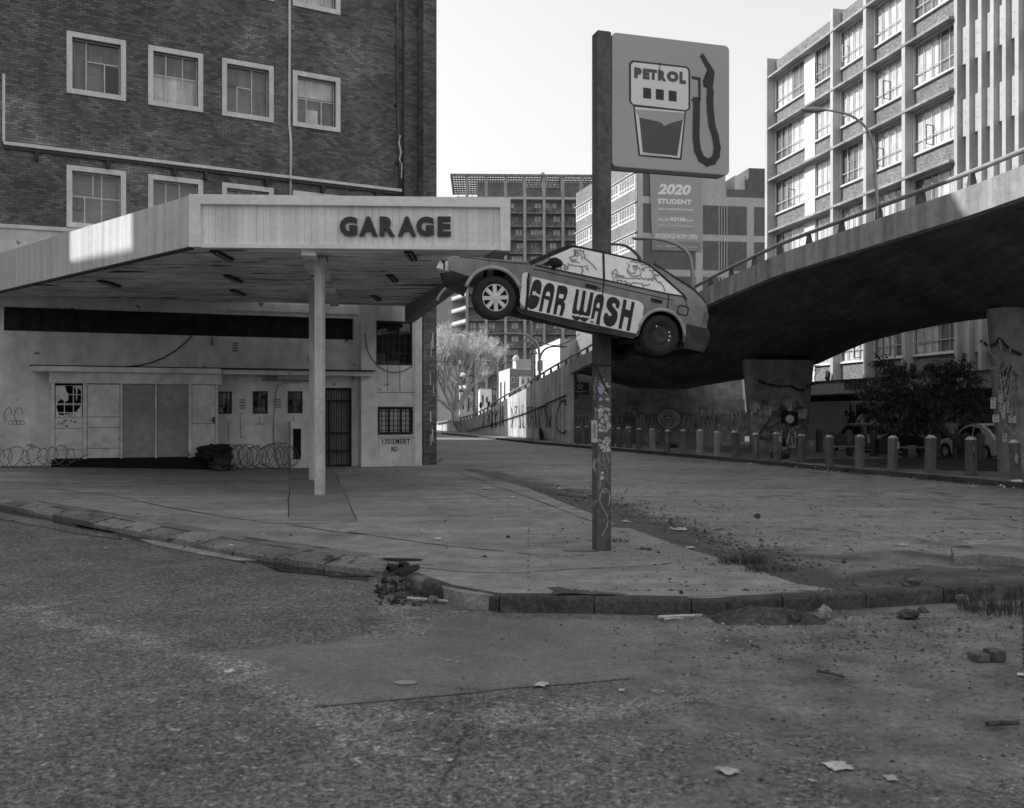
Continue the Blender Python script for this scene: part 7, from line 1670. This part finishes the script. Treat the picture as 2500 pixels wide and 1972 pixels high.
# ================================================================ PARKED CARS
def parked(name, label, cx, cy, hd, L, HWid, r, top, belt, wb0, wb1, m, glx, wins, mroof=None, seedx=0):
    h = Vector((hd[0], hd[1], 0)).normalized(); ex_ = -h; ey_ = Vector((0, 0, 1)).cross(ex_); t = empty(name, (0, 0, 0), label, 'car')
    t.matrix_world = Matrix(((ex_.x, ey_.x, 0, cx), (ex_.y, ey_.y, 0, cy), (0, 0, 1, r), (0, 0, 0, 1)))
    s = Shell(top, [(0, -.05), (.4, -.1), (L - .4, -.1), (L, -.02)], belt, HWid, .3, 0, L, .4, .35, .14, .1); s.arch = [(wb0, 0, r + .05), (wb1, 0, r + .05)]
    xs = sorted(set([round(L * i / 70, 3) for i in range(71)] + [a[0] for a in top if 0 <= a[0] <= L]))
    s.mesh(xs, glassx=glx).build('body', [m, m_wsh], t, smooth=True, local=True, sharp=40)
    for pts in wins:
        for sd in (-1, 1): s.plate(pts, .004, sd).build('side_window', m_wsh, t, local=True)
    for x in (wb0, wb1):
        for sd in (-1, 1): wheel(t, x, sd * (HWid - .09), 0, r, .18, sd, True)
    MB().box(.4, L - .4, -HWid + .12, HWid - .12, -.12, .1).build('underbody', m_mblack, t, local=True)
    for sd in (-1, 1):
        MB().blob((top[3][0] + .35, sd * (HWid + .06), .52), .08, .06, .055, 3, 9, 6, .03).build('mirror', m, t, smooth=True, local=True)
        s.plate([(L - .09, .22), (L - .01, .22), (L - .01, .42), (L - .09, .42)], .006, sd).build('tail_light', m_tlens, t, local=True)
    MB().box(L - .02, L + .04, -HWid + .14, HWid - .14, -.08, .12).build('rear_bumper', m, t, local=True)
    MB().box(L + .035, L + .05, -.26, .26, .2, .31).build('number_plate', m_plas, t, local=True)
    return t, s
hd = (-.2, .98)
c0, s0_ = parked('parked_car', 'two tone hatchback with a white roof parked before the roller shutter', 0, 0, hd, 3.65, .84, .3,
       [(0, .25), (.12, .38), (.9, .55), (1.05, .6), (1.55, 1.02), (1.8, 1.06), (3.0, 1.05), (3.3, 1.0), (3.55, .6), (3.63, .5), (3.65, .1)], [(0, .3), (.9, .5), (3.6, .58)], .6, 3.05, m_wgrey, ((1.1, 1.55), (3.3, 3.55)),
       [[(1.25, .6), (1.62, .98), (2.3, 1.0), (2.3, .6)], [(2.36, .6), (2.36, 1.0), (3.05, .98), (3.2, .6)]])
def place(t, rearx, reary, r, hd, L, HWid):
    h = Vector((hd[0], hd[1], 0)).normalized(); side = Vector((h.y, -h.x, 0))    # to the car's right
    p = Vector((rearx, reary, 0)) + h * L + side * HWid; t.location = (p.x, p.y, r)
place(c0, 17.25, 49.0, .3, hd, 3.65, .84)
MB().box(1.66, 3.2, -.56, .56, 1.09, 1.115).build('roof_panel', m_wwhite, c0, local=True); MB().box(3.6, 3.665, -.7, .7, .18, .5).build('tailgate', m_wwhite, c0, local=True)
c1_, _s = parked('parked_car', 'white rounded beetle shaped car parked beside the second pier', 0, 0, hd, 4.05, .88, .32,
       [(0, .2), (.1, .36), (.5, .5), (1.1, .6), (1.3, .68), (1.75, 1.05), (2.2, 1.16), (2.8, 1.12), (3.3, .92), (3.7, .66), (3.95, .45), (4.05, .1)], [(0, .3), (1.1, .56), (3.8, .58)], .75, 3.25, m_wwhite, ((1.3, 1.75), (2.9, 3.6)),
       [[(1.4, .64), (1.75, .94), (2.1, 1.05), (2.35, 1.06), (2.42, .64)], [(2.48, .64), (2.45, 1.04), (2.8, .97), (3.1, .66)]])
place(c1_, 18.85, 38.9, .32, hd, 4.05, .88)
c2_, _s = parked('parked_car', 'black car parked between the hatchback and the white car', 0, 0, hd, 4.1, .86, .31,
       [(0, .25), (.12, .38), (1.0, .55), (1.2, .6), (1.7, 1.05), (2.0, 1.1), (3.2, 1.08), (3.6, 1.0), (3.95, .6), (4.05, .5), (4.1, .1)], [(0, .3), (.9, .5), (4.0, .58)], .75, 3.3, m_wblack, ((1.25, 1.7), (3.6, 3.95)),
       [[(1.35, .62), (1.75, 1.0), (2.4, 1.03), (2.4, .62)], [(2.46, .62), (2.46, 1.03), (3.3, 1.0), (3.6, .62)]])
place(c2_, 18.05, 44.0, .31, hd, 4.1, .86)

# ================================================================ PEOPLE
MB().fbox(FO, 2, 30, -.55, 1.15, -.1, .34).build('shop_step', m_white2, ob)
def person(label, x, y, z, h, face, shirt, trousers, seed, lean=0., arm=0., seat=False):
    rr = random.Random(seed); k = h / 1.75
    J = {'pel': (0, 0, .95), 'spine': (0, lean * .5, 1.15), 'chest': (0, lean, 1.36), 'neck': (0, lean * 1.15, 1.50), 'head': (0, lean * 1.25 + .01, 1.60), 'crown': (0, lean * 1.25 + .01, 1.70)}
    for s_, n in ((-1, 'l'), (1, 'r')):
        J.update({'sh' + n: (s_ * .17, lean, 1.42), 'el' + n: (s_ * (.24 + .03 * arm), lean + .06 * arm, 1.15), 'wr' + n: (s_ * .22, lean + .1 + .25 * arm, .92 + .2 * arm), 'ha' + n: (s_ * .21, lean + .14 + .3 * arm, .84 + .22 * arm),
                  'hip' + n: (s_ * .09, 0, .88), 'kn' + n: (s_ * .1, .03, .48), 'an' + n: (s_ * .1, 0, .08), 'to' + n: (s_ * .11, .14, .03)})
    E_ = [('pel', 'spine'), ('spine', 'chest'), ('chest', 'neck'), ('neck', 'head'), ('head', 'crown')]
    for n in 'lr': E_ += [('chest', 'sh' + n), ('sh' + n, 'el' + n), ('el' + n, 'wr' + n), ('wr' + n, 'ha' + n), ('pel', 'hip' + n), ('hip' + n, 'kn' + n), ('kn' + n, 'an' + n), ('an' + n, 'to' + n)]
    RD = {'pel': (.15, .11), 'spine': (.145, .105), 'chest': (.165, .115), 'neck': (.055, .055), 'head': (.08, .092), 'crown': (.068, .08), 'sh': (.068, .068), 'el': (.045, .045), 'wr': (.032, .032), 'ha': (.04, .025), 'hip': (.095, .095), 'kn': (.062, .062), 'an': (.045, .045), 'to': (.04, .03)}
    names = list(J); ix = {n: i for i, n in enumerate(names)}
    me = bpy.data.meshes.new('person'); me.from_pydata([tuple(c * k for c in J[n]) for n in names], [(ix[a], ix[b]) for a, b in E_], []); o = bpy.data.objects.new('body', me); COL.objects.link(o)
    md = o.modifiers.new('skin', 'SKIN'); sd = o.modifiers.new('sub', 'SUBSURF'); sd.levels = 1; sd.render_levels = 1
    for i, n in enumerate(names):
        r_ = RD.get(n) or RD.get(n[:-1]); me.skin_vertices[0].data[i].radius = (r_[0] * k, r_[1] * k); me.skin_vertices[0].data[i].use_root = (n == 'pel')
    dg = bpy.context.evaluated_depsgraph_get(); m2 = bpy.data.meshes.new_from_object(o.evaluated_get(dg)); bpy.data.objects.remove(o)
    m2.materials.clear()
    for mm in (m_skin, shirt, trousers): m2.materials.append(mm)
    for p_ in m2.polygons:
        c = p_.center; zz = c.z / k; far = abs(c.x) / k
        p_.material_index = 0 if zz > 1.475 or (far > .19 and zz < 1.22 and zz > .7) else (1 if zz > .93 else 2); p_.use_smooth = True
    t = empty('person', (x, y, z), label, 'person', 'people outside the shops'); t.rotation_euler.z = face
    b_ = bpy.data.objects.new('body', m2); COL.objects.link(b_); b_.parent = t
    hh = MB(); hh.blob((0, (lean * 1.25 - .01) * k, 1.665 * k), .095 * k, .105 * k, .085 * k, seed, 10, 6, .06); hh.build('hair', m_hair, t, smooth=True, local=True)
    fc_ = MB(); fc_.hexa([((-.012) * k, (lean * 1.25 + .1) * k, 1.58 * k), (.012 * k, (lean * 1.25 + .1) * k, 1.58 * k), (.008 * k, (lean * 1.25 + .07) * k, 1.58 * k), (-.008 * k, (lean * 1.25 + .07) * k, 1.58 * k), (-.006 * k, (lean * 1.25 + .085) * k, 1.62 * k), (.006 * k, (lean * 1.25 + .085) * k, 1.62 * k), (.004 * k, (lean * 1.25 + .07) * k, 1.62 * k), (-.004 * k, (lean * 1.25 + .07) * k, 1.62 * k)]); fc_.build('nose', m_skin, t, local=True)
    return t
def pp(px, off): s_ = FO.s(px, off); v = FO.P(s_, off, 0); return v
for i, (px, off, h, lab, sh_, tr, fz, ln, am) in enumerate((
        (2066, .75, 1.76, 'person in a grey top standing at the roller shutter edge', m_shg, m_shd, 2.2, .0, .2), (2073.5, .6, 1.62, 'person in dark clothes beside the roller shutter', m_shd, m_shd, 1.2, .0, .1),
        (2082, .5, 1.72, 'person in black by the shop pillar', m_shd, m_shd, 2.8, .02, .2), (2091, .8, 1.7, 'person in a white shirt leaning forward by the shop doorway', m_shw, m_shd, -1.9, .14, .9),
        (2107, .7, 1.84, 'tall person with big hair and a white shirt in the shop doorway', m_shw, m_shg, .6, .0, .7), (2134, .8, 1.45, 'person in a pale shirt behind the hatchback roof', m_shw, m_shd, 2.9, .06, .2))):
    v = pp(px, off); person(lab, v.x, v.y, .34, h, fz, sh_, tr, i, ln, am)
p = at(2332, 1016, 43.6); person('person in a grey shirt standing beside the black car', p.x - .35, 43.2, 0, 1.76, 2.6, m_shg, m_shd, 9, .0, .5)
v = pp(2402, 1.0); person('person half hidden behind the white car roof', v.x, v.y, .0, 1.6, 1.0, m_shg, m_shd, 12, .05, .2)
v = pp(2099, 1.1); person('person stooping in a white shirt over the hatchback roof', v.x - .3, v.y - .2, 0, 1.5, 2.4, m_shw, m_shd, 14, .3, .8)

# benches, bin and loose things under the flyover
def bench(px0, px1, py, label):
    a, b = g(px0, py), g(px1, py); a.z = b.z = 0; d = (b - a).normalized(); n = Vector((-d.y, d.x, 0)) * .16; t = empty('bench', tuple(a), label, 'bench', 'low benches under the flyover'); V = []
    for z in (.40, .47): V += [tuple(q + Vector((0, 0, z))) for q in (a - n, b - n, b + n, a + n)]
    MB().hexa(V).build('seat', m_plasg, t)
    for q in (a + d * .25, b - d * .25): MB().box(q.x - .08, q.x + .08, q.y - .14, q.y + .14, 0, .398).build('leg', m_crack, t)
bench(2018, 2088, 1112, 'low concrete bench behind the bollards before the hatchback'); bench(2196, 2262, 1115, 'low concrete bench behind the bollards under the leafy tree')
p = g(2157, 1112); t = empty('litter_bin', (p.x, p.y, 0), 'black open litter bin beside the hatchback boot', 'bin'); MB().box(p.x - .28, p.x + .28, p.y - .25, p.y + .25, .08, .75).build('bin_body', m_signk, t)
for dx in (-.32, .29): MB().box(p.x + dx, p.x + dx + .04, p.y - .02, p.y + .02, 0, .9).build('leg', m_signk, t)
p = g(2232, 1113); t = empty('painted_board', (p.x, p.y, 0), 'small grey board painted with an oval beside the bench', 'board'); frb = F((p.x - .3, p.y), (1, 0)); MB().fbox(frb, 0, .62, -.03, 0, 0, .5).build('panel', m_shg, t)
MB().ribbon(frb, [(.31 + .24 * math.cos(a * .35), .27 + .16 * math.sin(a * .35)) for a in range(19)], .03, .003).build('drawing', m_paper, t)
def tyre(c, rot_, label, r=.3):
    t = empty('tyre_carcass', tuple(c), label, 'tyre', 'loose tyres'); M = Matrix.Translation(c) @ rot_
    MB().lathe([(r * .6, .08), (r * .8, .1), (r * .97, .08), (r, .04), (r, -.04), (r * .97, -.08), (r * .8, -.1), (r * .6, -.08)], 26, M, close=True).build('tread', m_rub, t, smooth=True)
p = g(1904, 1118); tyre(Vector((p.x, p.y, .12)), Matrix.Rotation(.06, 4, 'X'), 'black tyre lying flat on the pavement before the wide pier', .4)
p = g(1594 + 53, 1094); tyre(Vector((p.x, p.y + 1.2, .12)), Matrix(), 'black tyre lying flat behind the bollards below the sun face', .32)
tyre(Vector((XE(75.5) - .25, 75.5, .42)), Matrix.Rotation(R(80), 4, 'Y') @ Matrix.Rotation(.2, 4, 'X'), 'worn tyre leaning upright against the ramp wall', .52)
# ================================================================ LITTER, STONES AND OTHER SMALL THINGS
def gz(px, py):
    p = g(px, py, 0.0); z = 0.0
    for _ in range(4):
        if p.y < kerb_y(p.x) if p.x > -1 else False: z = -.156
        elif p.x > -1 and dist_in(p): z = hgt(p.x, p.y)[0]
        else: z = 0.0
        p = g(px, py, z)
    return p
def inside(p, poly):
    c = False
    for i in range(len(poly)):
        a, b = poly[i], poly[i - 1]
        if (a[1] > p.y) != (b[1] > p.y) and p.x < (b[0] - a[0]) * (p.y - a[1]) / (b[1] - a[1]) + a[0]: c = not c
    return c
def dist_in(p): return not inside(p, fore) and p.y < 60 and p.x < kerbR_x(p.y)
rn = random.Random(31)
def paper(px, py, w, label, seed, m=m_paper, z=None, d=.6, h=.25, cat='litter'):
    p = gz(px, py) if z is None else g(px, py, z); r_ = random.Random(seed); Y = p.y; ww = w * .78 / FX * Y; mb = MB(); n = 6; a = r_.uniform(-.5, .5)
    for j in range(n):
        for i in range(n):
            u, v = (i / (n - 1) - .5) * ww, (j / (n - 1) - .5) * ww * d * 2.2; x = u * math.cos(a) - v * math.sin(a) + r_.uniform(-.1, .1) * ww; y = u * math.sin(a) + v * math.cos(a) + r_.uniform(-.1, .1) * ww
            e = 1 if 0 < i < n - 1 and 0 < j < n - 1 else 0
            mb.v.append((p.x + x, p.y + y, p.z + .008 + r_.uniform(0, h) * ww * (.4 + .6 * e)))
    for j in range(n - 1):
        for i in range(n - 1): q = j * n + i; mb.f.append((q, q + 1, q + n + 1, q + n)); mb.m.append(0)
    return tag(mb.build('litter', m, fix=False), label, cat, 'litter on the ground')
L_ = [((1188, 1193), 26, 'crumpled white paper on the road edge right of the canopy'), ((1068, 1316), 26, 'flat white wrapper in the middle of the forecourt'), ((1369, 1193), 22, 'white takeaway box lid in the gully left of the post'), ((1330, 1141), 20, 'pale crushed carton far up the road'),
      ((1528, 1273), 24, 'white paper cup lying right of the sign post'), ((1655, 1293), 42, 'crumpled newspaper in the gully right of the post'), ((1686, 1337), 24, 'white packet on the broken forecourt edge'), ((2204, 1331), 26, 'white takeaway tray on the dirt before the broken slab'),
      ((1322, 1672), 34, 'pale scrap of card on the smooth road patch'), ((560, 1640), 26, 'torn white paper on the coarse asphalt'), ((1778, 1884), 52, 'largest white paper near the bottom of the street'), ((1982, 1907), 18, 'small white scrap right of the largest paper'), ((1518, 1686), 18, 'small crushed scrap below the kerb middle'),
      ((2493, 1648), 24, 'white scrap at the far end of the street dirt'), ((492, 1352), 14, 'white bottle cap litter in the gutter'), ((1095, 1612), 10, 'tiny pale scrap on the smooth patch'), ((1250, 1214), 18, 'pale flat wrapper on the forecourt edge'), ((1098, 1857), 18, 'pale stub on the dark lower street')]
for i, ((x, y), w, lab) in enumerate(L_): paper(x, y, w, lab, 100 + i)
paper(2047, 1871, 70, 'pale smear of flattened paper at the bottom of the street', 140, h=.03, d=.5); paper(2174, 1900, 36, 'flattened pale scrap right of the paper smear', 141, h=.05)
p = g(2480, 1184, -.12); t = MB(); t.hexa([(p.x - .15, p.y - .1, -.115), (p.x + .15, p.y - .14, -.115), (p.x + .17, p.y + .1, -.115), (p.x - .13, p.y + .13, -.115), (p.x - .12, p.y - .08, .03), (p.x + .13, p.y - .1, .05), (p.x + .14, p.y + .08, .05), (p.x - .1, p.y + .1, .03)]); tag(t.build('foam_box', m_white, bevel=.01), 'white foam box lying in the far gutter before the nearest bollard', 'box')
def stick(x0, y0, x1, y1, r, label, m, z=-.14):
    a, b = g(x0, y0, z), g(x1, y1, z); c = (a + b) / 2 + Vector((0, .03, .012)); a.z += r; b.z += r; tag(MB().tube([a, c, b], r, 6, r2=r * .8).build('stick', m), label, 'stick')
stick(1608, 1509, 1715, 1504, .016, 'straight white stick lying under the front kerb', m_paper); stick(1622, 1513, 1668, 1511, .01, 'thin white splinter below the straight white stick', m_paper)
stick(995, 1462, 1140, 1473, .016, 'white bent pipe beside the rubble at the kerb corner', m_paper); stick(2410, 1773, 2488, 1771, .018, 'dark stick on the street beyond the dirt', m_dark_stone); stick(1995, 1640, 2060, 1655, .012, 'dark twig on the dirty street', m_dark_stone)
def rock(px, py, w, h, label, seed, m=m_stone, z=None, jit=.22):
    p = gz(px, py) if z is None else g(px, py, z); k = p.y / FX; o = MB().blob((p.x, p.y, p.z + h * k * .42), w * k / 2, w * k * .4, h * k * .55, seed, 12, 8, jit); tag(o.build('rock', m), label, 'rock', 'stones and rubble')
rock(2225, 1432, 52, 30, 'dark broken boulder on the dirt behind the front kerb', 1); rock(2013, 1508, 34, 32, 'pale rounded lump of concrete below the kerb', 2, mat('pale_rubble', .26, .95, [(20, .4)], (20, .8, .02)), -.15); rock(1940, 1518, 32, 26, 'dark earthy lump at the foot of the kerb', 3, m_dark_stone, -.15)
rock(2218, 1506, 56, 20, 'flat dark clod on the street before the kerb', 4, m_dark_stone, -.15); rock(2348, 1467, 36, 18, 'smooth pale stone leaning on the kerb end', 5, m_stone, -.13); rock(2252, 1492, 22, 14, 'small pale stone below the kerb end', 6, m_stone, -.15)
rock(1663, 1448, 10, 9, 'small dark stone on the pavement above the kerb', 7, m_dark_stone); rock(2060, 1374, 12, 9, 'small dark stone in the dirt', 8, m_dark_stone); rock(1849, 1262, 16, 10, 'dark brick bit on the road beyond the post', 9, m_dark_stone); rock(1240, 1311, 10, 6, 'tiny dark lump on the forecourt', 12, m_dark_stone)
for dx, w, h, sd in ((-28, 36, 18, 1), (10, 34, 26, 2)):
    p = g(2418 + dx, 1610, -.155); k = p.y / FX; a = .12 * sd; hw, hd_ = w * k / 2, .07
    V = [(p.x + x * math.cos(a) - y * math.sin(a), p.y + x * math.sin(a) + y * math.cos(a), z) for z in (-.155, -.155 + h * k) for x, y in ((-hw, -hd_), (hw, -hd_), (hw, hd_), (-hw, hd_))]
    tag(MB().hexa(V).build('loose_brick', m_stone, bevel=.008), 'broken brick %s on the dirty street' % ('fragment, lower of the pair' if dx < 0 else 'half, taller of the pair'), 'brick')
bs = [g(x, y, -.06) for x, y in [(2322, 1348), (2400, 1342), (2500, 1346), (2560, 1352), (2560, 1392), (2470, 1376), (2400, 1368), (2330, 1374)]]
MB_b = MB().slab([(q.x, q.y) for q in bs], -.2, .03); tag(MB_b.build('broken_slab', m_side), 'broken concrete slab edge in the dirt at the road side', 'slab')
# rubble heap and shoes at the kerb corner
hp = MB(); k = 0
while k < 170:
    x, y = rn.gauss(1025, 65), rn.gauss(1446, 15)
    if not (1412 < y < 1478 and 915 < x < 985 + (y - 1415) * 2.5): continue
    p = g(x, y, -.155); s_ = rn.uniform(.008, .026) if rn.random() < .9 else rn.uniform(.03, .055); k += 1
    hp.blob((p.x, p.y, -.158 + s_ * .4), s_, s_, s_ * .75, rn.randint(0, 999), 7, 4, .35)
tag(hp.build('rubble', m_dark_stone), 'dark rubble heaped in the gutter at the kerb corner', 'rubble', None, 'stuff')
for x, y, w, h, sd, lab in ((1004, 1436, 26, 20, 1, 'largest dark lump in the gutter rubble'), (945, 1446, 16, 13, 2, 'small dark lump at the edge of the gutter rubble'), (1058, 1468, 26, 16, 3, 'pale lump in the gutter rubble')): rock(x, y, w, h, lab, 40 + sd, m_dark_stone if sd < 3 else m_stone, -.15)
dp = MB(); 
for k in range(9):
    for j in range(9): dp.v.append((1.9 + k * .14, 9.38 + j * .06, -.165 + .11 * math.sin(math.pi * k / 8) * math.sin(math.pi * .7 * j / 8) * (1 + .4 * MN.noise(Vector((k * .9, j * .9, 2))))))
for k in range(8):
    for j in range(8): q = k * 9 + j; dp.f.append((q, q + 9, q + 10, q + 1)); dp.m.append(0)
tag(dp.build('dirt_heap', m_dirt, smooth=True), 'small heap of sandy dirt against the front kerb', 'dirt', None, 'stuff')
def shoe(px, py, yaw, label, tip=0.):
    p = g(px, py, .0); t = empty('shoe', (p.x, p.y, .006), label, 'shoe', 'worn dark shoes on the kerb'); M = Matrix.Translation((p.x, p.y, .006)) @ Matrix.Rotation(yaw, 4, 'Z') @ Matrix.Rotation(tip, 4, 'Y')
    L = .27; mb = MB(); st_ = [(-.5, .03, .085, .4), (-.4, .037, .11, .5), (-.2, .038, .10, .55), (0, .038, .078, .3), (.2, .045, .058, .1), (.38, .042, .045, 0), (.5, .02, .03, 0)]
    b = len(mb.v)
    for u, w, h, op in st_:
        for j in range(8):
            a = math.pi * (j / 7); mb.v.append(tuple(M @ Vector((u * L, -w * math.cos(a), .02 + h * math.sin(a) * (1 - op * (1 if 2 < j < 5 else 0))))))
    for i in range(6):
        for j in range(7): mb.f.append((b + i * 8 + j, b + i * 8 + j + 1, b + (i + 1) * 8 + j + 1, b + (i + 1) * 8 + j)); mb.m.append(0)
    mb.build('upper', m_shd, t, smooth=True)
    sl = MB(); n = 12; pts = [(.5 * L * math.cos(2 * math.pi * k / n), (.034 + .012 * math.cos(2 * math.pi * k / n)) * math.sin(2 * math.pi * k / n) * 1.1) for k in range(n)]
    sl.v = [tuple(M @ Vector((x, y, z))) for z in (0, .024) for x, y in pts]; sl.f = [tuple(range(n)), tuple(range(2 * n - 1, n - 1, -1))] + [(k, (k + 1) % n, n + (k + 1) % n, n + k) for k in range(n)]; sl.m = [0] * len(sl.f); sl.build('sole', m_rub, t)
shoe(958, 1394, R(75), 'worn dark shoe standing at the kerb corner, nearer the canopy column'); shoe(987, 1388, R(80), 'worn dark shoe standing behind its partner at the kerb corner'); shoe(1000, 1399, R(30), 'worn dark shoe tipped over against the pair at the kerb corner', -.35)
# fine grit and crumbs that nobody could count
def grit(name, n, region, smin, smax, m, label, seed, catz='grit'):
    r_ = random.Random(seed); mb = MB()
    for _ in range(n):
        px, py = region(r_)
        p = gz(px, py)
        if p.x > 18: continue
        s_ = r_.uniform(smin, smax) * (1 if r_.random() < .9 else 1.8); a = r_.uniform(0, 6.283); ca, sa = math.cos(a) * s_, math.sin(a) * s_; h = s_ * r_.uniform(.3, .8); z = p.z - .003
        mb.add([(p.x - ca, p.y - sa, z), (p.x + sa, p.y - ca, z), (p.x + ca * r_.uniform(.6, 1.2), p.y + sa, z), (p.x - sa, p.y + ca * r_.uniform(.6, 1.2), z), (p.x + ca * .2, p.y, z + h)], [(0, 1, 4), (1, 2, 4), (2, 3, 4), (3, 0, 4)])
    tag(mb.build(name, m, fix=False), label, catz, None, 'stuff')
reg_dirt = lambda r: (min(2498, max(1290, 1500 + r.gauss(450, 330))), min(1440, 1180 + abs(r.gauss(0, 130)) + r.random() * 60))
grit('gully_clods', 1300, lambda r: (lambda t, o: (1290 + 620 * t + o * .9, 1190 + 200 * t * (.75 + .25 * t) + r.gauss(0, 9) - o * .08))(r.random(), abs(r.gauss(0, 60))), .008, .04, m_dark_stone, 'dark earth clods along the gully beside the forecourt', 21)
grit('dirt_crumbs', 2200, reg_dirt, .006, .026, m_dark_stone, 'dark crumbs of earth scattered over the dirt beside the forecourt', 3)
grit('pale_crumbs', 420, reg_dirt, .004, .014, m_paper, 'pale crumbs of rubbish over the dirt beside the forecourt', 4)
grit('street_crumbs', 900, lambda r: (min(2499, max(1500, r.gauss(2150, 300))), 1490 + abs(r.gauss(0, 90))), .004, .017, m_dark_stone, 'dark crumbs scattered on the street before the kerb', 5)
grit('street_chips', 420, lambda r: (min(2499, max(1600, r.gauss(2050, 260))), 1492 + abs(r.gauss(0, 70))), .004, .015, m_stone, 'stone chips scattered on the street before the kerb', 6)
grit('street_dark_specks', 700, lambda r: (r.uniform(1100, 2500), 1520 + 440 * r.random()), .003, .012, m_dark_stone, 'dark specks scattered over the smoother street', 22)
grit('forecourt_grit', 900, lambda r: (r.uniform(0, 1700), r.uniform(1145, 1440)), .004, .014, m_dark_stone, 'fine dark grit over the forecourt', 23)
grit('pale_chips', 160, lambda r: (min(2499, max(1700, r.gauss(1900, 140))), 1500 + abs(r.gauss(0, 40))), .006, .016, m_paper, 'pale chips scattered below the kerb', 7)
grit('kerb_litter', 150, lambda r: (lambda x: (x, 1091 + (x - 1400) * .0905 + r.uniform(-1, 5)))(r.uniform(1400, 2490)), .012, .045, m_paper, 'scraps of paper gathered along the far kerb', 8)
grit('forecourt_bits', 170, lambda r: (r.uniform(20, 1450), r.uniform(1150, 1380)), .006, .03, m_dark_stone, 'dark bits scattered on the forecourt', 9)
grit('forecourt_scraps', 60, lambda r: (r.uniform(20, 1450), r.uniform(1150, 1380)), .006, .03, m_paper, 'pale scraps scattered on the forecourt', 10)
grit('gutter_bits', 200, lambda r: (lambda t: (t, 1405 - (960 - t) * .18 + abs(r.gauss(0, 7))))(r.uniform(300, 1000)), .006, .024, m_stone, 'stone bits along the gutter of the sloping kerb', 11)
grit('asphalt_specks', 260, lambda r: (r.uniform(0, 2500), 1500 + 470 * r.random()), .003, .009, m_paper, 'pale specks scattered over the street', 12)
grit('pavement_scraps', 200, lambda r: (r.uniform(1900, 2490), r.uniform(1110, 1150)), .02, .06, m_stone, 'scraps and stones under the flyover', 13)
